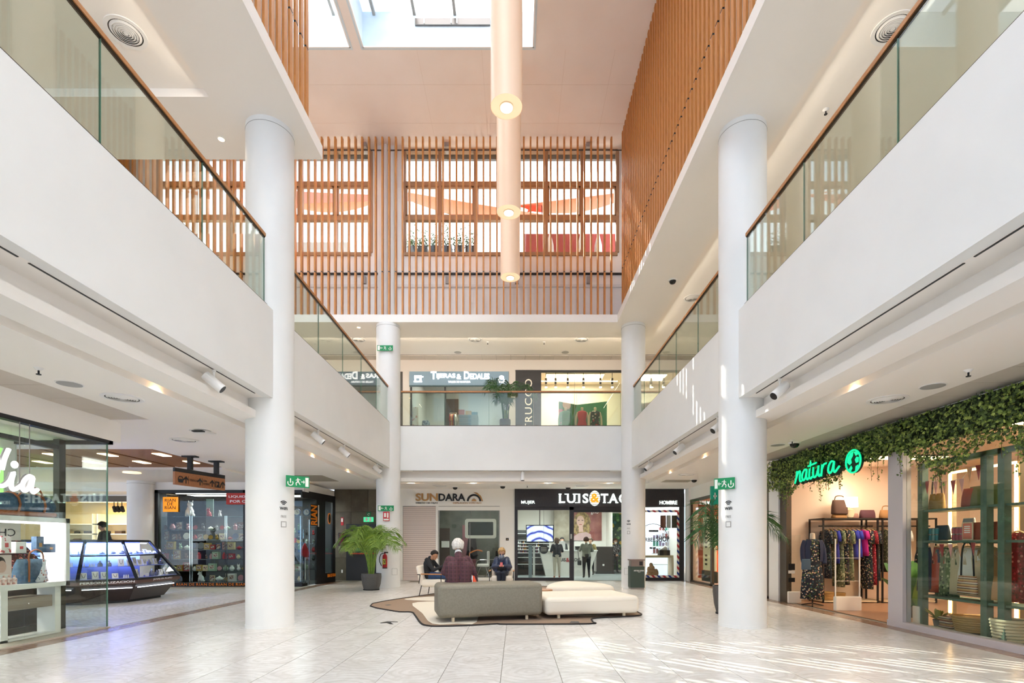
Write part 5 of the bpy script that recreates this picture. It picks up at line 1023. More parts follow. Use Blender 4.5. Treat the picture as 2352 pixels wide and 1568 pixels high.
# dress on a stand, antitheft gate, small signs
t = thing('dress_form', 'dress stand with floral dress, navy cardigan and blue bag', 'mannequin', (xat(1866, 11.75), 11.75, 0)); x = xat(1866, 11.75); y = 11.75
MB().cyl((x, y, .02), (x, y, .5), .014, n=8).build('pole', BLACK, t)
for a in (0, 2.1, 4.2): MB().cyl((x, y, .06), (x + .25 * math.cos(a), y + .25 * math.sin(a), .01), .012, n=6).build('foot', BLACK, t)
rings = []
for z, w_, d in ((.16, .25, .17), (.5, .235, .16), (.9, .20, .14), (1.08, .16, .11), (1.25, .175, .11), (1.42, .19, .1), (1.5, .13, .08)): rings.append([Vector((x + w_ * math.cos(a) * (1 + .05 * math.sin(7 * a) * (1.2 - z)), y + d * math.sin(a) * (1 + .08 * math.sin(7 * a) * (1.2 - z)), z)) for a in [2 * PI * i / 24 for i in range(24)]])
MB().loft(rings).build('floral_dress', GARM['floraldark'], t, smooth=True)
MB().cyl((x, y, 1.48), (x, y, 1.62), .06, .05, n=16).ball((x, y, 1.62), (.05, .05, .02)).build('neck_form', mat('linen_form', 'D9CDBB', .8), t)
for s in (-1, 1): MB().tube(smooth_path([(x + s * .17, y, 1.46), (x + s * .23, y - .02, 1.3), (x + s * .24, y - .05, 1.05), (x + s * .22, y - .08, .95)], 4), .05, 10).build('cardigan_sleeve', GARM['indigo'], t, smooth=True)
MB().loft([[Vector((x + s_ * w_, y - .06 - d, z)) for s_, d in ((-1.1, 0), (-.6, .05), (-.55, .055), (-1.0, .02))] for z, w_ in ((1.0, .19), (1.3, .2), (1.48, .15))]).loft([[Vector((x - s_ * w_, y - .06 - d, z)) for s_, d in ((-1.1, 0), (-.6, .05), (-.55, .055), (-1.0, .02))] for z, w_ in ((1.0, .19), (1.3, .2), (1.48, .15))]).build('cardigan_front', GARM['indigo'], t)
tote('sling_bag', x - .22, y - .14, .82, .2, .24, .08, mat('denim_blue', '4A6076', .8), 'blue denim sling bag hanging beside the floral dress', strap=.0, rz=PI / 2)
t = thing('security_gate', 'clear anti-theft gate with white base at the clothes shop entrance', 'security gate', (xat(1950, 10.85), 10.85, 0)); x0, x1 = xat(1920, 10.85), xat(1980, 10.85)
MB().rbox(((x0 + x1) / 2, 10.9, .15), (x1 - x0, .1, .3), .02).build('base', CREAMW, t)
for x in (x0 + .02, x1 - .02): MB().cyl((x, 10.9, .28), (x, 10.9, 1.5 if x < x1 - .1 else 1.5), .014, n=10).build('upright', CREAMW, t)
MB().box(x0 + .03, x1 - .03, 10.896, 10.904, .3, 1.5).build('acrylic_panel', GLASS, t)
for z in (.62, 1.1): MB().box(x0 + .03, x1 - .03, 10.895, 10.905, z - .003, z + .003).build('rung', CREAMW, t)
t = thing('security_gate', 'second anti-theft gate panel by the shop jamb', 'security gate', (xat(1832, 12.2), 12.2, 0)); x0, x1 = xat(1812, 12.2), xat(1842, 12.2)
MB().rbox(((x0 + x1) / 2, 12.25, .14), (x1 - x0, .08, .28), .02).build('base', CREAMW, t); MB().box(x0 + .01, x1 - .01, 12.246, 12.254, .28, 1.6).build('acrylic_panel', GLASS, t)
for z0, z1, m, n_ in ((.78, .93, INK, 'dark_notice'), (.7, .77, CREAMW, 'pale_notice'), (.5, .6, INK, 'dog_notice')): MB().box(x0 + .01, x0 + .16, 12.235, 12.245, z0, z1).build(n_, m, t)
basket(xat(1907, 12.3), 12.42, .065, .13, .2, 'small straw basket under the first black rack'); basket(xat(1935, 12.3), 12.42, .065, .12, .18, 'second small straw basket under the first black rack')
added_panel_light(8.4, 11.4, 3.28, 1.8, .4, 30, (1, .87, .68), 'added ceiling light panel over the black clothes racks'); added_panel_light(8.2, 7.4, 3.28, 1.6, 1.6, 60, (1, .87, .68), 'added ceiling light panel over the shop window display')
t = thing('clothes_rack', 'rack of clothes deep behind the window display', 'clothes rack', (8.9, 8, 0)); 
for y in (6.4, 9.2): MB().box(8.88, 8.92, y, y + .03, 0, 2.0).build('post', BLACK, t)
MB().box(8.89, 8.91, 6.4, 9.23, 1.75, 1.78).build('hanging_bar', BLACK, t); MB().box(8.7, 9.1, 6.4, 9.23, 2.0, 2.03).build('top_board', PW, t)
for i, k in enumerate(('redprint', 'white', 'greyprint', 'rust', 'floraldark', 'beige', 'cobalt', 'redprint', 'white', 'sage', 'rust', 'greyprint')): garment(8.9, 6.55 + .22 * i, 1.74, .85, .4, GARM[k], 'garment on the rack behind the window display, %s from the street end' % NUM[i], 'x', 'garments on the deep rack', seed=100 + i)
# ivy curtain: leaves as one mass on a backing, plus hanging trails
IV = [mat('ivy_dark', '566C34', .6), mat('ivy_mid', '7C9540', .55), mat('ivy_light', 'A9BB5C', .55), mat('ivy_deep', '384A28', .7)]
LF = [(0, 0), (.35, -.12), (.55, .2), (.95, .1), (.6, .5), (.7, .95), (.3, .75), (0, 1.35), (-.3, .75), (-.7, .95), (-.6, .5), (-.95, .1), (-.55, .2), (-.35, -.12)]
rnd = random.Random(9); mbs = MB(); trails = MB()
def ivy_leaf(b, p, s, k):
    nrm = Vector((-1, rnd.uniform(-.8, .8), rnd.uniform(-.5, .7))).normalized(); u = nrm.cross(uz).normalized(); v = -(u.cross(nrm)).normalized(); a = rnd.uniform(-.9, .9); u2 = u * math.cos(a) + v * math.sin(a); v2 = v * math.cos(a) - u * math.sin(a)
    b.m(k); c0 = p + v2 * s * .45 + nrm * s * .12
    b.add([p + u2 * (x * s) + v2 * (y * s) for x, y in LF] + [c0], [(i, (i + 1) % 14, 14) for i in range(14)])
def ivy_bot(y):   # lower fringe height along the front
    return 2.78 - .2 * math.sin(y * 1.9) * math.sin(y * .77 + 1) - .12 * math.sin(y * 4.3) - (.12 if y < 8.6 else 0)
yv = 4.2
N = 11000
for i in range(N):
    y = rnd.uniform(4.2, 13.05); bot = ivy_bot(y); f = rnd.random() ** .8; z = 3.44 - (3.44 - bot) * f; thick = .12 + .12 * math.sin(f * PI) + .04 * math.sin(y * 3)
    k = rnd.choices((0, 1, 2, 3), (4, 4, 2, 3))[0]; ivy_leaf(mbs, Vector((FX - .08 - thick * rnd.random(), y, z)), rnd.uniform(.02, .037), k)
for i in range(64):
    y = rnd.uniform(4.2, 13.05); z = ivy_bot(y); L = rnd.uniform(.06, .4) * (1.1 if rnd.random() < .4 else .6); x = FX - .1 - rnd.random() * .1; n = int(L / .02)
    for j in range(n): ivy_leaf(mbs, Vector((x + rnd.uniform(-.03, .03), y + rnd.uniform(-.035, .035) + .03 * math.sin(j * .5), z - j * .02)), rnd.uniform(.015, .028), rnd.choices((0, 1, 2), (3, 4, 2))[0])
    trails.tube([(x, y, z + .1), (x, y + .01, z - L * .5), (x, y, z - L)], .003, 4)
t = thing('ivy_garland', 'hanging green ivy curtain above the clothes shop', 'ivy', (FX - .1, 8.6, 2.7))
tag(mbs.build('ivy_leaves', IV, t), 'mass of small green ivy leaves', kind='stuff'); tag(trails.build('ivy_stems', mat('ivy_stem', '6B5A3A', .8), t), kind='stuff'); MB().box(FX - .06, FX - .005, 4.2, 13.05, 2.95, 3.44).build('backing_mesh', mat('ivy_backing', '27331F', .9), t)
# neon script and globe
NEON = mat('neon_green', '10D68A', .4, emit=.95, ecol='04E088'); X3 = FX - .32
t = thing('neon_sign', 'green neon natura script sign under the ivy', 'sign', (X3, 11, 2.6))
ST = [[(0, 0), (.12, .42), (.17, .86)], [(.1, .3), (.22, .62), (.36, .8), (.42, .66), (.38, .3), (.42, .05), (.52, .06)],
      [(.92, .72), (.78, .8), (.62, .6), (.56, .28), (.66, .06), (.82, .22), (.92, .72), (.88, .28), (.96, .04), (1.06, .14)],
      [(1.22, 1.3), (1.12, .6), (1.1, .2), (1.2, .04), (1.32, .16)], [(1.02, .95), (1.6, 1.02)],
      [(1.4, .78), (1.38, .3), (1.46, .06), (1.62, .18), (1.72, .5), (1.76, .78), (1.74, .3), (1.8, .06), (1.9, .16)],
      [(2.0, .78), (1.98, .4), (1.94, .0)], [(1.99, .45), (2.12, .74), (2.28, .78)],
      [(2.78, .7), (2.62, .8), (2.46, .6), (2.4, .28), (2.5, .06), (2.66, .22), (2.78, .72), (2.74, .28), (2.82, .04), (2.98, .2), (3.1, .34)]]
yL, yR = yx(1826, X3), yx(1928, X3); sc = (yL - yR) / 3.1; b = MB(); b2 = MB()
def nz_(x): return zat(1113, yL) + .0 * x
for st in ST:
    pts = [Vector((X3, yL - p.x * sc, 2.72 + p.y * .30 + p.x * .015)) for p in smooth_path([(x, y, 0) for x, y in st], 5)]
    b.tube(pts, .019, 8); b2.tube([q + Vector((.05, -.01, -.02)) for q in pts], .045, 6)
b.build('neon_letters', NEON, t, smooth=True); b2.build('letter_backing', mat('sign_back_green', '12301F', .7), t, smooth=True)
t = thing('neon_globe', 'green neon globe emblem beside the script sign', 'sign', (X3, yx(1957, X3), 2.7)); yc = yx(1957, X3); cz = 2.9
MB().cyl((X3 + .03, yc, cz), (X3 + .08, yc, cz), .21, n=32).build('disc', mat('globe_back', '0F2A1E', .6), t)
MB().tube([(X3 + .02, yc + .205 * math.cos(a), cz + .205 * math.sin(a)) for a in [2 * PI * i / 40 for i in range(40)]], .016, 6, True).build('neon_ring', NEON, t)
for i, bl in enumerate(([(-.17, .0), (-.15, .09), (-.08, .16), (.0, .18), (-.02, .1), (-.07, .05), (-.05, -.02), (-.1, -.05)], [(-.13, -.14), (-.06, -.07), (-.03, -.12), (-.08, -.18)], [(.05, .02), (.09, .07), (.15, .05), (.14, -.03), (.08, -.04)], [(.02, .17), (.1, .17), (.13, .11), (.07, .09)], [(.07, -.1), (.13, -.08), (.12, -.14), (.06, -.17)])):
    MB().plate([(x, y) for x, y in bl][::-1], (X3 + .028, yc, cz), uyn, uz, .01).build('neon_continent', NEON, t)

# ================================================================== LEFT: PERFUME AND BAG SHOP
LX = -6.77
BRZ = mat('dark_bronze', '3A3833', .45, .3)
struct(MB().box(LX - .25, LX, -2, 8.95, 3.12, 3.52).build('wall_fascia', CEIL), 'white fascia above the left shop'); struct(MB().box(-8.6, LX - .25, 8.7, 8.95, 3.12, 3.52).build('wall_fascia', CEIL))
struct(MB().box(LX - .12, LX, -2, 8.78, 3.06, 3.12).build('wall_frame', BLACK)); struct(MB().box(-8.4, LX, 8.70, 8.78, 3.06, 3.12).build('wall_frame', BRZ)); struct(MB().box(LX - .3, LX, -2, 8.72, 0, .02).build('floor_threshold', mat('pale_threshold', 'D8CDBE', .4)))
yp = 6.77 * FPX / (VX - 140)
yp = 8.55; struct(MB().box(-7.52, -7.42, yp - .06, yp + .06, 0, 3.1).build('wall_post', BRZ), 'dark bronze inner post of the left shop'); struct(MB().box(-7.52, -7.43, -2, yp, .02, .14).build('wall_rail', BRZ)); struct(MB().box(-7.52, -7.43, -2, yp, 2.93, 3.0).build('wall_rail', BRZ))
t = thing('shop_window', 'corner glass front of the left shop', 'window', (LX, 7, .02))
for a, b_ in ((3.0, 5.4), (5.41, 7.25), (7.26, 8.72)): MB().box(LX - .06, LX - .048, a, b_, .02, 3.06).build('glass_pane', SHOPGL, t)
MB().box(-8.35, LX - .05, 8.71, 8.722, .02, 3.06).build('side_pane', SHOPGL, t); MB().box(LX - .062, LX - .046, 8.712, 8.73, .02, 3.06).build('pane_edge', EDGE, t)
struct(MB().box(-13, LX - .25, -2, 8.72, 3.12, 3.2).build('ceiling', CEIL)); struct(MB().box(-13, LX - .3, -2, 8.7, .001, .012).build('floor_finish', mat('cream_floor', 'DDD3C6', .3)))
struct(MB().box(-8.55, -8.36, 7.4, 8.75, 0, 3.12).build('wall_pier', PURE))
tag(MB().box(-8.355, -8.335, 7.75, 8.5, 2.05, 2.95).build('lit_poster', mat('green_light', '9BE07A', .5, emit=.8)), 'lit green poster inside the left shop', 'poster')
# sign lettering "...lia"
t = thing('script_sign', 'white lit script letters ending in lia on the left window', 'sign', (LX + .02, 7.2, 2.1)); X4 = LX + .03
SG_ = [[(-.02, 1.0), (.1, 1.6), (.3, 2.2)], [(-.3, .15), (.05, .12), (.35, .45), (.52, .92), (.42, .4), (.44, .05), (.6, .0), (.95, .3)], [(1.5, .78), (1.3, .85), (1.05, .55), (.95, .18), (1.08, -.02), (1.3, .2), (1.5, .78), (1.42, .22), (1.52, -.06), (1.75, .14)], [(-.5, 2.4), (-.2, 1.4), (-.3, .4), (-.3, .15)]]
y0_, sc = 6.77 * FPX / 1185, .29; b = MB(); b2 = MB()
for st in SG_:
    pts = [Vector((X4, y0_ + p.x * sc, 2.13 + p.y * .24)) for p in smooth_path([(x, y, 0) for x, y in st], 6)]
    b.tube(pts, .027, 8); b2.tube([q - ux * .03 for q in pts], .032, 6)
b.ball((X4, y0_ + .58 * sc, 2.13 + 1.38 * .24), (.035, .045, .05)); b.build('lit_letters', mat('lit_script', 'FFFFFF', .5, emit=1.6), t, smooth=True); b2.build('letter_back', GREY, t, smooth=True)
for yy in (.9, 1.4): MB().cyl((X4 - .02, y0_ + yy * sc, 2.2), (X4 - .02, y0_ + yy * sc, 3.06), .006, n=6).build('hanging_wire', STEEL, t)
# white lit display box
t = thing('display_box', 'white lit display box with glass shelf in the left window', 'display box', (-7.2, 7.4, 0)); xa, xb = -7.4, -7.0; ya, yb = 6.3, 8.2; za, zb_ = .75, 1.79; th = .07
for q in ((xa, xb, ya, yb, za, za + th), (xa, xb, ya, yb, zb_ - th, zb_), (xa, xb, yb - th, yb, za, zb_), (xa, xb, ya, ya + th, za, zb_)): MB().box(*q).build('frame_board', PURE, t)
MB().box(xa + .03, xb - .03, ya + th, yb - th, 1.255, 1.265).build('glass_shelf', SG, t)
MB().box(xa + .05, xb - .06, yb - th - .03, yb - th, za + .1, zb_ - .1).build('led_edge', mat('led_pinkish', 'FFF0F4', .5, emit=2.2, ecol='FFE6F0'), t); MB().box(xa + .05, xb - .06, ya + .1, yb - .1, zb_ - th - .02, zb_ - th).build('led_edge', mat('led_pinkish', 'FFF0F4', .5), t)
for y in (7.25, 8.1): MB().box(xa + .02, xa + .3, y - .05, y + .05, .02, za).build('leg_panel', PURE, t)
MB().box(xa - .1, xa + .3, 7.2, 8.05, .02, .05).build('base_board', PURE, t); MB().box(xa - .05, xa + .3, 7.3, 8.0, .45, .62).build('drawer', mat('taupe_drawer', '9A8F86', .5), t); MB().ball((xa + .31, 7.6, .53), .012).build('knob', CHROME, t)
lamp('AREA', 'display_lamp', (-7.2, 7.3, 1.68), 9, (1, .92, .95), .2, 1.5, target=(-7.2, 7.3, 0), parent=t)
DEN = mat('denim_bag', '55708C', .8, noise=(30, '48627E', .4, .6)); TANL = mat('tan_leather', 'A8623A', .5)
# duffel on top
t = thing('duffel_bag', 'denim blue duffel bag with tan leather base on the display box', 'bag', (-7.2, 7.65, 1.8)); n = 16; rings = []
for y, s in ((7.12, .55), (7.2, .85), (7.45, 1), (7.75, 1.02), (8.0, .9), (8.08, .6)): rings.append([Vector((-7.2 + .15 * s * math.cos(a), y, 1.8 + .16 + .17 * s * math.sin(a) * (1 if math.sin(a) > 0 else .9))) for a in [2 * PI * i / n for i in range(n)]])
MB().loft(rings).build('body', DEN, t, smooth=True); MB().rbox((-7.2, 7.6, 1.835), (.29, .9, .07), .03).build('leather_base', TANL, t)
for y in (7.42, 7.82): MB().tube([(-7.2 + .162 * math.cos(a), y, 1.96 + .178 * math.sin(a)) for a in [R(-60 + 30 * i) for i in range(11)]], .015, 6).build('leather_strap', TANL, t)
MB().tube(smooth_path([(-7.07, 7.42, 2.08), (-7.04, 7.52, 2.2), (-7.04, 7.7, 2.2), (-7.07, 7.82, 2.08)], 5), .013, 6).build('handle', TANL, t)
t = thing('denim_cap_bag', 'small rounded denim bag with tan trim at the photo edge', 'bag', (-7.15, 7.0, 1.8)); MB().ball((-7.15, 7.0, 1.9), (.12, .16, .1)).build('body', DEN, t, smooth=True); MB().tube([(-7.15 + .122 * math.cos(a), 7.0 + .162 * math.sin(a), 1.84) for a in [2 * PI * i / 20 for i in range(20)]], .012, 6, True).build('trim', TANL, t)
# tote on the lower level
t = thing('tote_bag', 'blue grey leather tote with tan handles and scarf in the display box', 'bag', (-7.2, 7.72, .825)); rings = []
for z, wy, wx in ((.82, .23, .09), (.95, .235, .1), (1.08, .21, .09), (1.17, .18, .06)): rings.append([Vector((-7.18 + wx * math.copysign(abs(math.cos(a)) ** .6, math.cos(a)), 7.72 + wy * math.copysign(abs(math.sin(a)) ** .5, math.sin(a)), z)) for a in [2 * PI * i / 20 for i in range(20)]])
MB().loft(rings).build('body', DEN, t, smooth=True)
for s in (-.12, .12): MB().box(-7.085, -7.075, 7.72 + s - .012, 7.72 + s + .012, .84, 1.17).build('leather_strap', TANL, t)
MB().tube(smooth_path([(-7.09, 7.6, 1.15), (-7.09, 7.62, 1.26), (-7.09, 7.72, 1.31), (-7.09, 7.82, 1.26), (-7.09, 7.84, 1.15)], 5), .011, 6).build('handle', TANL, t)
MB().loft([[Vector((-7.06 + dx, y + dy, z)) for dx, dy in ((0, -w_), (.02, 0), (0, w_), (-.02, 0))] for z, y, w_ in ((.83, 7.78, .12), (.95, 7.8, .06), (1.1, 7.82, .03), (1.16, 7.82, .035))]).build('scarf', floral('scarf_print', 'D9D9DD', ['5A6A8A', 'C9CBD0', 'A85A4A', 'E9E9EA'], 30), t, smooth=True)
for i, (y, w_, h, m, l) in enumerate(((7.08, .18, .14, PURE, 'white perfume box at the left of the display shelf'), (7.3, .14, .24, mat('print_red_white', 'EFE9E6', .6, noise=(14, 'C04A50', .55, .6)), 'tall white perfume box with red print'), (7.52, .16, .16, PURE, 'white perfume box in the middle of the display shelf'), (7.82, .12, .24, DEN, 'tall blue studded wallet on the display shelf'), (8.0, .16, .13, DEN, 'small blue wallet on the display shelf'))):
    t = thing('boxed_item', l, 'box' if i < 3 else 'wallet', (-7.15, y, 1.266)); MB().box(-7.2, -7.12, y - w_ / 2, y + w_ / 2, 1.266, 1.266 + h).build('body', m, t); MB().box(-7.12, -7.117, y - .02, y + .03, 1.266 + h * .35, 1.266 + h * .6).build('motif', REDS if i < 3 else GOLD, t)
t = thing('portrait_card', 'card with a portrait of a dark haired woman in the display box', 'card', (-7.12, 7.2, .83)); MB().box(-7.14, -7.125, 7.05, 7.38, .83, 1.24).build('card', mat('card_pink', 'EAD6D2', .6), t)
pl = lambda pts, dx, m, n_: MB().plate([(a, b_) for a, b_ in pts], (-7.124 + dx, 7.05, .83), uyp, uz, .002).build(n_, m, t)
pl([(.16 + .085 * math.cos(2 * PI * i / 16), .28 + .11 * math.sin(2 * PI * i / 16)) for i in range(16)], 0, mat('print_hair_dark', '2A1F1C', .6), 'hair_shape'); pl([(.19 + .06 * math.cos(2 * PI * i / 16), .25 + .085 * math.sin(2 * PI * i / 16)) for i in range(16)], .003, SKINP, 'face_shape'); pl([(.05, .0), (.3, .0), (.28, .14), (.1, .14)], .001, PURE, 'shirt_shape'); pl([(0, .0), (.33, 0), (.33, .04), (0, .04)], .004, REDS, 'caption_strip')
# bottles row and counter sign behind
for i in range(6): o = MB().lathe([(.03, 0), (.032, .08), (.012, .1), (.012, .13)], (-7.1, 7.02 + .075 * i, .826), 10).build('perfume_bottle', mat('perfume_glass', 'E9D2CB', .2, noise=(20, 'C98A80', .5, .6)), smooth=False); tag(o, '%s small perfume bottle from the left on the display box floor' % NUM[i], 'bottle', 'perfume bottles')
t = thing('makeup_stand', 'make-up stand with dark red palettes behind the display box', 'display', (-7.9, 8.2, 0)); MB().box(-8.2, -7.75, 7.6, 8.65, .02, 1.0).build('body', BLACKM, t); MB().add([(-7.75, 7.6, 1.0), (-7.75, 8.65, 1.0), (-8.2, 8.65, 1.45), (-8.2, 7.6, 1.45)], [(0, 1, 2, 3)]).build('palette_board', floral('palette_print', '3A1A1A', ['A8404A', '6A2428', 'C98A7A', '2A1414'], 30), t)
MB().box(-8.22, -8.2, 7.6, 8.65, 1.45, 1.75).build('back_sign', CREAMW, t); b = MB(); text(b, 'CHANEL', (-8.19, 8.55, 1.52), uyn * 1.0, uz, .8, .12, .002); b.build('lettering', INK, t)
added_panel_light(-9, 6.5, 3.11, 1.2, 2, 60, (1, .95, .88), 'added ceiling light panel inside the left shop', m=LWHITE)
# ---- jewellery kiosk
KB = mat('kiosk_dark', '2E2220', .35); KL = mat('kiosk_ledge', '6B5048', .4); KIN = mat('kiosk_inner', '8E9FE6', .6)
t = thing('jewellery_kiosk', 'dark jewellery kiosk with blue lit glass cases', 'kiosk', (-10.5, 12.8, 0))
PO = [(-13.2, 11.55), (-9.70, 11.55), (-8.98, 12.38), (-8.98, 13.95), (-13.2, 13.95)]
def inset(poly, d): 
    out = []; n = len(poly)
    for i in range(n):
        a, b_, c = Vector(poly[i - 1]), Vector(poly[i]), Vector(poly[(i + 1) % n]); e1 = (b_ - a).normalized(); e2 = (c - b_).normalized(); n1 = Vector((-e1.y, e1.x)); n2 = Vector((-e2.y, e2.x)); m = (n1 + n2).normalized(); out.append(b_ + m * d / max(.3, m.dot(n1)))
    return [(p.x, p.y) for p in out]
MB().prism(inset(PO, .3), 0, .06).build('plinth', BLACK, t)
pb_, pl_ = inset(PO, .25), inset(PO, .02); n = 5
MB().loft([[Vector((x, y, z)) for x, y in pp] for pp, z in ((pb_, .06), (inset(PO, .12), .3), (pl_, .46))]).build('base', KB, t); MB().prism(PO, .46, .56).build('ledge', KL, t)
PT = inset(PO, .48); PI_ = inset(PO, .55)
MB().prism(inset(PO, .62), .56, 1.44).build('inner_core', KIN, t); MB().prism(PT, 1.44, 1.49).build('top', BLACK, t)
led_b = inset(PO, .10)
for i in range(3):
    A, B = Vector((*PO[i], .56)), Vector((*PO[i + 1], .56)); A2, B2 = Vector((*PT[i], 1.46)), Vector((*PT[i + 1], 1.46))
    nd_ = (B - A).normalized(); fr_ = MB()
    segs = [(0, 1)] if i else [(0, .36), (.36, .72), (.72, 1)]
    edges = sorted({s for q in segs for s in q})
    for f in edges: fr_.tube([A.lerp(B, f), A2.lerp(B2, f)], .035, 4)
    fr_.tube([A, B], .03, 4).tube([A2, B2], .03, 4).tube([A.lerp(A2, .62), B.lerp(B2, .62)], .022, 4)
    f_ = fr_.build('case_frame', BLACK, t)
    MB().add([A, B, B2, A2], [(0, 1, 2, 3)]).build('case_glass', GLASS, t)
    inn = Vector((-nd_.y, nd_.x, 0))
    for zz, dd, m in ((.575, .0, KIN), (.85, .2, KIN), (1.14, .32, KIN)):
        q0, q1 = A + inn * (dd + .05), B + inn * (dd + .05); d2 = inn * (.5 - dd); MB().loft([[p + Vector((0, 0, zz - .56)) for p in (q0 + nd_ * .06, q1 - nd_ * .06, q1 - nd_ * .06 + d2, q0 + nd_ * .06 + d2)], [p + Vector((0, 0, zz - .545)) for p in (q0 + nd_ * .06, q1 - nd_ * .06, q1 - nd_ * .06 + d2, q0 + nd_ * .06 + d2)]]).build('display_step', m, t)
    MB().tube([A2.lerp(B2, .03) + inn * .05 - uz * .05, A2.lerp(B2, .97) + inn * .05 - uz * .05], .012, 4).build('led_strip', BLUELED, t)
    lm = (A2 + B2) / 2 + inn * .02 - uz * .06; lamp('AREA', 'case_lamp', lm, 24 * (B - A).length, (.42, .54, 1), (B - A).length * .9, .06, target=lm + Vector((0, 0, -1)) + inn * .2, parent=t)
    L0, L1 = Vector((*led_b[i], .36)), Vector((*led_b[i + 1], .36)); MB().tube([L0.lerp(L1, .04) - inn * .05, L0.lerp(L1, .96) - inn * .05], .012, 4).build('base_light', LCOOL, t)
    # goods on the steps
    rnd = random.Random(30 + i); L = (B - A).length
    for row, (zz, dd) in enumerate(((.592, .12), (.867, .3), (1.157, .4))):
        f = .12
        while f < .92:
            p = A + (B - A) * f + inn * dd; p.z = zz; kd = rnd.choice(('card', 'bust', 'ring')); hgt = rnd.uniform(.1, .2) if row < 2 else rnd.uniform(.06, .12); nm = 'necklace_card' if kd == 'card' else ('necklace_bust' if kd == 'bust' else 'ring_stand')
            g = thing(nm, None, None, p, math.atan2(nd_.y, nd_.x))
            if kd == 'card':
                MB().add([(-.06, 0, 0), (.06, 0, 0), (.06, .04, hgt), (-.06, .04, hgt), (-.06, .02, 0), (.06, .02, 0), (.06, .06, hgt), (-.06, .06, hgt)], [(0, 1, 2, 3), (5, 4, 7, 6), (3, 2, 6, 7), (4, 0, 3, 7), (1, 5, 6, 2)]).build('card', PURE, g, local=True); MB().tube(smooth_path([(-.035, .025, hgt * .85), (-.02, .008, hgt * .4), (0, 0, hgt * .28), (.02, .008, hgt * .4), (.035, .025, hgt * .85)], 3), .005, 5).build('necklace', STEEL, g, local=True)
            elif kd == 'bust': MB().lathe([(.05, 0), (.055, hgt * .4), (.02, hgt * .75), (.018, hgt)], (0, .03, 0), 10).build('stand', mat('bust_grey', '8A90A8', .6), g, local=True, smooth=True); MB().tube([(.04 * math.cos(a), .03 + .04 * math.sin(a), hgt * .6) for a in [2 * PI * k / 12 for k in range(12)]], .006, 5, True).build('necklace', CHROME, g, local=True)
            else:
                for q in (-.04, 0, .04): MB().cyl((q, .02, 0), (q, .02, hgt * .7), .016, .01, 8).build('cone', PURE, g, local=True)
            tag(g, '%s %s along the %s step of the %s case of the jewellery kiosk' % (NUM[min(19, int(f * 20))], nm.replace('_', ' '), ('lower', 'middle', 'upper')[row], ('left', 'corner', 'right')[i]), 'jewellery display', 'kiosk jewellery'); f += rnd.uniform(.13, .2) / max(1, L) * 1.15
for s_, i, f0, f1 in (('ACIUM', 0, .66, .78), ('PERSONALIZACIÓN', 1, .04, .96), ('JOYAS EN ACERO', 2, .35, .8)):
    A, B = Vector((*PO[i], .475)), Vector((*PO[i + 1], .475)); d_ = (B - A).normalized(); b = MB(); zz = 1.16 if i == 0 else 0
    text(b, s_, A.lerp(B, f0) + Vector((d_.y, -d_.x, 0)) * .005 + uz * (zz * 0 + .01), d_, uz, (B - A).length * (f1 - f0), .06, .004, .02); b.build('lettering', PURE, t)
# ---- wood slatted ceiling, cone lamp, hanging wayfinding sign
WC = wood('ceiling_wood', '9A6238', '7F4E2B', (1, 6, 1), .5)
o = struct(MB().box(-20, -7.93, 11.4, 14.1, 3.50, 3.6).build('ceiling_backing', BLACK), 'wood plank ceiling above the kiosk')
for i in range(8): MB().box(-7.95 - 1.25 * (i + 1) + .1, -7.95 - 1.25 * i, 11.4, 14.1, 3.46, 3.5).build('wood_plank', WC, o)
for i in range(6):
    for j in range(2): MB().box(-8.3 - 1.25 * i, -8.1 - 1.25 * i, 11.9 + 1.1 * j, 12.3 + 1.1 * j, 3.445, 3.46).build('downlight', LWARM, o)
t = thing('cone_lamp', 'pale cone pendant lamp near the wood ceiling', 'lamp', (xat(303, 14.6), 14.6, 3.1)); x = xat(303, 14.6); MB().lathe([(.22, 0), (.1, .2), (.09, .21)], (x, 14.6, zat(1086, 14.6)), 24).build('shade', mat('cone_shade', 'FFE9CF', .6, emit=.9, ecol='FFD9A8'), t, smooth=True); MB().cyl((x, 14.6, zat(1086, 14.6) + .21), (x, 14.6, 3.395), .01, n=6).build('stem', BLACK, t)
t = thing('wayfinding_sign', 'hanging wooden wayfinding sign with arrows and pictograms', 'sign', (-7.6, 11.3, 2.6))
a_, b2_ = at(402, 1075, 11.9), at(517, 1098, 13.3); u_ = Vector((b2_.x - a_.x, b2_.y - a_.y, 0)); L = u_.length; u_.normalize(); z0, z1 = zat(1112, 11.9), zat(1082, 11.9)
SWD = wood('sign_wood', 'B5794E', '9C6440', (3, 3, 3), .5)
MB().plate([(0, z0), (L, z0), (L, z1), (0, z1)], Vector((a_.x, a_.y, 0)), u_, uz, -.06).build('board', SWD, t); MB().plate([(0, z1), (L, z1), (L, z1 + .09), (0, z1 + .09)], Vector((a_.x, a_.y, 0)), u_, uz, -.06).build('header_bar', BLACK, t)
for f in (.27, .80):
    p = a_ + u_ * L * f; MB().box(p.x - .05, p.x + .05, p.y - .02, p.y + .06, z1 + .09, 3.46).build('hanger', BLACK, t); MB().box(p.x - .16, p.x + .16, p.y - .06, p.y + .1, 3.43, 3.46).build('ceiling_plate', BLACK, t)
o3 = lambda f, z: Vector((a_.x, a_.y, 0)) + u_ * (L * f) + uz * z
nn = Vector((u_.y, -u_.x, 0)); ar = [(0, .0), (.02, .0), (.02, .1), (.06, .06), (.075, .08), (.01, .15), (-.055, .08), (-.04, .06), (0, .1)]
for f in (.2, .47, .72, .95): MB().plate([(x * 1.15, y * 1.15) for x, y in ar], o3(f - .01, z0 + .05) + nn * .004, u_, uz, .004).build('arrow', INK, t)
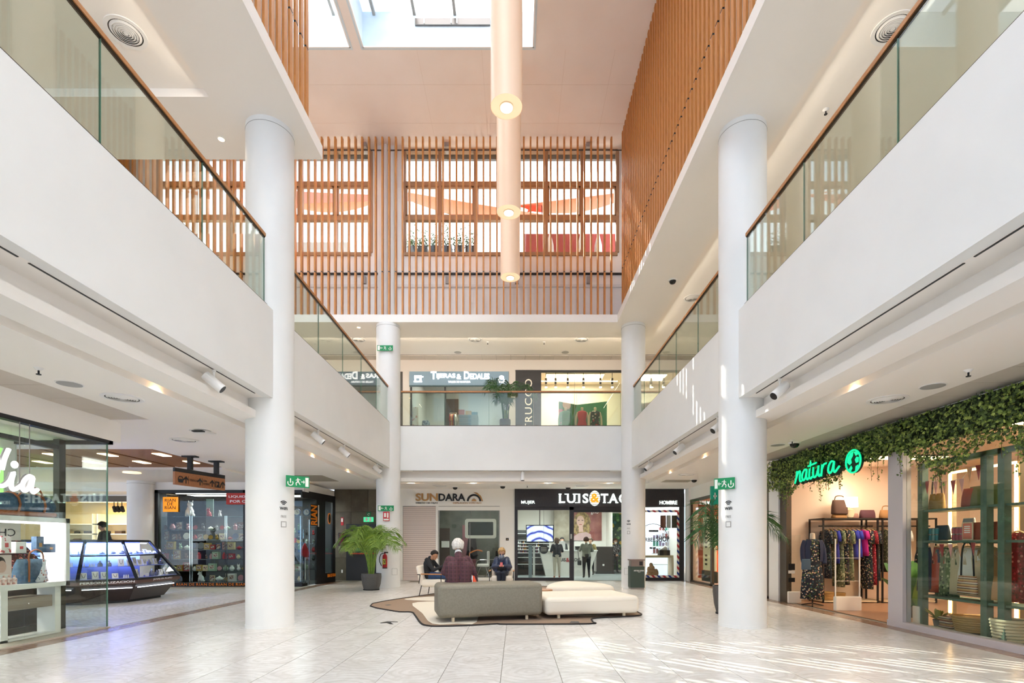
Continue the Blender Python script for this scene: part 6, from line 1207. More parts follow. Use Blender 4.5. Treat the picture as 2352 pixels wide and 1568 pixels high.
MB().plate([(-.06, 0), (.06, 0), (.08, .08), (-.08, .08)], o3(.1, z0 + .06) + nn * .004, u_, uz, .004).build('basket_symbol', INK, t); MB().plate(arc_poly(.07, .055, 0, 180, 8), o3(.1, z0 + .14) + nn * .004, u_, uz, .004).build('basket_handle', INK, t)
b = MB(); text(b, 'TERRAZAS', o3(.26, z0 + .12) + nn * .004, u_, uz, L * .17, .05, .003); text(b, 'ZONA', o3(.53, z0 + .15) + nn * .004, u_, uz, L * .08, .045, .003); text(b, 'GOURMET', o3(.53, z0 + .08) + nn * .004, u_, uz, L * .14, .045, .003); b.build('lettering', INK, t)
MB().plate([(0, 0), (.13, 0), (.13, .15), (0, .15)], o3(.78, z0 + .05) + nn * .004, u_, uz, .003).build('parking_square', INK, t); b = MB(); text(b, 'P', o3(.795, z0 + .07) + nn * .008, u_, uz, None, .1, .003, .02); b.build('parking_letter', SWD, t)
MB().plate([(0, 0), (.03, 0), (.1, .14), (.07, .14)], o3(.87, z0 + .05) + nn * .004, u_, uz, .003).build('escalator_mark', INK, t)
for f in (.24, .515, .76): MB().plate([(0, 0), (.006, 0), (.006, .18), (0, .18)], o3(f, z0 + .05) + nn * .004, u_, uz, .003).build('divider', INK, t)
# ---- warm lit shoe and hat shop at the back left
room('warm lit interior of the shop behind the kiosk', -22, gx0 - .06, 18.2, 21.5, 3.05, mat('warm_wall', 'E8D3A0', .7), SHOPF); struct(MB().box(-22, gx0 - .06, 18.1, 18.2, 3.05, 3.4).build('wall_fascia', CEIL)); struct(MB().box(-22, gx0 - .06, 18.08, 18.18, 2.85, 3.05).build('wall_frame', DKF))
struct(MB().box(xat(330, 18.1), gx0 + .0, 17.6, 18.2, 0, 3.4).build('wall_pier', CEIL))
for ci in range(4):
    x = -18.6 + 1.75 * ci; t = thing('display_shelving', '%s cream wall shelving bay from the left in the warm lit shop' % NUM[ci], 'shelf', (x + .8, 21.2, 0))
    MB().box(x, x + 1.6, 21.4, 21.45, 0, 2.6).build('back_panel', mat('cream_panel', 'EAD9AE', .6), t)
    for z in (.6, 1.0, 1.4, 1.8, 2.2): MB().box(x, x + 1.6, 21.0, 21.4, z - .04, z).build('shelf_board', CREAMW, t)
    for x_ in (x, x + 1.56): MB().box(x_, x_ + .04, 21.0, 21.4, 0, 2.6).build('side_board', CREAMW, t)
    for r_, z in enumerate((1.0, 1.4, 1.8)):
        for k in range(3):
            kk = (ci + r_ + k) % 3; xx = x + .3 + .5 * k; g = MB()
            if kk == 0: g.lathe([(.17, 0), (.18, .015), (.1, .02), (.1, .1), (.02, .12)], (xx, 21.2, z), 14); nm, c = 'hat', ('dark hat', BLACKM)
            elif kk == 1: g.box(xx - .14, xx + .14, 21.08, 21.3, z, z + .11); nm, c = 'shoe_box', ('dark shoe box', mat('choc', '3A2A22', .6))
            else: g.rbox((xx, 21.2, z + .1), (.3, .16, .2), .05); nm, c = 'bag', ('brown bag', BG['brown'])
            tag(g.build(nm, c[1]), '%s %s on the %s shelf of the %s warm lit bay' % (NUM[k], c[0], ('lower', 'middle', 'upper')[r_], NUM[ci]), nm.replace('_', ' '), 'goods in the warm lit shop')
added_panel_light(-15, 20, 3.03, 4, .8, 120, (1, .82, .5), 'added ceiling light panel in the warm lit shop')
for i, x in enumerate((xat(262, 18.6), xat(280, 18.6), xat(285, 18.9))):
    t = thing('track_spotlight', '%s dark spotlight at the warm lit shop ceiling' % NUM[i], 'spotlight', (x, 18.6, 2.8)); MB().cyl((x, 18.6, 2.7), (x + .12, 18.5, 2.55), .06, n=14).build('head', BLACKM, t); MB().cyl((x, 18.6, 2.7), (x, 18.6, 3.05), .015, n=6).build('arm', BLACK, t)
# ================================================================== SEATING ISLAND, PLANTS, COLUMN SIGNS, CEILING FITTINGS
def fpoly(pts): return [(fl(x, y).x, fl(x, y).y) for x, y in pts]
RUGM = mat('rug_brown', 'A08A76', .95, noise=(90, '8A7462', .4, .6), bump=.2); RUGC = mat('rug_cream', 'E6DFD0', .95, noise=(80, 'DAD2C2', .4, .6)); RUGE = mat('rug_edge', '2A2624', .9)
t = thing('area_rug', 'irregular brown rug with cream patches and dark piping under the benches', 'rug', (.2, 10.5, 0))
ro = [(855, 1387), (906, 1404), (944, 1406.3), (953, 1413), (967, 1432), (982, 1437.5), (1009, 1439), (1080, 1437), (1141, 1433.5), (1164, 1434.5), (1352, 1433.5), (1361, 1429), (1359, 1423), (1372, 1420), (1455, 1415.5), (1473, 1411.6), (1463, 1405), (1440, 1385), (1400, 1358), (1250, 1347), (1080, 1350), (1005, 1363)]
rp_ = [(p.x, p.y) for p in smooth_path([(x, y, 0) for x, y in fpoly(ro)], 4, True)]
MB().prism(rp_, 0, .01).build('pile', RUGM, t); MB().tube([(x, y, .008) for x, y in rp_], .018, 6, True).build('edge_piping', RUGE, t)
for pts in ([(932, 1375.5), (951, 1379), (1040, 1380), (1060, 1366), (1005, 1369)], [(947, 1386), (970, 1409), (993, 1433), (1050, 1433), (1095, 1429), (1090, 1385), (1005, 1382)], [(1270, 1412), (1380, 1414), (1400, 1400), (1300, 1396)]):
    MB().prism([(p.x, p.y) for p in smooth_path([(x, y, 0) for x, y in fpoly(pts)], 3, True)], .01, .013).build('cream_patch', RUGC, t)
MB().prism(fpoly([(1308, 1431), (1331, 1431.5), (1329, 1428), (1312, 1427.5)]), .01, .0125).build('label_patch', DGREY, t)
MB().prism(fpoly([(884, 1390), (893, 1388.6), (899, 1389.6), (890, 1391)]), .01, .0125).build('label_patch', DGREY, t)
b = MB().prism(fpoly([(888, 1430.5), (897, 1433.5), (904, 1433.3), (897, 1428.8), (914, 1428.4), (913, 1427), (889, 1426.6), (873, 1430), (874, 1431)]), 0.0005, .002)
tag(b.build('floor_arrow', mat('decal_grey', '3A3836', .7)), 'dark arrow decal on the floor left of the rug', 'decal')
def bench(label, a, b_, depth, z0, z1, m, r, legs=True, cat='bench', name='upholstered_bench'):
    a, b_ = Vector((*a, 0)), Vector((*b_, 0)); L = (b_ - a).length; ang = math.atan2(b_.y - a.y, b_.x - a.x); u = (b_ - a).normalized(); n = Vector((-u.y, u.x, 0)); c = (a + b_) / 2 + n * depth / 2
    t = thing(name, label, cat, (c.x, c.y, 0), ang)
    MB().rbox((0, 0, (z0 + z1) / 2), (L, depth, z1 - z0), r, 6).build('cushion', m, t, smooth=True, local=True)
    # seam where the top panel meets the sides
    h = z1 - r * .9; k = 5; path = []
    MB().tube([(L / 2 * sx, depth / 2 * sy, h) for sx, sy in ()] or [(-L / 2 + r, -depth / 2 - .001, h), (L / 2 - r, -depth / 2 - .001, h)], .004, 5).build('seam', m, t, local=True)
    for sx in (-1, 1):
        for sy in (-1, 1): MB().cyl((sx * (L / 2 - .28), sy * (depth / 2 - .12), .012), (sx * (L / 2 - .28), sy * (depth / 2 - .12), z0 + .03), .03, n=12).build('leg', PW, t, local=True)
    return t, Matrix.Translation((c.x, c.y, 0)) @ Matrix.Rotation(ang, 4, 'Z')
bench('taupe leather bench with man sitting on it', (-1.36, 9.1), (.50, 9.56), .78, .09, .68, TAUPE, .085)
bench('long low cream upholstered bench right of the taupe bench', (.545, 9.56), (2.36, 9.92), 1.35, .08, .41, CREAMUP, .09)
t = thing('ottoman', 'five-sided cream ottoman behind the low cream bench', 'ottoman', (1.45, 12.4, 0))
pg = [(.80, 11.75), (2.1, 11.75), (2.2, 12.1), (2.05, 12.7), (1.35, 13.5), (.82, 12.6)]; sm = smooth_path([(x, y, 0) for x, y in pg], 5, True); cx_ = Vector((1.45, 12.35, 0))
MB().loft([[cx_ + (p - cx_) * s + Vector((0, 0, z)) for p in sm] for z, s in ((.09, .86), (.1, .93), (.16, 1), (.36, 1), (.42, .96), (.45, .9), (.452, .5))]).build('cushion', CREAMUP, t, smooth=True)
for x, y in ((1.0, 12.0), (1.9, 12.0), (1.4, 12.9)): MB().cyl((x, y, .005), (x, y, .11), .03, n=12).build('leg', PW, t)
t = thing('side_table', 'low round oak side table between benches and ottoman', 'table', (.42, 11.3, 0)); MB().cyl((.5, 11.4, .37), (.5, 11.4, .4), .3, n=28).build('table_top', RAILW, t)
for a in (0, 2.1, 4.2): MB().cyl((.5 + .2 * math.cos(a), 11.4 + .2 * math.sin(a), .012), (.5 + .2 * math.cos(a), 11.4 + .2 * math.sin(a), .37), .015, n=8).build('leg', BLACK, t)
def armchair(label, loc, rz):
    """faces local -y"""
    t = thing('armchair', label, 'armchair', loc, rz)
    MB().rbox((0, 0, .36), (.62, .66, .2), .07, 4).build('seat', CREAMUP, t, smooth=True, local=True)
    b = MB().rbox((0, 0, 0), (.62, .14, .56), .06, 4); b.xf(Matrix.Translation((0, .33, .55)) @ Matrix.Rotation(R(-14), 4, 'X')); b.build('backrest', CREAMUP, t, smooth=True, local=True)
    for s in (-1, 1):
        MB().rbox((s * .35, -.02, .60), (.055, .6, .03), .012, 3).build('armrest', RAILW, t, local=True); b = MB()
        b.tube([(s * .35, -.28, .02), (s * .35, -.28, .585)], .012, 8).tube([(s * .35, .38, .585), (s * .35, .3, .585)], .012, 8).tube([(s * .35, .3, .585), (s * .33, .34, .35)], .012, 8); b.build('side_frame', BLACK, t, local=True)
        MB().tube([(s * .3, .28, .3), (s * .32, .34, .02)], .012, 8).build('leg', BLACK, t, local=True); MB().tube([(s * .3, -.25, .3), (s * .3, -.28, .02)], .012, 8).build('leg', BLACK, t, local=True)
    return t
armchair('cream armchair with oak arms holding the man in black', (-2.15, 14.0, 0), R(78)); armchair('cream armchair with oak arms holding the woman in navy', (-.42, 15.5, 0), R(0))
# ---- palms
def palm(label, x, y, z, pr, ph, n, L, seed, leafm, spread=1.0, stems=6, lean=0, name='potted_palm', maxlen=None, zstem=.25):
    rnd = random.Random(seed); t = thing(name, label, 'potted plant', (x, y, z)); b = MB()
    MB().lathe([(pr * .72, 0), (pr * .9, ph * .35), (pr, ph * .8), (pr * .98, ph), (pr * .88, ph), (pr * .86, ph * .86)], (x, y, z), 32).build('pot', POT, t, smooth=False); MB().cyl((x, y, z), (x, y, z + .03), pr * .8, n=28).build('saucer', BLACKM, t); MB().cyl((x, y, z + ph * .84), (x, y, z + ph * .88), pr * .86, n=24).build('soil', SOIL, t)
    for i in range(n):
        a = 2 * PI * i / n + rnd.uniform(-.35, .35); out = rnd.uniform(.5, 1.0) * spread * L; hgt = rnd.uniform(.85, 1.2) * L * (1.15 - .3 * out / (spread * L)); d = Vector((math.cos(a), math.sin(a), 0))
        if d.y > .35 and lean == 0: out *= .35
        p0 = Vector((x + .06 * math.cos(a), y + .06 * math.sin(a), z + ph * .85)); p1 = p0 + d * out * .18 + Vector((0, 0, hgt * .6)); p2 = p0 + d * out * .62 + Vector((0, 0, hgt)); p3 = p0 + d * out * 1.1 + Vector((0, 0, hgt * .74))
        path = smooth_path([p0, p1, p2, p3], 8); m = len(path); fr = MB(); fr.tube(path, [.012 * (1 - .8 * k / m) + .002 for k in range(m)], 5)
        side = d.cross(uz).normalized()
        for k in range(int(m * .33), m):
            f = (k - m * .33) / (m * .67); ll = L * .34 * math.sin(PI * min(1, .22 + f * .72)) ** .8
            tg = (path[min(k + 1, m - 1)] - path[max(k - 1, 0)]).normalized()
            for q in (0, .5):
                c = path[k].lerp(path[min(k + 1, m - 1)], q)
                for s in (-1, 1):
                    dr = (side * s * .8 + tg * .65 + Vector((0, 0, rnd.uniform(-.25, .12)))).normalized(); e = c + dr * ll + Vector((0, 0, -.22 * ll)); mid = c + dr * ll * .5 + Vector((0, 0, .02)); wv_ = tg * .011
                    fr.add([c - wv_ * .5, c + wv_ * .5, mid + wv_, e, mid - wv_], [(0, 1, 2, 3, 4)])
        fr.build('frond', leafm, t)
    for i in range(stems): a = 2 * PI * i / stems; MB().tube([(x + .05 * math.cos(a), y + .05 * math.sin(a), z + ph * .85), (x + .09 * math.cos(a), y + .09 * math.sin(a), z + ph + zstem * L)], .014, 6).build('stem', mat('palm_stem', '8A9A4A', .6), t)
    return t
palm('bushy palm in grey pot beside the far left column', xat(853, 15.8), 15.8, 0, .3, .5, 22, 1.35, 5, LEAF, .72, 9)
palm('palm in dark pot behind the near right column', 4.22, 10.45, 0, .27, .56, 12, 1.5, 12, LEAFD, .72, 5)
palm('palm in dark pot behind the rear glass balustrade', xat(1160, 17.85), 17.85, 5.13, .19, .5, 12, 1.25, 23, LEAFD, .8, 4)
# ---- litter bin
t = thing('litter_bin', 'dark green litter bin with metal head beside the far right column', 'litter bin', (3.73, 16.2, 0)); x = 3.73; y = 16.2; BING = mat('bin_green', '39473F', .5)
MB().box(x - .2, x + .2, y - .17, y + .17, 0, .05).build('plinth', STEEL, t); MB().box(x - .215, x + .215, y - .18, y + .18, .05, .7).build('body', BING, t); HEAD = mat('bin_head', '8F7D75', .35, .6)
MB().box(x - .19, x + .19, y - .16, y + .17, .70, .88).build('head', HEAD, t); MB().box(x - .225, x + .225, y - .19, y + .19, .88, .915).build('lid', HEAD, t); MB().box(x + .06, x + .16, y - .166, y - .16, .73, .85).build('slot', BLACK, t)
b = MB(); text(b, 'ARTURO SORIA', (x - .12, y - .186, .55), ux, uz, .32, .04, .003, .02); text(b, 'PLAZA', (x + .01, y - .186, .52), ux, uz, .08, .02, .003); b.build('lettering', PURE, t)
# ---- fire extinguisher on the far left column
t = thing('fire_extinguisher', 'red fire extinguisher hung on the far left column', 'fire extinguisher', (xat(883, 16.38), 16.38, .8)); x = xat(884, 16.38); y = 16.38; z = zat(1305, y)
RED = mat('extinguisher_red', 'B3171F', .3)
MB().lathe([(.066, 0), (.075, .02), (.075, .36), (.06, .42), (.025, .45), (.025, .48)], (x, y, z), 20).build('cylinder', RED, t); MB().box(x - .05, x + .05, y - .078, y - .068, z + .12, z + .3).build('label', mat('ext_label', 'D9C94A', .5, noise=(25, '3A3030', .45, .55)), t); MB().lathe([(.076, 0), (.076, .03)], (x, y, z), 20).build('foot_ring', BLACK, t)
MB().tube(smooth_path([(x, y - .02, z + .48), (x - .12, y - .03, z + .44), (x - .16, y - .03, z + .25), (x - .09, y - .05, z + .08)], 5), .012, 6).build('hose', BLACK, t); MB().box(x - .02, x + .1, y - .02, y + .02, z + .48, z + .52).build('handle', BLACK, t); MB().box(x - .02, x + .02, y + .06, y + .14, z + .2, z + .3).build('wall_bracket', BLACK, t)
# ---- safety signs on the columns
def run_man(t, o, u, n, s, mirror=1, scale=1):
    def P(pts, nm): MB().plate([(x * s * mirror, y * s) for x, y in (pts if mirror > 0 else pts[::-1])], o + n * .004, u, uz, .002).build(nm, SIGNW, t)
    P([(-.02, .42), (.06, .42), (.06, .5), (-.02, .5)], 'man_head'); P([(-.1, .1), (.06, .12), (.08, .4), (-.04, .4)], 'man_body'); P([(-.22, .28), (-.06, .36), (.2, .24), (.2, .3), (-.04, .42), (-.24, .34)], 'man_arms'); P([(-.1, .14), (-.24, -.12), (-.17, -.14), (.0, .1), (.14, -.02), (.1, -.2), (.18, -.2), (.22, .02), (.06, .2)], 'man_legs')
def exit_sign(label, o, u, W, H, arrow):
    """o: lower-left corner on the face, u right; arrow: -1 door at left, +1 at right"""
    o, u = Vector(o), Vector(u).normalized(); n = u.cross(uz); t = thing('exit_sign', label, 'sign', o); MB().plate([(0, 0), (W, 0), (W, H), (0, H)], o - n * .012, u, uz, .012).build('plate', GREENS, t)
    f = (lambda a: a) if arrow < 0 else (lambda a: W - a)
    def Q(a, b_, z0, z1, nm): a, b_ = sorted((f(a * W), f(b_ * W))); MB().plate([(a, z0 * H), (b_, z0 * H), (b_, z1 * H), (a, z1 * H)], o + n * .002, u, uz, .002).build(nm, SIGNW, t)
    Q(.04, .18, .1, .9, 'door_symbol'); Q(.24, .36, .46, .54, 'arrow_shaft'); aa = f(.2 * W); d = 1 if arrow < 0 else -1
    pts = [(aa, .5 * H), (aa + d * .06 * W, .3 * H), (aa + d * .06 * W, .7 * H)]; MB().plate(pts if d < 0 else pts, o + n * .002, u, uz, .002).build('arrow_head', SIGNW, t)
    run_man(t, o + u * f(.5 * W) + uz * H * .35, u, n, H * .95, 1 if arrow < 0 else -1)
    c = o + u * f(.82 * W) + uz * H * .36; MB().plate(arc_poly(H * .26, H * .18, 150, 400, 12), c + n * .002, u, uz, .002).build('wheel_symbol', SIGNW, t); MB().plate([(-.04 * H, 0), (.05 * H, 0), (.05 * H, .38 * H), (-.04 * H, .38 * H)], c + n * .002, u, uz, .002).build('sitter_symbol', SIGNW, t)
    return t
exit_sign('green exit sign low on the far left column', at(868, 1173, 16.44), (1, 0, 0), .5, .17, -1); exit_sign('green exit sign high on the far left column', at(866, 805, 16.44), (1, 0, 0), .5, .17, -1)
p = at(657, 1117, 8.60); exit_sign('green exit sign jutting from the near left column', p + Vector((0, 0, 0)), (.75, .66, 0), .38, .19, 1)
p = at(1640, 1125, 8.8); t = exit_sign('green exit sign jutting from the near right column', p, (.75, -.66, 0), .34, .19, -1); MB().box(p.x + .1, 3.62, p.y - .02, p.y + .06, p.z + .08, p.z + .1).build('bracket', GREY, t)
t = thing('safety_sign', 'red fire extinguisher sign on the far left column', 'sign', at(880, 1196, 16.44)); o = at(880, 1196, 16.44); MB().box(o.x, o.x + .2, o.y, o.y + .012, o.z, o.z + .29).build('plate', REDS, t); MB().box(o.x + .03, o.x + .09, o.y - .004, o.y, o.z + .12, o.z + .25).build('bottle_symbol', SIGNW, t); MB().box(o.x + .12, o.x + .17, o.y - .004, o.y, o.z + .1, o.z + .26).build('flame_symbol', SIGNW, t); MB().box(o.x + .02, o.x + .18, o.y - .004, o.y, o.z + .02, o.z + .07).build('caption', SIGNW, t)
def wifi(label, col, px, pyt, Yc, r=.38, facing=None):
    cx, cy = col; a = facing; n = Vector((math.cos(a), math.sin(a), 0)); u = Vector((-n.y, n.x, 0)); base = Vector((cx, cy, 0)) + n * (r + .002); z = zat(pyt, Yc); t = thing('wifi_decal', label, 'decal', base + uz * z); rr_ = .06
    o = base + uz * z
    for k in (.035, .06, .085): MB().plate(arc_poly(k, k - .014, 45, 135, 8), o, u, uz, .003).build('wave_arc', INK, t)
    b = MB(); text(b, 'WiFi', o - u * .07 - uz * .07, u, uz, .14, .05, .003, .02); b.build('lettering', INK, t); b = MB()
    text(b, 'FREE', o - u * .05 - uz * .2, u, uz, .1, .04, .003); MB().plate([(-.05, -.36), (.05, -.36), (.05, -.26), (-.05, -.26)], o, u, uz, .003).build('square_frame', GREY, t); MB().plate([(-.035, -.345), (.035, -.345), (.035, -.275), (-.035, -.275)], o, u, uz, .005).build('square_field', WHITE, t); b.build('small_lettering', GREY, t)
wifi('black wireless symbol on the near left column', (-4.19, 8.91), 672, 1160, 8.6, facing=R(-33)); wifi('black wireless symbol on the near right column', (3.86, 8.91), 1655, 1160, 8.6, facing=R(-147)); wifi('black wireless symbol on the far right column', (3.79, 16.87), 1440, 1200, 16.5, facing=R(-125))
for (px, py), Yc, l in (((900, 1320), 16.5, 'thin square access panel on the far left column'), ((1434, 1319), 16.55, 'thin square access panel on the far right column')):
    o = at(px, py, Yc); n_ = MB()
    for q in ((0, .17, 0, .006), (0, .17, .2, .206), (0, .006, 0, .206), (.164, .17, 0, .206)): n_.box(o.x + q[0], o.x + q[1], o.y - .006, o.y + .006, o.z + q[2], o.z + q[3])
    tag(n_.build('inspection_cover', GREY), l, 'cover')
# ---- ceiling fittings
SPOTW = mat('spot_white', 'F0EEEB', .4)
def trackspot(x, y, z, d, label):
    t = thing('track_spotlight', label, 'spotlight', (x, y, z)); d = Vector(d).normalized(); c = Vector((x, y, z - .17)); MB().cyl((x, y, z), (x, y, z - .03), .025, n=12).build('adapter', SPOTW, t); MB().cyl((x, y, z - .03), (x, y, z - .15), .013, n=8).build('stem', SPOTW, t)
    o = MB().cyl(c - d * .14, c + d * .14, .066, n=24).build('body', SPOTW, t); shade_auto(o.data, 40); MB().cyl(c + d * .135, c + d * .142, .058, n=20).build('lens', BLACK, t)
for i, (y, nm) in enumerate(((7.18, 'white track spotlight under the near left parapet'), (10.96, 'nearest white track spotlight under the rear left parapet'), (12.63, 'middle white track spotlight under the rear left parapet'), (15.63, 'farthest white track spotlight under the rear left parapet'))): trackspot(XL - .159, y, 3.784, (.85, .25, -.75), nm)
for i, (y, nm) in enumerate(((7.56, 'white track spotlight under the near right parapet'), (9.89, 'nearest white track spotlight under the rear right parapet'), (12.24, 'middle white track spotlight under the rear right parapet'), (15.02, 'farthest white track spotlight under the rear right parapet'))): trackspot(XR + .159, y, 3.784, (-.85, -.2, -.75), nm)
trackspot(xat(1200.5, 17.21), 17.21, 3.784, (0, -.15, -1), 'white track spotlight under the rear parapet')
def downlight(x, y, z, label, e=10):
    t = thing('downlight', label, 'downlight', (x, y, z)); MB().lathe([(.05, -.006), (.065, -.006), (.065, 0), (.05, 0)], (x, y, z), 20, ring=True).build('trim_ring', SPOTW, t); MB().cyl((x, y, z - .005), (x, y, z - .001), .048, n=16).build('bulb', mat('downlight_bulb', 'FFE2B8', .5, emit=14, ecol='FFC98A'), t)
    lamp('SPOT', 'downlight_lamp', (x, y, z - .03), e, (1, .8, .55), .04, target=(x, y, 0), spot=125, blend=.8, parent=t)
for i, y in enumerate((7.04, 12.46, 15.1)): downlight(XL - .76, y, 3.585, '%s warm downlight in the left ceiling groove' % NUM[i], 30)
for i, y in enumerate((6.98, 12.5, 15.3)): downlight(XR + .76, y, 3.585, '%s warm downlight in the right ceiling groove' % NUM[i], 30)
for i, x in enumerate((-3.58, -1.46, 1.09, 3.2)): downlight(x, 17.81, 3.585, '%s warm downlight from the left in the rear ceiling groove' % NUM[i], 40)
downlight(-5.1, 16.95, 8.41, 'downlight of the upper rear soffit behind the far left column', 40)
downlight(-5.11, 9.06, 8.41, 'bright downlight under the upper left soffit', 14)
for i, (x, y) in enumerate(((-8.5, 10.3), (-6.9, 14.8), (-7.2, 17.6), (-10.5, 16.2))): downlight(x, y, 3.46 if x > -7.93 or y < 11 else 3.40, '%s warm downlight of the left hall ceiling' % NUM[i], 22)
VENTD = mat('vent_dark', '2B2725', .8)
def vent(x, y, z, label, r=.255):
    t = thing('ceiling_diffuser', label, 'air vent', (x, y, z)); MB().lathe([(r, -.012), (r, 0), (r * .8, 0), (r * .8, -.012)], (x, y, z), 40, ring=True).build('outer_ring', SPOTW, t); MB().cyl((x, y, z - .003), (x, y, z - .001), r * .8, n=36).build('recess', VENTD, t)
    for k in range(6):
        q = r * (.74 - .115 * k); b = MB(); n = 36
        b.lathe([(q - .027, -.022), (q + .001, -.005), (q - .003, -.003), (q - .031, -.02)], (x, y, z), n, ring=True); o = b.build('louvre_ring', SPOTW, t)
    MB().lathe([(.03, -.022), (.035, -.015), (.02, -.002)], (x, y, z), 16).build('centre_cap', SPOTW, t)
vent(-5.45, 7.3, 8.54, 'round ceiling diffuser of the upper left recess'); vent(5.22, 7.24, 8.54, 'round ceiling diffuser of the upper right recess, near'); vent(5.14, 15.2, 8.54, 'round ceiling diffuser of the upper right recess, far')
vent(-1.43, 18.3, 8.54, 'round diffuser above the blue-grey upper shop sign'); vent(-5.52, 18.3, 8.54, 'round diffuser left of the far left column'); vent(2.3, 18.3, 8.54, 'round diffuser above the upper spotlights')
vent(-5.56, 7.38, 3.46, 'round diffuser in the lower left ceiling, near'); vent(-6.6, 10.39, 3.46, 'round diffuser in the lower left hall ceiling'); vent(5.31, 7.47, 3.46, 'round diffuser in the lower right ceiling, near'); vent(5.1, 15.6, 3.46, 'round diffuser in the lower right ceiling, far'); vent(2.34, 18.6, 3.46, 'round diffuser before the hair salon'); vent(-2.7, 18.6, 3.46, 'round diffuser before the eyebrow studio')
for x, y, z, l in ((-5.75, 6.73, 3.46, 'flat grey speaker disc in the lower left ceiling'), (5.45, 6.83, 3.46, 'flat grey speaker disc in the lower right ceiling, near'), (5.46, 10.9, 3.46, 'flat grey speaker disc in the lower right ceiling, far'), (-2.17, 19.5, 8.54, 'grey speaker disc left in the upper rear ceiling'), (1.84, 19.5, 8.54, 'grey speaker disc right in the upper rear ceiling'), (-5.7, 9.5, 3.46, 'flat speaker disc by the left hall')):
    t = thing('ceiling_speaker', l, 'speaker', (x, y, z)); MB().cyl((x, y, z - .008), (x, y, z), .15, n=32).build('rim', SPOTW, t); MB().cyl((x, y, z - .011), (x, y, z - .008), .135, n=32).build('grille', GREY, t)
for i, (x, y, z, l) in enumerate(((-5.6, 6.13, 3.46, 'sprinkler in the lower left ceiling'), (5.37, 6.2, 3.46, 'sprinkler in the lower right ceiling'), (-1.0, 18.5, 8.54, 'left sprinkler in the upper rear ceiling'), (1.0, 18.5, 8.54, 'right sprinkler in the upper rear ceiling'), (4.9, 11.6, 8.54, 'sprinkler in the upper right recess'), (5.5, 10.4, 3.46, 'sprinkler above the ivy shop'), (-5.2, 11.3, 3.46, 'sprinkler in the lower left ceiling beyond the column'), (5.1, 8.6, 8.54, 'sprinkler near the upper right balustrade'), (.4, 18.4, 3.46, 'sprinkler before the hair salon'))):
    t = thing('sprinkler', l, 'sprinkler', (x, y, z)); MB().lathe([(.02, -.03), (.05, 0)], (x, y, z), 16).build('rosette', SPOTW, t); MB().cyl((x, y, z - .07), (x, y, z - .03), .01, n=8).build('frame', BLACK, t); MB().cyl((x, y, z - .08), (x, y, z - .072), .026, n=12).build('deflector', BLACK, t)
for x, y, z, l in ((4.17, 13.9, 8.41, 'black dome camera under the upper right soffit'), (-.47, 18.6, 3.46, 'black dome camera before the eyebrow studio'), (5.68, 10.65, 3.46, 'black dome camera above the ivy shop'), (5.7, 16.7, 3.46, 'black dome camera before the optician'), (-2.2, 18.9, 3.46, 'small dome camera above the eyebrow studio sign'), (1.9, 19.0, 3.46, 'small dome camera above the hair salon sign')):
    t = thing('dome_camera', l, 'camera', (x, y, z)); MB().lathe([(.1, -.03), (.12, 0)], (x, y, z), 24).build('base', SPOTW, t); MB().lathe([(.02, -.11), (.06, -.095), (.085, -.06), (.09, -.03)], (x, y, z), 20).build('dome', mat('dome_black', '151516', .1), t, smooth=True)
HATCH = mat('hatch_grey', 'A8A090', .7)
for x, y, l, s in ((-6.3, 16.5, 'grey ceiling hatch before the stone passage', (.9, 1.5)), (5.3, 17.2, 'grey ceiling hatch right of the far right column', (.9, .6))):
    tag(MB().box(x - s[0] / 2, x + s[0] / 2, y - s[1] / 2, y + s[1] / 2, 3.452, 3.458).build('ceiling_hatch', HATCH), l, 'hatch')
t = thing('smoke_detector', 'square sensor plate in the left hall ceiling', 'detector', (xat(466, 9.6), 9.6, 3.46)); x = xat(466, 9.6); MB().box(x - .16, x + .16, 9.45, 9.75, 3.44, 3.458).build('plate', SPOTW, t); MB().box(x - .1, x + .1, 9.42, 9.5, 3.425, 3.44).build('slot', BLACK, t)
# warm LED lines in the recesses; the rear one added to light the gallery
for x0, x1, y0, y1, d, e, l in ((-4.845, -4.822, -1, 8.0, (-1, 0, -1.2), 26, 'warm LED line along the upper left recess'), (4.502, 4.525, -1, 17.6, (1, 0, -1.2), 52, 'warm LED line along the upper right recess'), (-9, 4.4, 17.802, 17.825, (0, 1, -1.2), 70, 'added LED line lighting the upper rear recess')):
    t = thing('led_line', l, 'light', ((x0 + x1) / 2, (y0 + y1) / 2, 8.5)); MB().box(x0, x1, y0, y1, 8.49, 8.52).build('strip', mat('led_amber', 'FFD9A0', .5, emit=.8, ecol='FFC27A'), t)
    c_ = Vector(((x0 + x1) / 2, (y0 + y1) / 2, 8.46)) + Vector(d) * .03; L = max(x1 - x0, y1 - y0); o = lamp('AREA', 'led_lamp', c_, e, (1, .87, .7), L, .05, parent=t); dv = Vector(d).normalized(); ax = Vector((0, 1, 0)) if y1 - y0 > 1 else Vector((1, 0, 0)); yv_ = (-dv).cross(ax).normalized(); o.rotation_euler = Matrix((ax, yv_, -dv)).transposed().to_euler()
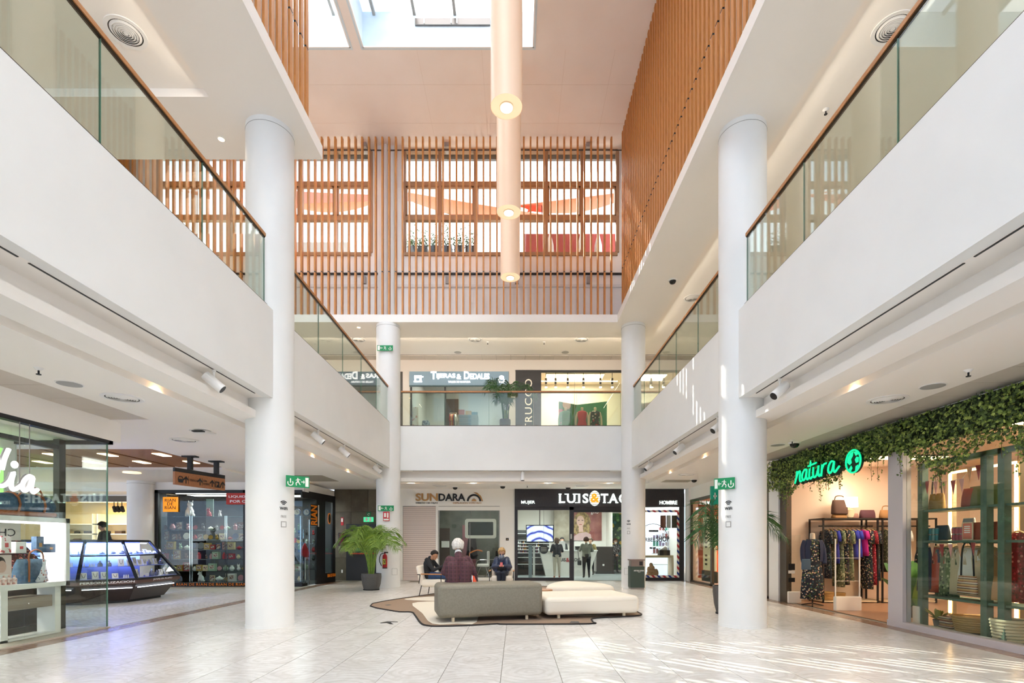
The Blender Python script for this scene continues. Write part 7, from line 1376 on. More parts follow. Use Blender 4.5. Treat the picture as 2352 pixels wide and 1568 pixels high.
# ================================================================== UPPER FLOOR SHOPS
UY = 20.2
ux_ = lambda p, Y=UY: xat(p, Y)
uzz = lambda p, Y=UY: zat(p, Y)
Z2 = 5.13
UW = mat('upper_shopfront', 'E4DAD1', .6)
for a, b_, z0, z1 in ((-13, ux_(1183), uzz(853), 8.5), (ux_(1183), 9, uzz(850), 8.5), (ux_(925), ux_(941), Z2, uzz(853)), (ux_(1169), ux_(1184), Z2, uzz(853))): struct(MB().box(a, b_, UY, UY + .1, z0, z1).build('wall_fascia', UW))
struct(MB().box(-13, ux_(925), UY + .02, UY + .1, Z2, uzz(853)).build('wall_back', mat('upper_dark', '4A4540', .5)), 'dark shopfront wall behind the far left column')
def uroom(label, x0, x1, y1, wall):
    struct(MB().box(x0, x1, y1, y1 + .1, Z2, 8.4).build('wall_back', wall), label); struct(MB().box(x0 - .06, x0, UY + .1, y1, Z2, 8.4).build('wall_left', wall)); struct(MB().box(x1, x1 + .06, UY + .1, y1, Z2, 8.4).build('wall_right', wall)); struct(MB().box(x0, x1, UY + .1, y1, 8.4, 8.46).build('ceiling', wall))
# sewing workshop
uroom('pale interior of the sewing workshop', ux_(941), ux_(1170), 24.0, mat('sewing_wall', 'C9C9C6', .7))
t = thing('shop_sign', 'blue-grey light box sign TIJERAS Y DEDALES with sewing machine emblem', 'sign', (ux_(1054), UY - .05, uzz(886))); Yn = UY - .06
MB().box(ux_(941), ux_(1168), Yn, UY, uzz(886), uzz(854)).build('light_box', mat('slate_blue', '7D95A5', .5, emit=.12), t); MB().box(ux_(941), ux_(1168), Yn - .01, UY, uzz(888), uzz(885.5)).build('lower_edge', mat('teal_edge', '3F5A60', .5), t)
LW2 = mat('lit_letter_white', 'FFFFFF', .5, emit=1.1); b = MB()
for s_, a, h in (('T', 990, 18), ('IJERAS', 1003.5, 13.5), ('&', 1049, 12), ('D', 1066, 18), ('EDALES', 1080, 13.5)):
    w_ = {'T': 13, 'IJERAS': 43, '&': 11, 'D': 13, 'EDALES': 44.5}[s_]; text(b, s_, (ux_(a), Yn, uzz(872)), ux, uz, ux_(a + w_) - ux_(a), h * .01683, .02, .03)
text(b, 'TALLER DE COSTURA', (ux_(1029.5), Yn, uzz(880)), ux, uz, ux_(1081) - ux_(1029.5), .075, .012, .025); b.build('letters', LW2, t)
sm_ = lambda pts, o, m, n_: MB().plate(pts, o, ux, uz, .012).build(n_, m, t)
o = (ux_(951), Yn, uzz(879)); sm_([(0, 0), (.32, 0), (.32, .06), (0, .06)], o, LW2, 'machine_base'); sm_([(.22, .06), (.3, .06), (.3, .26), (.22, .26)], o, LW2, 'machine_post'); sm_([(.02, .16), (.3, .16), (.3, .27), (.02, .27)], o, LW2, 'machine_arm'); sm_([(.03, .08), (.09, .08), (.09, .18), (.03, .18)], o, LW2, 'machine_head'); sm_([(.3, .18), (.38, .2), (.38, .23), (.3, .23)], o, LW2, 'machine_wheel')
o = (ux_(1144), Yn, uzz(880)); sm_([(.04, 0), (.23, 0), (.27, .14), (.22, .14), (.19, .05), (.08, .05), (.05, .14), (0, .14)], o, LW2, 'thimble_cup'); sm_([(.135 + .1 * math.cos(2 * PI * i / 14), .2 + .085 * math.sin(2 * PI * i / 14)) for i in range(14)], o, LW2, 'thimble_top')
t = thing('shop_window', 'glass front of the sewing workshop', 'window', (ux_(1054), UY + .04, Z2)); MB().box(ux_(944), ux_(1168), UY + .04, UY + .05, Z2, uzz(888)).build('glass_pane', SHOPGL, t)
for p in (944, 1022, 1167): MB().box(ux_(p) - .03, ux_(p) + .03, UY + .02, UY + .07, Z2, uzz(888)).build('mullion', BLACK, t)
t = thing('drawer_cabinet', 'grey drawer cabinet in the sewing workshop', 'cabinet', (ux_(1073, 21.5), 21.5, Z2)); xa, xb = ux_(1051, 21.5), ux_(1097, 21.5); zt_ = zat(952, 21.5); MB().box(xa, xb, 21.5, 22, Z2, zt_).build('body', GREY, t)
for i in range(4): MB().box(xa + .03, xa + .55, 21.48, 21.5, zt_ - .14 - .15 * i, zt_ - .03 - .15 * i).build('drawer', mat('drawer_grey', '8A8E92', .5), t)
for i, (p, c) in enumerate(((1060, 'C98A86'), (1076, 'D9B38A'), (1090, '8FA0A8'))): tag(MB().box(ux_(p, 21.6) - .12, ux_(p, 21.6) + .12, 21.55, 21.7, zt_, zt_ + .22 - .05 * i).build('box_of_trims', mat('trim%d' % i, c, .7)), ('pink', 'tan', 'blue grey')[i] + ' box of trims on the grey drawer cabinet', 'box')
t = thing('garment_rail', 'chrome rail of repaired clothes in the sewing workshop', 'clothes rack', (ux_(1037, 21.8), 21.8, Z2)); MB().cyl((ux_(1033, 21.8), 21.8, 6.85), (ux_(1049, 21.8), 21.8, 6.85), .012, n=8).build('bar', CHROME, t)
for p in (1033, 1049): MB().cyl((ux_(p, 21.8), 21.8, Z2), (ux_(p, 21.8), 21.8, 6.85), .012, n=8).build('post', CHROME, t)
for i, k in enumerate(('redprint', 'tanp', 'rust', 'black', 'white')): garment(ux_(1035 + 3 * i, 21.8), 21.8, 6.84, .9, .36, GARM[k], '%s garment on the sewing workshop rail' % NUM[i], 'y', 'repaired clothes', seed=150 + i)
tag(MB().box(ux_(1025, 23.9), ux_(1053, 23.9), 23.86, 23.92, 6.6, 8.0).build('wall_board', mat('dark_board', '3A3230', .6)), 'dark board on the back wall of the sewing workshop', 'board')
t = thing('ironing_stand', 'silver covered ironing stand near the sewing workshop window', 'stand', (ux_(978, 20.9), 20.9, Z2)); MB().rbox((ux_(978, 20.9), 20.9, 6.05), (.3, .3, .55), .1).build('cover', mat('silver_cloth', '9AA6B8', .35, noise=(14, '5A6A8A', .45, .55)), t, smooth=True); MB().cyl((ux_(978, 20.9), 20.9, Z2), (ux_(978, 20.9), 20.9, 5.85), .03, n=8).build('leg', STEEL, t)
tag(MB().box(ux_(946, 20.5), ux_(961, 20.5), 20.48, 20.52, 5.4, 6.75).build('price_board', mat('price_board', 'D9CFC8', .6, noise=(9, 'C98A86', .58, .62))), 'pale price board at the left of the sewing workshop window', 'board')
added_panel_light(ux_(1054), 21.8, 8.38, 1.5, .6, 45, (1, .96, .9), 'added ceiling light panel in the sewing workshop', m=LWHITE)
# fashion shop
uroom('cream interior of the fashion shop', ux_(1184), 9, 23.0, mat('trucco_wall', 'F4E7D6', .7))
t = thing('shop_sign', 'black panel with vertical TRUCCO lettering', 'sign', (ux_(1213), UY, Z2)); MB().box(ux_(1184), ux_(1243), UY - .03, UY + .06, Z2, uzz(850)).build('panel', mat('trucco_black', '2A2727', .5), t)
b = MB(); text(b, 'TRUCCO', (ux_(1222), UY - .032, uzz(988)), uz, -ux, uzz(871) - uzz(988), ux_(1222) - ux_(1205.5), .02, .0, 1.15); b.build('letters', mat('trucco_letter', 'E8D6C2', .5, emit=.25), t); MB().box(ux_(1224.5), ux_(1225.3), UY - .035, UY - .03, Z2, uzz(900)).build('side_line', mat('trucco_line', '8A7F74', .5), t)
struct(MB().box(ux_(1243), 9, UY - .02, UY + .06, uzz(855), uzz(850)).build('wall_head', BLACK))
t = thing('shop_window', 'glass front of the fashion shop', 'window', (ux_(1335), UY + .02, Z2)); MB().box(ux_(1243), 9, UY + .02, UY + .03, Z2, uzz(855)).build('glass_pane', SHOPGL, t); MB().box(ux_(1320) - .006, ux_(1320) + .006, UY + .01, UY + .035, Z2, uzz(855)).build('pane_joint', GREY, t)
GPR = floral('bold_print', '3F7A4C', ['C2354A', '3F7A4C', 'E9B7A0', '2F6A44'], 2.2); t = thing('backdrop_panels', 'folding backdrop with green and red leaf print', 'backdrop', (ux_(1336, 21.6), 21.6, Z2)); Yb2 = 21.6
za, zb_ = Z2, zat(926, Yb2); xm = ux_(1325, Yb2)
MB().add([(ux_(1282, Yb2), Yb2 - .3, za), (xm, Yb2, za), (xm, Yb2, zb_ - .06), (ux_(1282, Yb2), Yb2 - .3, zb_), (ux_(1282, Yb2), Yb2 - .26, za), (xm, Yb2 + .04, za), (xm, Yb2 + .04, zb_ - .06), (ux_(1282, Yb2), Yb2 - .26, zb_)], [(0, 1, 2, 3), (5, 4, 7, 6), (3, 2, 6, 7), (4, 0, 3, 7)]).build('printed_panel', GPR, t)
MB().add([(xm, Yb2, za), (ux_(1391, Yb2), Yb2 - .3, za), (ux_(1391, Yb2), Yb2 - .3, zb_), (xm, Yb2, zb_ - .06), (xm, Yb2 + .04, za), (ux_(1391, Yb2), Yb2 - .26, za), (ux_(1391, Yb2), Yb2 - .26, zb_), (xm, Yb2 + .04, zb_ - .06)], [(0, 1, 2, 3), (5, 4, 7, 6), (3, 2, 6, 7), (1, 5, 6, 2)]).build('green_panel', mat('plain_green', '3F8A5C', .7, noise=(20, '4A9A68', .4, .6)), t)
for px, m, l, sl in ((1299, mat('green_dress', '2F7A45', .8), 'mannequin in green belted coat dress', True), (1337, mat('red_dress', 'C2303A', .8), 'mannequin in red sleeveless dress', False), (1367, floral('dark_bold', '1F2A2A', ['B8303A', '2F4A3A', 'D9C9B4'], 12), 'mannequin in dark halter print dress', False)):
    Ym = 21.0; x = ux_(px, Ym); t = thing('mannequin', l, 'mannequin', (x, Ym, Z2)); rings = []
    for z, w_, d in ((5.6, .24, .18), (5.95, .2, .15), (6.15, .15, .11), (6.3, .18, .12), (6.45, .2, .11), (6.52, .14, .08)): rings.append([Vector((x + w_ * math.cos(a), Ym + d * math.sin(a), z)) for a in [2 * PI * i / 20 for i in range(20)]])
    MB().loft(rings).build('dress', m, t, smooth=True); MB().lathe([(.055, 6.5), (.05, 6.6), (.055, 6.66), (.02, 6.68)], (x, Ym, 0), 16).build('neck', mat('mannequin_skin', 'D9BFA0', .6), t, smooth=True); MB().cyl((x, Ym, Z2 - .2), (x, Ym, 5.65), .02, n=8).build('pole', CHROME, t)
    for s in (-1, 1): MB().tube(smooth_path([(x + s * .18, Ym, 6.47), (x + s * .24, Ym - .01, 6.25), (x + s * .25, Ym - .04, 5.95), (x + s * .22, Ym - .06, 5.75)], 4), [.05] * 13 if sl else .04, 8).build('arm', m if sl else mat('mannequin_skin', 'D9BFA0', .6), t, smooth=True)
    if sl: MB().tube([(x + .155 * math.cos(a), Ym + .115 * math.sin(a), 6.13) for a in [2 * PI * i / 20 for i in range(20)]], .02, 6, True).build('belt', m, t)
    for ch in t.children: ch.location.z += .2
for i, p in enumerate((1254, 1276, 1304, 1340, 1379, 1406)):
    Yq = 20.8; x = ux_(p, Yq); t = thing('track_spotlight', '%s black spotlight from the left in the fashion shop' % NUM[i], 'spotlight', (x, Yq, 8.0)); MB().box(x - .04, x + .04, Yq - .03, Yq + .03, 7.75, 7.98).build('driver_box', BLACK, t); MB().cyl((x, Yq, 7.98), (x, Yq, 8.4), .012, n=6).build('drop_rod', BLACK, t); MB().cyl((x, Yq, 7.74), (x, Yq - .02, 7.62), .03, .06, n=14).build('head', CHROME, t); MB().cyl((x, Yq - .02, 7.615), (x, Yq - .022, 7.605), .05, n=12).build('bulb', mat('spot_bulb', 'FFF0D8', .5, emit=8 if i in (0, 1, 4, 5) else 1.5), t)
added_panel_light(ux_(1330), 21.9, 8.38, 2.4, .8, 70, (1, .9, .76), 'added ceiling light panel in the fashion shop')
# right-hand upper wall behind glass
struct(MB().box(5.0, 8.2, 20.1, 20.2, Z2, 8.4).build('wall_back', UW))

# ================================================================== OUTSIDE THE REAR WINDOWS
TERR = mat('terracotta_cloth', 'D97A5C', .9); PALE = mat('pale_canopy', 'F0E6DC', .9); CONC = mat('outer_concrete', '8A8A88', .9, noise=(4, '77777A', .4, .6))
struct(MB().box(-22, 10, 17.4, 34, 10.3, 10.5).build('terrace_floor', mat('terrace_paving', 'D8D2C6', .9))); struct(MB().box(-14, 4, 17.4, 17.5, 14.2, 14.6).build('outer_lintel', CONC), 'grey concrete eave outside the rear windows')
def sail(label, corners, sag, m, n=10):
    A, B, C_, D = [Vector(c) for c in corners]; t = thing('shade_sail', label, 'shade sail', A); vs = []
    for i in range(n + 1):
        for j in range(n + 1):
            u, v = i / n, j / n; p = A.lerp(B, u).lerp(D.lerp(C_, u), v); e = (A.lerp(B, .5) + D.lerp(C_, .5)) / 2; k = .12 * (math.sin(PI * u) if v in (0, 1) else 0) + .12 * (math.sin(PI * v) if u in (0, 1) else 0); p = p.lerp(e, k); p.z -= sag * math.sin(PI * u) * math.sin(PI * v); vs.append(p)
    MB().add(vs, [(i * (n + 1) + j, (i + 1) * (n + 1) + j, (i + 1) * (n + 1) + j + 1, i * (n + 1) + j + 1) for i in range(n) for j in range(n)]).build('cloth', m, t, smooth=True)
    for c in (A, B, C_, D): MB().cyl(c, c + Vector((0, .2, .6)), .02, n=6).build('tie_cable', STEEL, t)
sail('terracotta shade sail outside the middle window', ((-4.6, 19.5, 14.6), (1.0, 20.0, 14.0), (2.5, 25, 17.0), (-5.5, 25, 17.8)), .6, TERR)
sail('terracotta shade sail outside the right window', ((-.2, 19.8, 14.2), (4.6, 19.2, 14.4), (6, 24, 17.6), (.5, 24, 16.6)), .5, TERR)
sail('terracotta shade sail outside the left window', ((-9.5, 19.5, 14.0), (-5.2, 20, 14.5), (-5.5, 24, 17.4), (-10.5, 24, 17.6)), .6, TERR)
BUSH = mat('bush_leaf', '4F6A35', .7)
for i, px in enumerate((948, 972, 1000, 1028, 1055, 1080)):
    Yo = 18.3; x = xat(px, Yo); t = thing('planter', '%s dark planter with shrub outside the middle window' % NUM[i], 'planter', (x, Yo, 10.5)); MB().box(x - .16, x + .16, Yo - .16, Yo + .16, 10.5, 11.75).build('trough', mat('planter_dark', '2F3238', .6), t); rnd = random.Random(200 + i); b = MB(); hgt = .9 if i == 3 else .55
    for k in range(240):
        p = Vector((x + rnd.gauss(0, .11), Yo + rnd.gauss(0, .1), 11.72 + abs(rnd.gauss(0, .45)) * hgt)); d = Vector((rnd.uniform(-1, 1), rnd.uniform(-1, 1), rnd.uniform(-.3, 1))).normalized() * .07; s = d.cross(Vector((rnd.random(), rnd.random(), .3))).normalized() * .022; b.add([p, p + d * .5 + s, p + d, p + d * .5 - s], [(0, 1, 2, 3)])
    b.build('foliage', BUSH, t)
for i, (x0, x1, z0, z1, m, l) in enumerate(((.3, 3.6, 11.2, 12.6, mat('red_screen', 'B5524A', .8), 'dull red terrace screen outside the right window panes'), (-9.5, -6.0, 11.1, 12.3, mat('pale_screen', 'D5D8DC', .8), 'pale terrace screen outside the left window panes'))): tag(MB().box(x0, x1, 18.9, 18.95, z0 - .75, z1).build('terrace_screen', m), l, 'screen')
for i, x in enumerate((1.2, 2.3, 2.9)):
    t = thing('terrace_umbrella', '%s closed cream terrace umbrella outside the right window panes' % NUM[i], 'umbrella', (x, 18.4, 10.5)); MB().lathe([(.03, 0), (.16, .1), (.13, .9), (.03, 1.3)], (x, 18.4, 11.0), 14).build('canopy', PALE, t, smooth=True); MB().cyl((x, 18.4, 10.5), (x, 18.4, 12.4), .025, n=8).build('pole', PURE, t)
# ================================================================== PEOPLE
import numpy as np
SKIN = mat('skin', 'D9A98C', .6); SKIN2 = mat('skin_tan', 'C4906F', .6)
def plaid(name, base, l1, l2, s=11):
    m = bpy.data.materials.new(name); m.use_nodes = True; t = m.node_tree; b = t.nodes['Principled BSDF']; b.inputs['Roughness'].default_value = .9; tc = t.nodes.new('ShaderNodeTexCoord'); sx = t.nodes.new('ShaderNodeSeparateXYZ'); t.links.new(tc.outputs['Object'], sx.inputs[0]); prev = lin(base); cur = None
    for ax, c, sc, th, off in ((0, l1, s, .5, 0), (2, l1, s, .5, 0), (0, l2, s, .86, .25), (2, l2, s, .86, .25)):
        mu = t.nodes.new('ShaderNodeMath'); mu.operation = 'MULTIPLY_ADD'; mu.inputs[1].default_value = sc; mu.inputs[2].default_value = off; fr = t.nodes.new('ShaderNodeMath'); fr.operation = 'FRACT'; gt = t.nodes.new('ShaderNodeMath'); gt.operation = 'GREATER_THAN'; gt.inputs[1].default_value = th; k = t.nodes.new('ShaderNodeMath'); k.operation = 'MULTIPLY'; k.inputs[1].default_value = .5
        t.links.new(sx.outputs[ax], mu.inputs[0]); t.links.new(mu.outputs[0], fr.inputs[0]); t.links.new(fr.outputs[0], gt.inputs[0]); t.links.new(gt.outputs[0], k.inputs[0]); mx = t.nodes.new('ShaderNodeMix'); mx.data_type = 'RGBA'; mx.inputs['A'].default_value = prev; mx.inputs['B'].default_value = lin(c); t.links.new(k.outputs[0], mx.inputs['Factor'])
        if cur is not None: t.links.new(cur, mx.inputs['A'])
        cur = mx.outputs['Result']
    t.links.new(cur, b.inputs['Base Color']); MATS[name] = m; return m
def capsule(mb, p0, p1, r0, r1, n=12):
    p0, p1 = Vector(p0), Vector(p1); d = p1 - p0; L = d.length; d = d.normalized() if L > 1e-6 else Vector((0, 0, 1)); a = d.orthogonal().normalized(); b = d.cross(a); rings = []
    for k in range(5): an = -PI / 2 + PI / 2 * k / 4; rings.append((p0 + d * math.sin(an) * r0, max(1e-4, math.cos(an) * r0)))
    for k in range(5): an = PI / 2 * k / 4; rings.append((p1 + d * math.sin(an) * r1, max(1e-4, math.cos(an) * r1)))
    mb.loft([[c + (a * math.cos(2 * PI * i / n) + b * math.sin(2 * PI * i / n)) * r for i in range(n)] for c, r in rings])
def person(label, loc, rz, J, mats, prims_extra=(), voxel=.011, flat=.72, head_turn=0, hair=None, hairm=None, mask=None, look_down=0, girth=1.0, sleeve='top', shoe=None):
    """J: joints in the person's own frame (facing -y, z up). mats: skin, top, bottom, shoe"""
    V = {k: Vector(v) for k, v in J.items()}; P = []
    def cap(a, b, r0, r1, m): P.append((Vector(a), Vector(b), r0, r1, m))
    g = girth; sk, tp, bt, sh = 0, 1, 2, 3
    hd, nk, ch, wa, pe = V['head'], V['neck'], V['chest'], V['waist'], V['pelvis']
    rt = (V['shr'] - V['shl']).normalized()
    for s in (-1, 1):
        cap(pe + rt * s * .07, wa + rt * s * .055, .115 * g, .105 * g, tp); cap(wa + rt * s * .055, ch + rt * s * .08, .105 * g, .12 * g, tp); cap(ch + rt * s * .06, (V['shr'] if s > 0 else V['shl']) - rt * s * .02, .115 * g, .072 * g, tp)
        cap(pe + rt * s * .05, V['hipr' if s > 0 else 'hipl'], .12 * g, .105 * g, bt)
    cap(ch, nk, .1 * g, .062, tp); cap(nk - Vector((0, 0, .01)), hd - Vector((0, 0, .06)), .052, .05, sk)
    for s, q in ((-1, 'l'), (1, 'r')):
        S, E, W = V['sh' + q], V['el' + q], V['wr' + q]; cap(S, E, .062 * g, .05 * g, tp); cap(E, W, .05 * g, .036 * g, tp if sleeve == 'top' else sk)
        H = V.get('ha' + q) or W + (W - E).normalized() * .09; d = (H - W).normalized(); cap(W, W + d * .03, .028, .03, sk)
        sd = d.cross(V.get('palm' + q, Vector((0, 0, 1)))).normalized() if d.cross(V.get('palm' + q, Vector((0, 0, 1)))).length > .1 else rt
        pn = sd.cross(d).normalized(); cap(W + d * .03 - sd * .018, W + d * .085 - sd * .024, .019, .017, sk); cap(W + d * .03 + sd * .018, W + d * .085 + sd * .024, .019, .017, sk)
        for k, (o, l) in enumerate(((-.031, .062), (-.011, .075), (.011, .07), (.03, .055))):
            b0 = W + d * .09 + sd * o; cur = -pn if V.get('curl' + q) is None else V['curl' + q]; m1 = b0 + d * l * .5 + cur * .01; cap(b0, m1, .0095, .009, sk); cap(m1, m1 + (d * .5 + cur * .6).normalized() * l * .55, .009, .0075, sk)
        tb = W + d * .035 - sd * .03 * (1 if q == 'r' else -1); cap(tb, tb + (d * .7 - sd * .5 * (1 if q == 'r' else -1)).normalized() * .05, .012, .0095, sk)
        Hp, K, A, T = V['hip' + q], V['kn' + q], V['an' + q], V['to' + q]; cap(Hp, K, .098 * g, .066 * g, bt); cap(K, A + Vector((0, 0, .03)), .064 * g, .045, bt); cap(A + Vector((0, 0, -.01)), T, .042, .034, sh); cap(A + Vector((0, 0, -.02)), T, .04, .032, sh)
    # head
    fw = Matrix.Rotation(head_turn, 3, 'Z') @ Vector((0, -1, 0)); fw = (fw + Vector((0, 0, -look_down))).normalized(); hr = fw.cross(Vector((0, 0, 1))).normalized(); hu = hr.cross(fw).normalized()
    cap(hd + hu * .035 + fw * -.012, hd + hu * .02 + fw * .015, .088, .08, sk); cap(hd - hu * .03 + fw * .03, hd - hu * .07 + fw * .045, .062, .042, sk)
    cap(hd + fw * .098 + hu * .0, hd + fw * .112 - hu * .022, .010, .015, sk)
    for s in (-1, 1): cap(hd + hr * s * .083 + hu * .015 - fw * .005, hd + hr * s * .083 - hu * .02, .018, .012, sk)
    for e in prims_extra: P.append(e)
    mb = MB()
    for a, b, r0, r1, m in P: capsule(mb, a, b, r0, r1)
    t = thing('person', label, 'person', loc, rz)
    me = mb.mesh('body', [mats[0]]); o = bpy.data.objects.new('body', me); C.objects.link(o)
    md = o.modifiers.new('r', 'REMESH'); md.mode = 'VOXEL'; md.voxel_size = voxel; md.use_smooth_shade = True; sm = o.modifiers.new('s', 'SMOOTH'); sm.factor = .5; sm.iterations = 4
    dg = bpy.context.evaluated_depsgraph_get(); m2 = bpy.data.meshes.new_from_object(o.evaluated_get(dg)); m2.name = 'body'; o.modifiers.clear(); o.data = m2; bpy.data.meshes.remove(me); o.parent = t
    m2.materials.clear()
    for m in mats: m2.materials.append(m)
    n = len(m2.polygons); ctr = np.empty(n * 3); m2.polygons.foreach_get('center', ctr); ctr = ctr.reshape(-1, 3); best = np.full(n, 1e9); idx = np.zeros(n, int)
    for a, b, r0, r1, m in P:
        a, b = np.array(a), np.array(b); ab = b - a; L2 = max(ab @ ab, 1e-9); tt = np.clip((ctr - a) @ ab / L2, 0, 1); d = np.linalg.norm(ctr - (a + tt[:, None] * ab), axis=1) - (r0 + (r1 - r0) * tt); u = d < best; best[u] = d[u]; idx[u] = m
    m2.polygons.foreach_set('material_index', idx.astype(np.int32)); m2.polygons.foreach_set('use_smooth', np.ones(n, bool)); m2.update()
    # face
    ey = MB()
    for s in (-1, 1): ey.ball(hd + fw * .088 + hr * s * .032 + hu * .018, .0065, 8, 6)
    ey.build('eyes', mat('eye_dark', '2A1F1A', .3), t, local=True)
    br = MB()
    for s in (-1, 1): br.tube([hd + fw * .094 + hr * s * .018 + hu * .036, hd + fw * .09 + hr * s * .045 + hu * .036], .0035, 5)
    br.build('eyebrows', hairm or BLACK, t, local=True)
    if mask:
        b = MB(); b.ball(hd + fw * .056 - hu * .045, (.06, .055, .05), 14, 10); b.build('face_mask', mask, t, local=True, smooth=True)
    else:
        MB().tube([hd + fw * .094 - hu * .052 + hr * .02, hd + fw * .099 - hu * .053, hd + fw * .094 - hu * .052 - hr * .02], .006, 5).build('mouth', mat('lip', '9A5A50', .5), t, local=True)
    if hair:
        b = MB(); rnd = random.Random(len(label)); n1, n2 = 22, 14; vs = []; 
        top, back, low, thick = hair; R_ = Matrix((hr, fw, hu)).transposed()
        for i in range(n2 + 1):
            th = PI * i / n2
            for k in range(n1):
                ph = 2 * PI * k / n1; st_ = math.sin(th) if th < PI / 2 or low < .07 else max(math.sin(th), 1 - .2 * (th - PI / 2)); d = Vector((st_ * math.cos(ph), st_ * math.sin(ph), math.cos(th))); f = max(0, d.y); r = thick + .006 * rnd.uniform(-1, 1) + .004 * math.sin(6 * ph + 3 * th)
                q = Vector((d.x * (.087 + r), d.y * (.1 + r), d.z * (.1 + r * 1.1)))
                lim = .05 + .008 * math.sin(7 * ph) if f > .45 else (-low if d.y < .2 else -low * .55 + .02)   # hairline: high at the face, low behind
                if q.z < lim: q = Vector((q.x * .82, q.y * .82 - (.0 if d.y < .2 else .02), max(q.z, lim - .01)))
                vs.append(hd + R_ @ (q + Vector((0, -.012, .03))))
        b.add(vs, [(i * n1 + k, i * n1 + (k + 1) % n1, (i + 1) * n1 + (k + 1) % n1, (i + 1) * n1 + k) for i in range(n2) for k in range(n1)]); b.build('hair', hairm, t, local=True, smooth=True)
    return t, V, (hd, fw, hr, hu)
def standing(H=1.65, arms=None, lean=0, step=0):
    k = H / 1.7; J = dict(head=(0, -.02 - lean, 1.575), neck=(0, -lean * .8, 1.43), chest=(0, .01 - lean * .6, 1.27), waist=(0, .0 - lean * .2, 1.08), pelvis=(0, .01, .94), shl=(.175, .01 - lean * .7, 1.385), shr=(-.175, .01 - lean * .7, 1.385), hipl=(.085, .01, .89), hipr=(-.085, .01, .89), knl=(.1, -.02 + step, .5), knr=(-.1, -.02 - step, .5), anl=(.11, .02 + step, .08), anr=(-.11, .02 - step, .08), tol=(.12, -.13 + step, .035), tor=(-.12, -.13 - step, .035), ell=(.235, .03, 1.12), elr=(-.235, .03, 1.12), wrl=(.24, -.04, .87), wrr=(-.24, -.04, .87))
    if arms: J.update(arms)
    return {a: tuple(c * k for c in v) for a, v in J.items()}
# man in plaid jacket sitting on the bench with his back to the viewer (faces +y)
seat = .62
PL = plaid('plaid_jacket', '4A3236', '704248', '2A2B3A', 14)
J = dict(head=(0, -.10, 1.345), neck=(0, -.05, 1.19), chest=(0, .0, 1.02), waist=(0, .05, .84), pelvis=(0, .05, .73), shl=(.18, -.02, 1.095), shr=(-.18, -.02, 1.095), hipl=(.1, -.02, .70), hipr=(-.1, -.02, .70), knl=(.14, -.47, .64), knr=(-.14, -.47, .64), anl=(.15, -.5, .1), anr=(-.15, -.5, .1), tol=(.17, -.66, .045), tor=(-.17, -.66, .045), ell=(.28, -.02, .86), elr=(-.29, .04, .86), wrl=(.2, -.3, .8), wrr=(-.34, -.02, .66))
NAVY = mat('navy_trousers', '26283A', .9)
ex = []
for s in (-1, 1): ex += [(Vector((s * .1, .1, .70)), Vector((s * .13, .07, .95)), .13, .12, 1), (Vector((s * .16, .08, .69)), Vector((s * .1, .12, .69)), .09, .09, 1)]
ex += [(Vector((s * .15, .0, 1.04)), Vector((s * .16, .04, .8)), .085, .1, 1) for s in (-1, 1)]
ex += [(Vector((0, -.03, 1.21)), Vector((0, -.05, 1.235)), .072, .066, 4), (Vector((0, .03, 1.10)), Vector((0, .0, 1.18)), .1, .08, 1)]
WH = mat('white_hair', 'E6E1DA', .9, noise=(40, 'C9C2B8', .4, .6))
px_, py_ = xat(1053, 9.86), 9.88
bang = math.atan2(9.56 - 9.1, .5 + 1.36)
person('white haired man in plaid jacket seated on the taupe bench, back turned', (px_, py_, 0), PI + bang, J, [SKIN, PL, NAVY, BLACK, PURE], ex, .009, hair=(0, 0, .085, .03), hairm=WH, look_down=.35, girth=1.12)
t = thing('paper_bag', 'orange and white paper bag held beside the man in plaid', 'bag', (px_ + .36, py_ - .02, .63)); MB().add([(px_ + .27, py_ - .05, .63), (px_ + .36, py_ - .04, .63), (px_ + .27, py_ + .02, .86), (px_ + .24, py_ + .02, .86), (px_ + .27, py_ - .02, .63), (px_ + .36, py_ - .01, .63), (px_ + .27, py_ + .05, .86), (px_ + .24, py_ + .05, .86)], [(0, 1, 2, 3), (5, 4, 7, 6), (3, 2, 6, 7), (4, 0, 3, 7), (1, 5, 6, 2)]).build('orange_side', mat('bag_orange', 'F0572A', .6), t); MB().add([(px_ + .225, py_ - .06, .7), (px_ + .27, py_ - .06, .66), (px_ + .275, py_ - .04, .78), (px_ + .24, py_ - .03, .84)], [(0, 1, 2, 3)]).build('white_side', PURE, t)
# man in black sitting in the left armchair, facing right
def sitting(seat=.46, lean=.12, arms=None, knee=.5):
    J = dict(head=(0, .0 + lean * .3, seat + .70), neck=(0, .05 + lean * .5, seat + .55), chest=(0, .08 + lean * .5, seat + .40), waist=(0, .10 + lean * .4, seat + .21), pelvis=(0, .08 + lean * .4, seat + .09), shl=(.175, .07 + lean * .5, seat + .5), shr=(-.175, .07 + lean * .5, seat + .5), hipl=(.09, .05, seat + .08), hipr=(-.09, .05, seat + .08), knl=(.11, -.40, seat + .08), knr=(-.11, -.40, seat + .08), anl=(.11, -.40, .09), anr=(-.11, -.40, .09), tol=(.12, -.55, .04), tor=(-.12, -.55, .04), ell=(.26, -.02, seat + .27), elr=(-.26, -.02, seat + .27), wrl=(.09, -.27, seat + .32), wrr=(-.09, -.27, seat + .32))
    if arms: J.update(arms)
    return J
BLK = mat('black_jacket', '232428', .85); JEANS = mat('blue_jeans', '35507A', .9, noise=(60, '2C4468', .4, .6)); DKH = mat('dark_hair', '1F1815', .8)
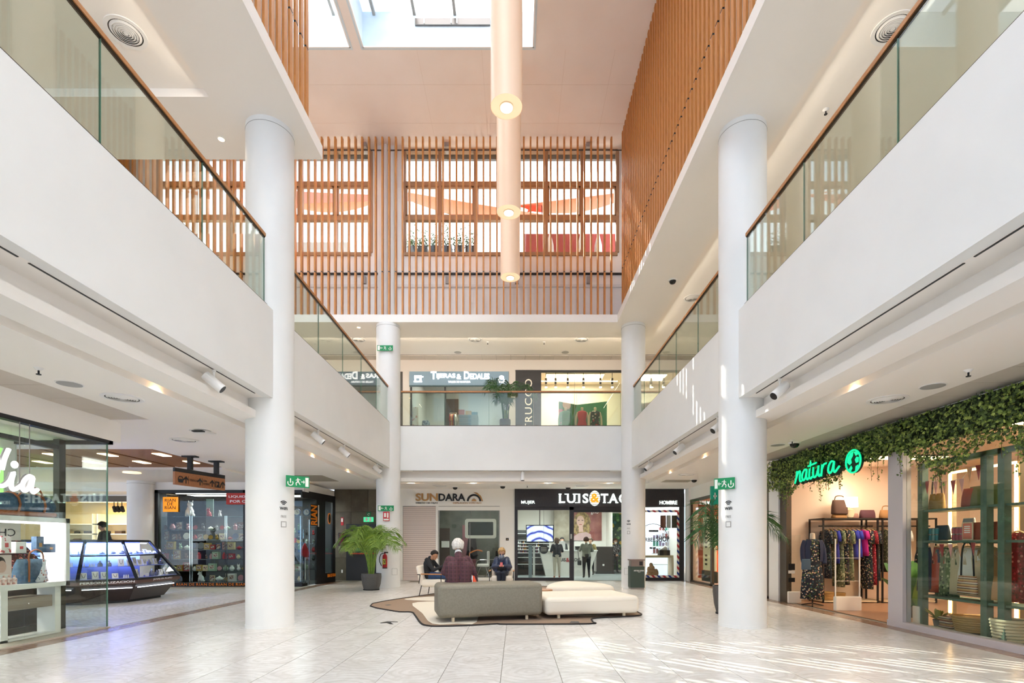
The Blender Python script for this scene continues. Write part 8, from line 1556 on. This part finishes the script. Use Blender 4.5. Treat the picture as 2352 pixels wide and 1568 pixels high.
person('man in black jacket and jeans sitting in armchair with phone', (-2.17, 14.0, 0), R(78), sitting(.46, .18, dict(head=(0, .02, 1.08), wrl=(.06, -.3, .83), wrr=(-.06, -.3, .83), ell=(.25, -.05, .70), elr=(-.25, -.05, .70))), [SKIN2, BLK, JEANS, BLACK], voxel=.010, hair=(0, 0, .03, .012), hairm=DKH, look_down=.5)
t = thing('mobile_phone', 'dark phone held by the man in black', 'phone', (0, 0, 0)); 
fx = Matrix.Translation((-2.17, 14.0, 0)) @ Matrix.Rotation(R(78), 4, 'Z'); MB().bx((0, 0, 0), (.075, .012, .15)).xf(fx @ Matrix.Translation((0, -.40, .9)) @ Matrix.Rotation(R(-35), 4, 'X')).build('body', BLACK, t)
t.location = (0, 0, 0)
# woman in navy puffer coat, facing the viewer
PUF = mat('navy_puffer', '2A3550', .35, noise=(9, '35425F', .4, .6), bump=.3); LEG = mat('dark_leggings', '2A2E3A', .9)
J = sitting(.45, .1, dict(wrl=(.06, -.28, .76), wrr=(-.06, -.28, .76), ell=(.27, -.03, .72), elr=(-.27, -.03, .72), knl=(.07, -.40, .55), knr=(-.07, -.40, .55), anl=(.07, -.38, .09), anr=(-.07, -.38, .09), tol=(.08, -.52, .04), tor=(-.08, -.52, .04)))
J = {k: (v[0] * .95, v[1], v[2] * .985) for k, v in J.items()}
ex = [(Vector((s * .1, .1, .56)), Vector((s * .1, -.1, .56)), .13, .1, 1) for s in (-1, 1)] + [(Vector((s * .15, .06, .86)), Vector((s * .17, .02, .68)), .11, .12, 1) for s in (-1, 1)] + [(Vector((s * .2, -.05, .72)), Vector((s * .1, -.2, .73)), .07, .05, 1) for s in (-1, 1)] + [(Vector((0, .04, .99)), Vector((0, -.02, 1.0)), .085, .075, 4)]
person('blonde woman in navy puffer coat and blue mask sitting in armchair', (-.42, 15.48, 0), 0, J, [SKIN, PUF, LEG, BLACK, mat('grey_scarf', '8A93A3', .9, noise=(50, '6F7888', .4, .6))], ex, .010, hair=(0, 0, .1, .028), hairm=mat('blonde_hair', 'D9B886', .8, noise=(30, 'C39A60', .4, .6)), mask=mat('navy_mask', '24406F', .8), look_down=.45, girth=1.15)
tag(MB().bx((0, 0, 0), (.075, .012, .14)).xf(Matrix.Translation((-.42, 15.48 - .40, .80)) @ Matrix.Rotation(R(-40), 4, 'X')).build('mobile_phone', mat('red_phone', 'B0202A', .4)), 'red phone held by the blonde woman', 'phone')
tag(MB().rbox((-.42, 15.3, .665), (.26, .16, .1), .04).build('handbag', BLACKM), 'small black handbag on the lap of the blonde woman', 'handbag')
# people in the hair salon
CRM = mat('cream_trousers', 'D8CDBB', .9); GSW = mat('grey_sweater', '8F8F82', .95, noise=(60, '7F7F72', .4, .6)); 
person('woman in dark vest and cream trousers at the salon counter', (xat(1279, 21.35), 21.35, 0), PI, standing(1.62, dict(ell=(.25, -.05, 1.14), wrl=(.2, -.28, 1.12), elr=(-.25, -.03, 1.14), wrr=(-.18, -.26, 1.1)), step=.05), [SKIN, mat('dark_vest', '2B2B30', .9), CRM, mat('pink_shoe', 'C9826F', .6)], voxel=.013, hair=(0, 0, .16, .022), hairm=mat('brown_hair', '5F4230', .8, noise=(25, '7F5E42', .4, .6)), sleeve='skin')
person('woman in grey sweater and black trousers at the salon counter', (xat(1347, 21.3), 21.3, 0), PI, standing(1.64, dict(ell=(.27, -.06, 1.16), wrl=(.25, -.3, 1.2), elr=(-.27, -.02, 1.15), wrr=(-.15, -.25, 1.12)), lean=.08), [SKIN, GSW, mat('black_trousers', '1E1D22', .9), BLACK], voxel=.013, hair=(0, 0, .04, .03), hairm=mat('auburn_hair', '4A241C', .8), girth=1.05)
t = thing('shoulder_bag', 'black bag strap on the arm of the woman in grey', 'bag', (xat(1328, 21.2), 21.2, .7)); x = xat(1327, 21.2); MB().tube([(x, 21.2, 1.2), (x + .03, 21.2, .9), (x + .06, 21.2, .72)], .012, 6).build('strap', BLACK, t); MB().rbox((x + .07, 21.2, .62), (.16, .08, .2), .03).build('body', BLACK, t)
LEO = floral('leopard_print', '8A7A4A', ['2A241A', 'A8965A', '3A3020'], 30); BW = floral('bw_print', '1F1F22', ['E6E6E6', 'C9C9C9', '2A2A2C'], 26)
person('dark haired assistant in mask behind the salon counter', (xat(1291, 23.5), 23.5, 0), 0, standing(1.66, dict(wrl=(.12, -.3, 1.1), wrr=(-.12, -.3, 1.1))), [SKIN, BLK, BLACK, BLACK], voxel=.015, hair=(0, 0, .12, .025), hairm=DKH, mask=mat('pale_mask', 'CFE0E8', .8))
person('assistant in leopard print leaning on the salon counter', (xat(1358, 23.35), 23.45, 0), R(-20), standing(1.62, dict(ell=(.26, -.1, 1.15), wrl=(.3, -.34, 1.06), elr=(-.26, -.1, 1.15), wrr=(-.22, -.34, 1.06)), lean=.1), [SKIN, LEO, BLACK, BLACK], voxel=.014, hair=(0, 0, .05, .03), hairm=mat('ash_hair', '6B5A4A', .8), sleeve='top')
person('masked woman in black and white blouse before the leaf mural', (xat(1413, 25.2), 25.2, 0), R(10), standing(1.6, dict(wrl=(.03, -.2, .95), wrr=(-.03, -.2, .95), ell=(.22, -.02, 1.12), elr=(-.22, -.02, 1.12))), [SKIN, BW, BLACK, BLACK], voxel=.014, hair=(0, 0, .08, .045), hairm=mat('curly_hair', '5A3826', .9), mask=mat('white_mask', 'EDEFF0', .8))
# man inside the kiosk
person('dark haired man in black behind the jewellery kiosk', (-11.3, 14.4, .25), R(-75), standing(1.74, dict(ell=(.25, -.06, 1.14), wrl=(.14, -.32, 1.18), elr=(-.25, -.06, 1.14), wrr=(-.1, -.32, 1.2)), lean=.06), [SKIN2, BLK, BLACK, BLACK], voxel=.013, hair=(0, 0, .05, .016), hairm=DKH, look_down=.4)
tag(MB().box(-12.2, -10.4, 14.0, 14.9, .001, .25).build('staff_platform', KB), 'dark raised staff platform behind the jewellery kiosk', 'platform')
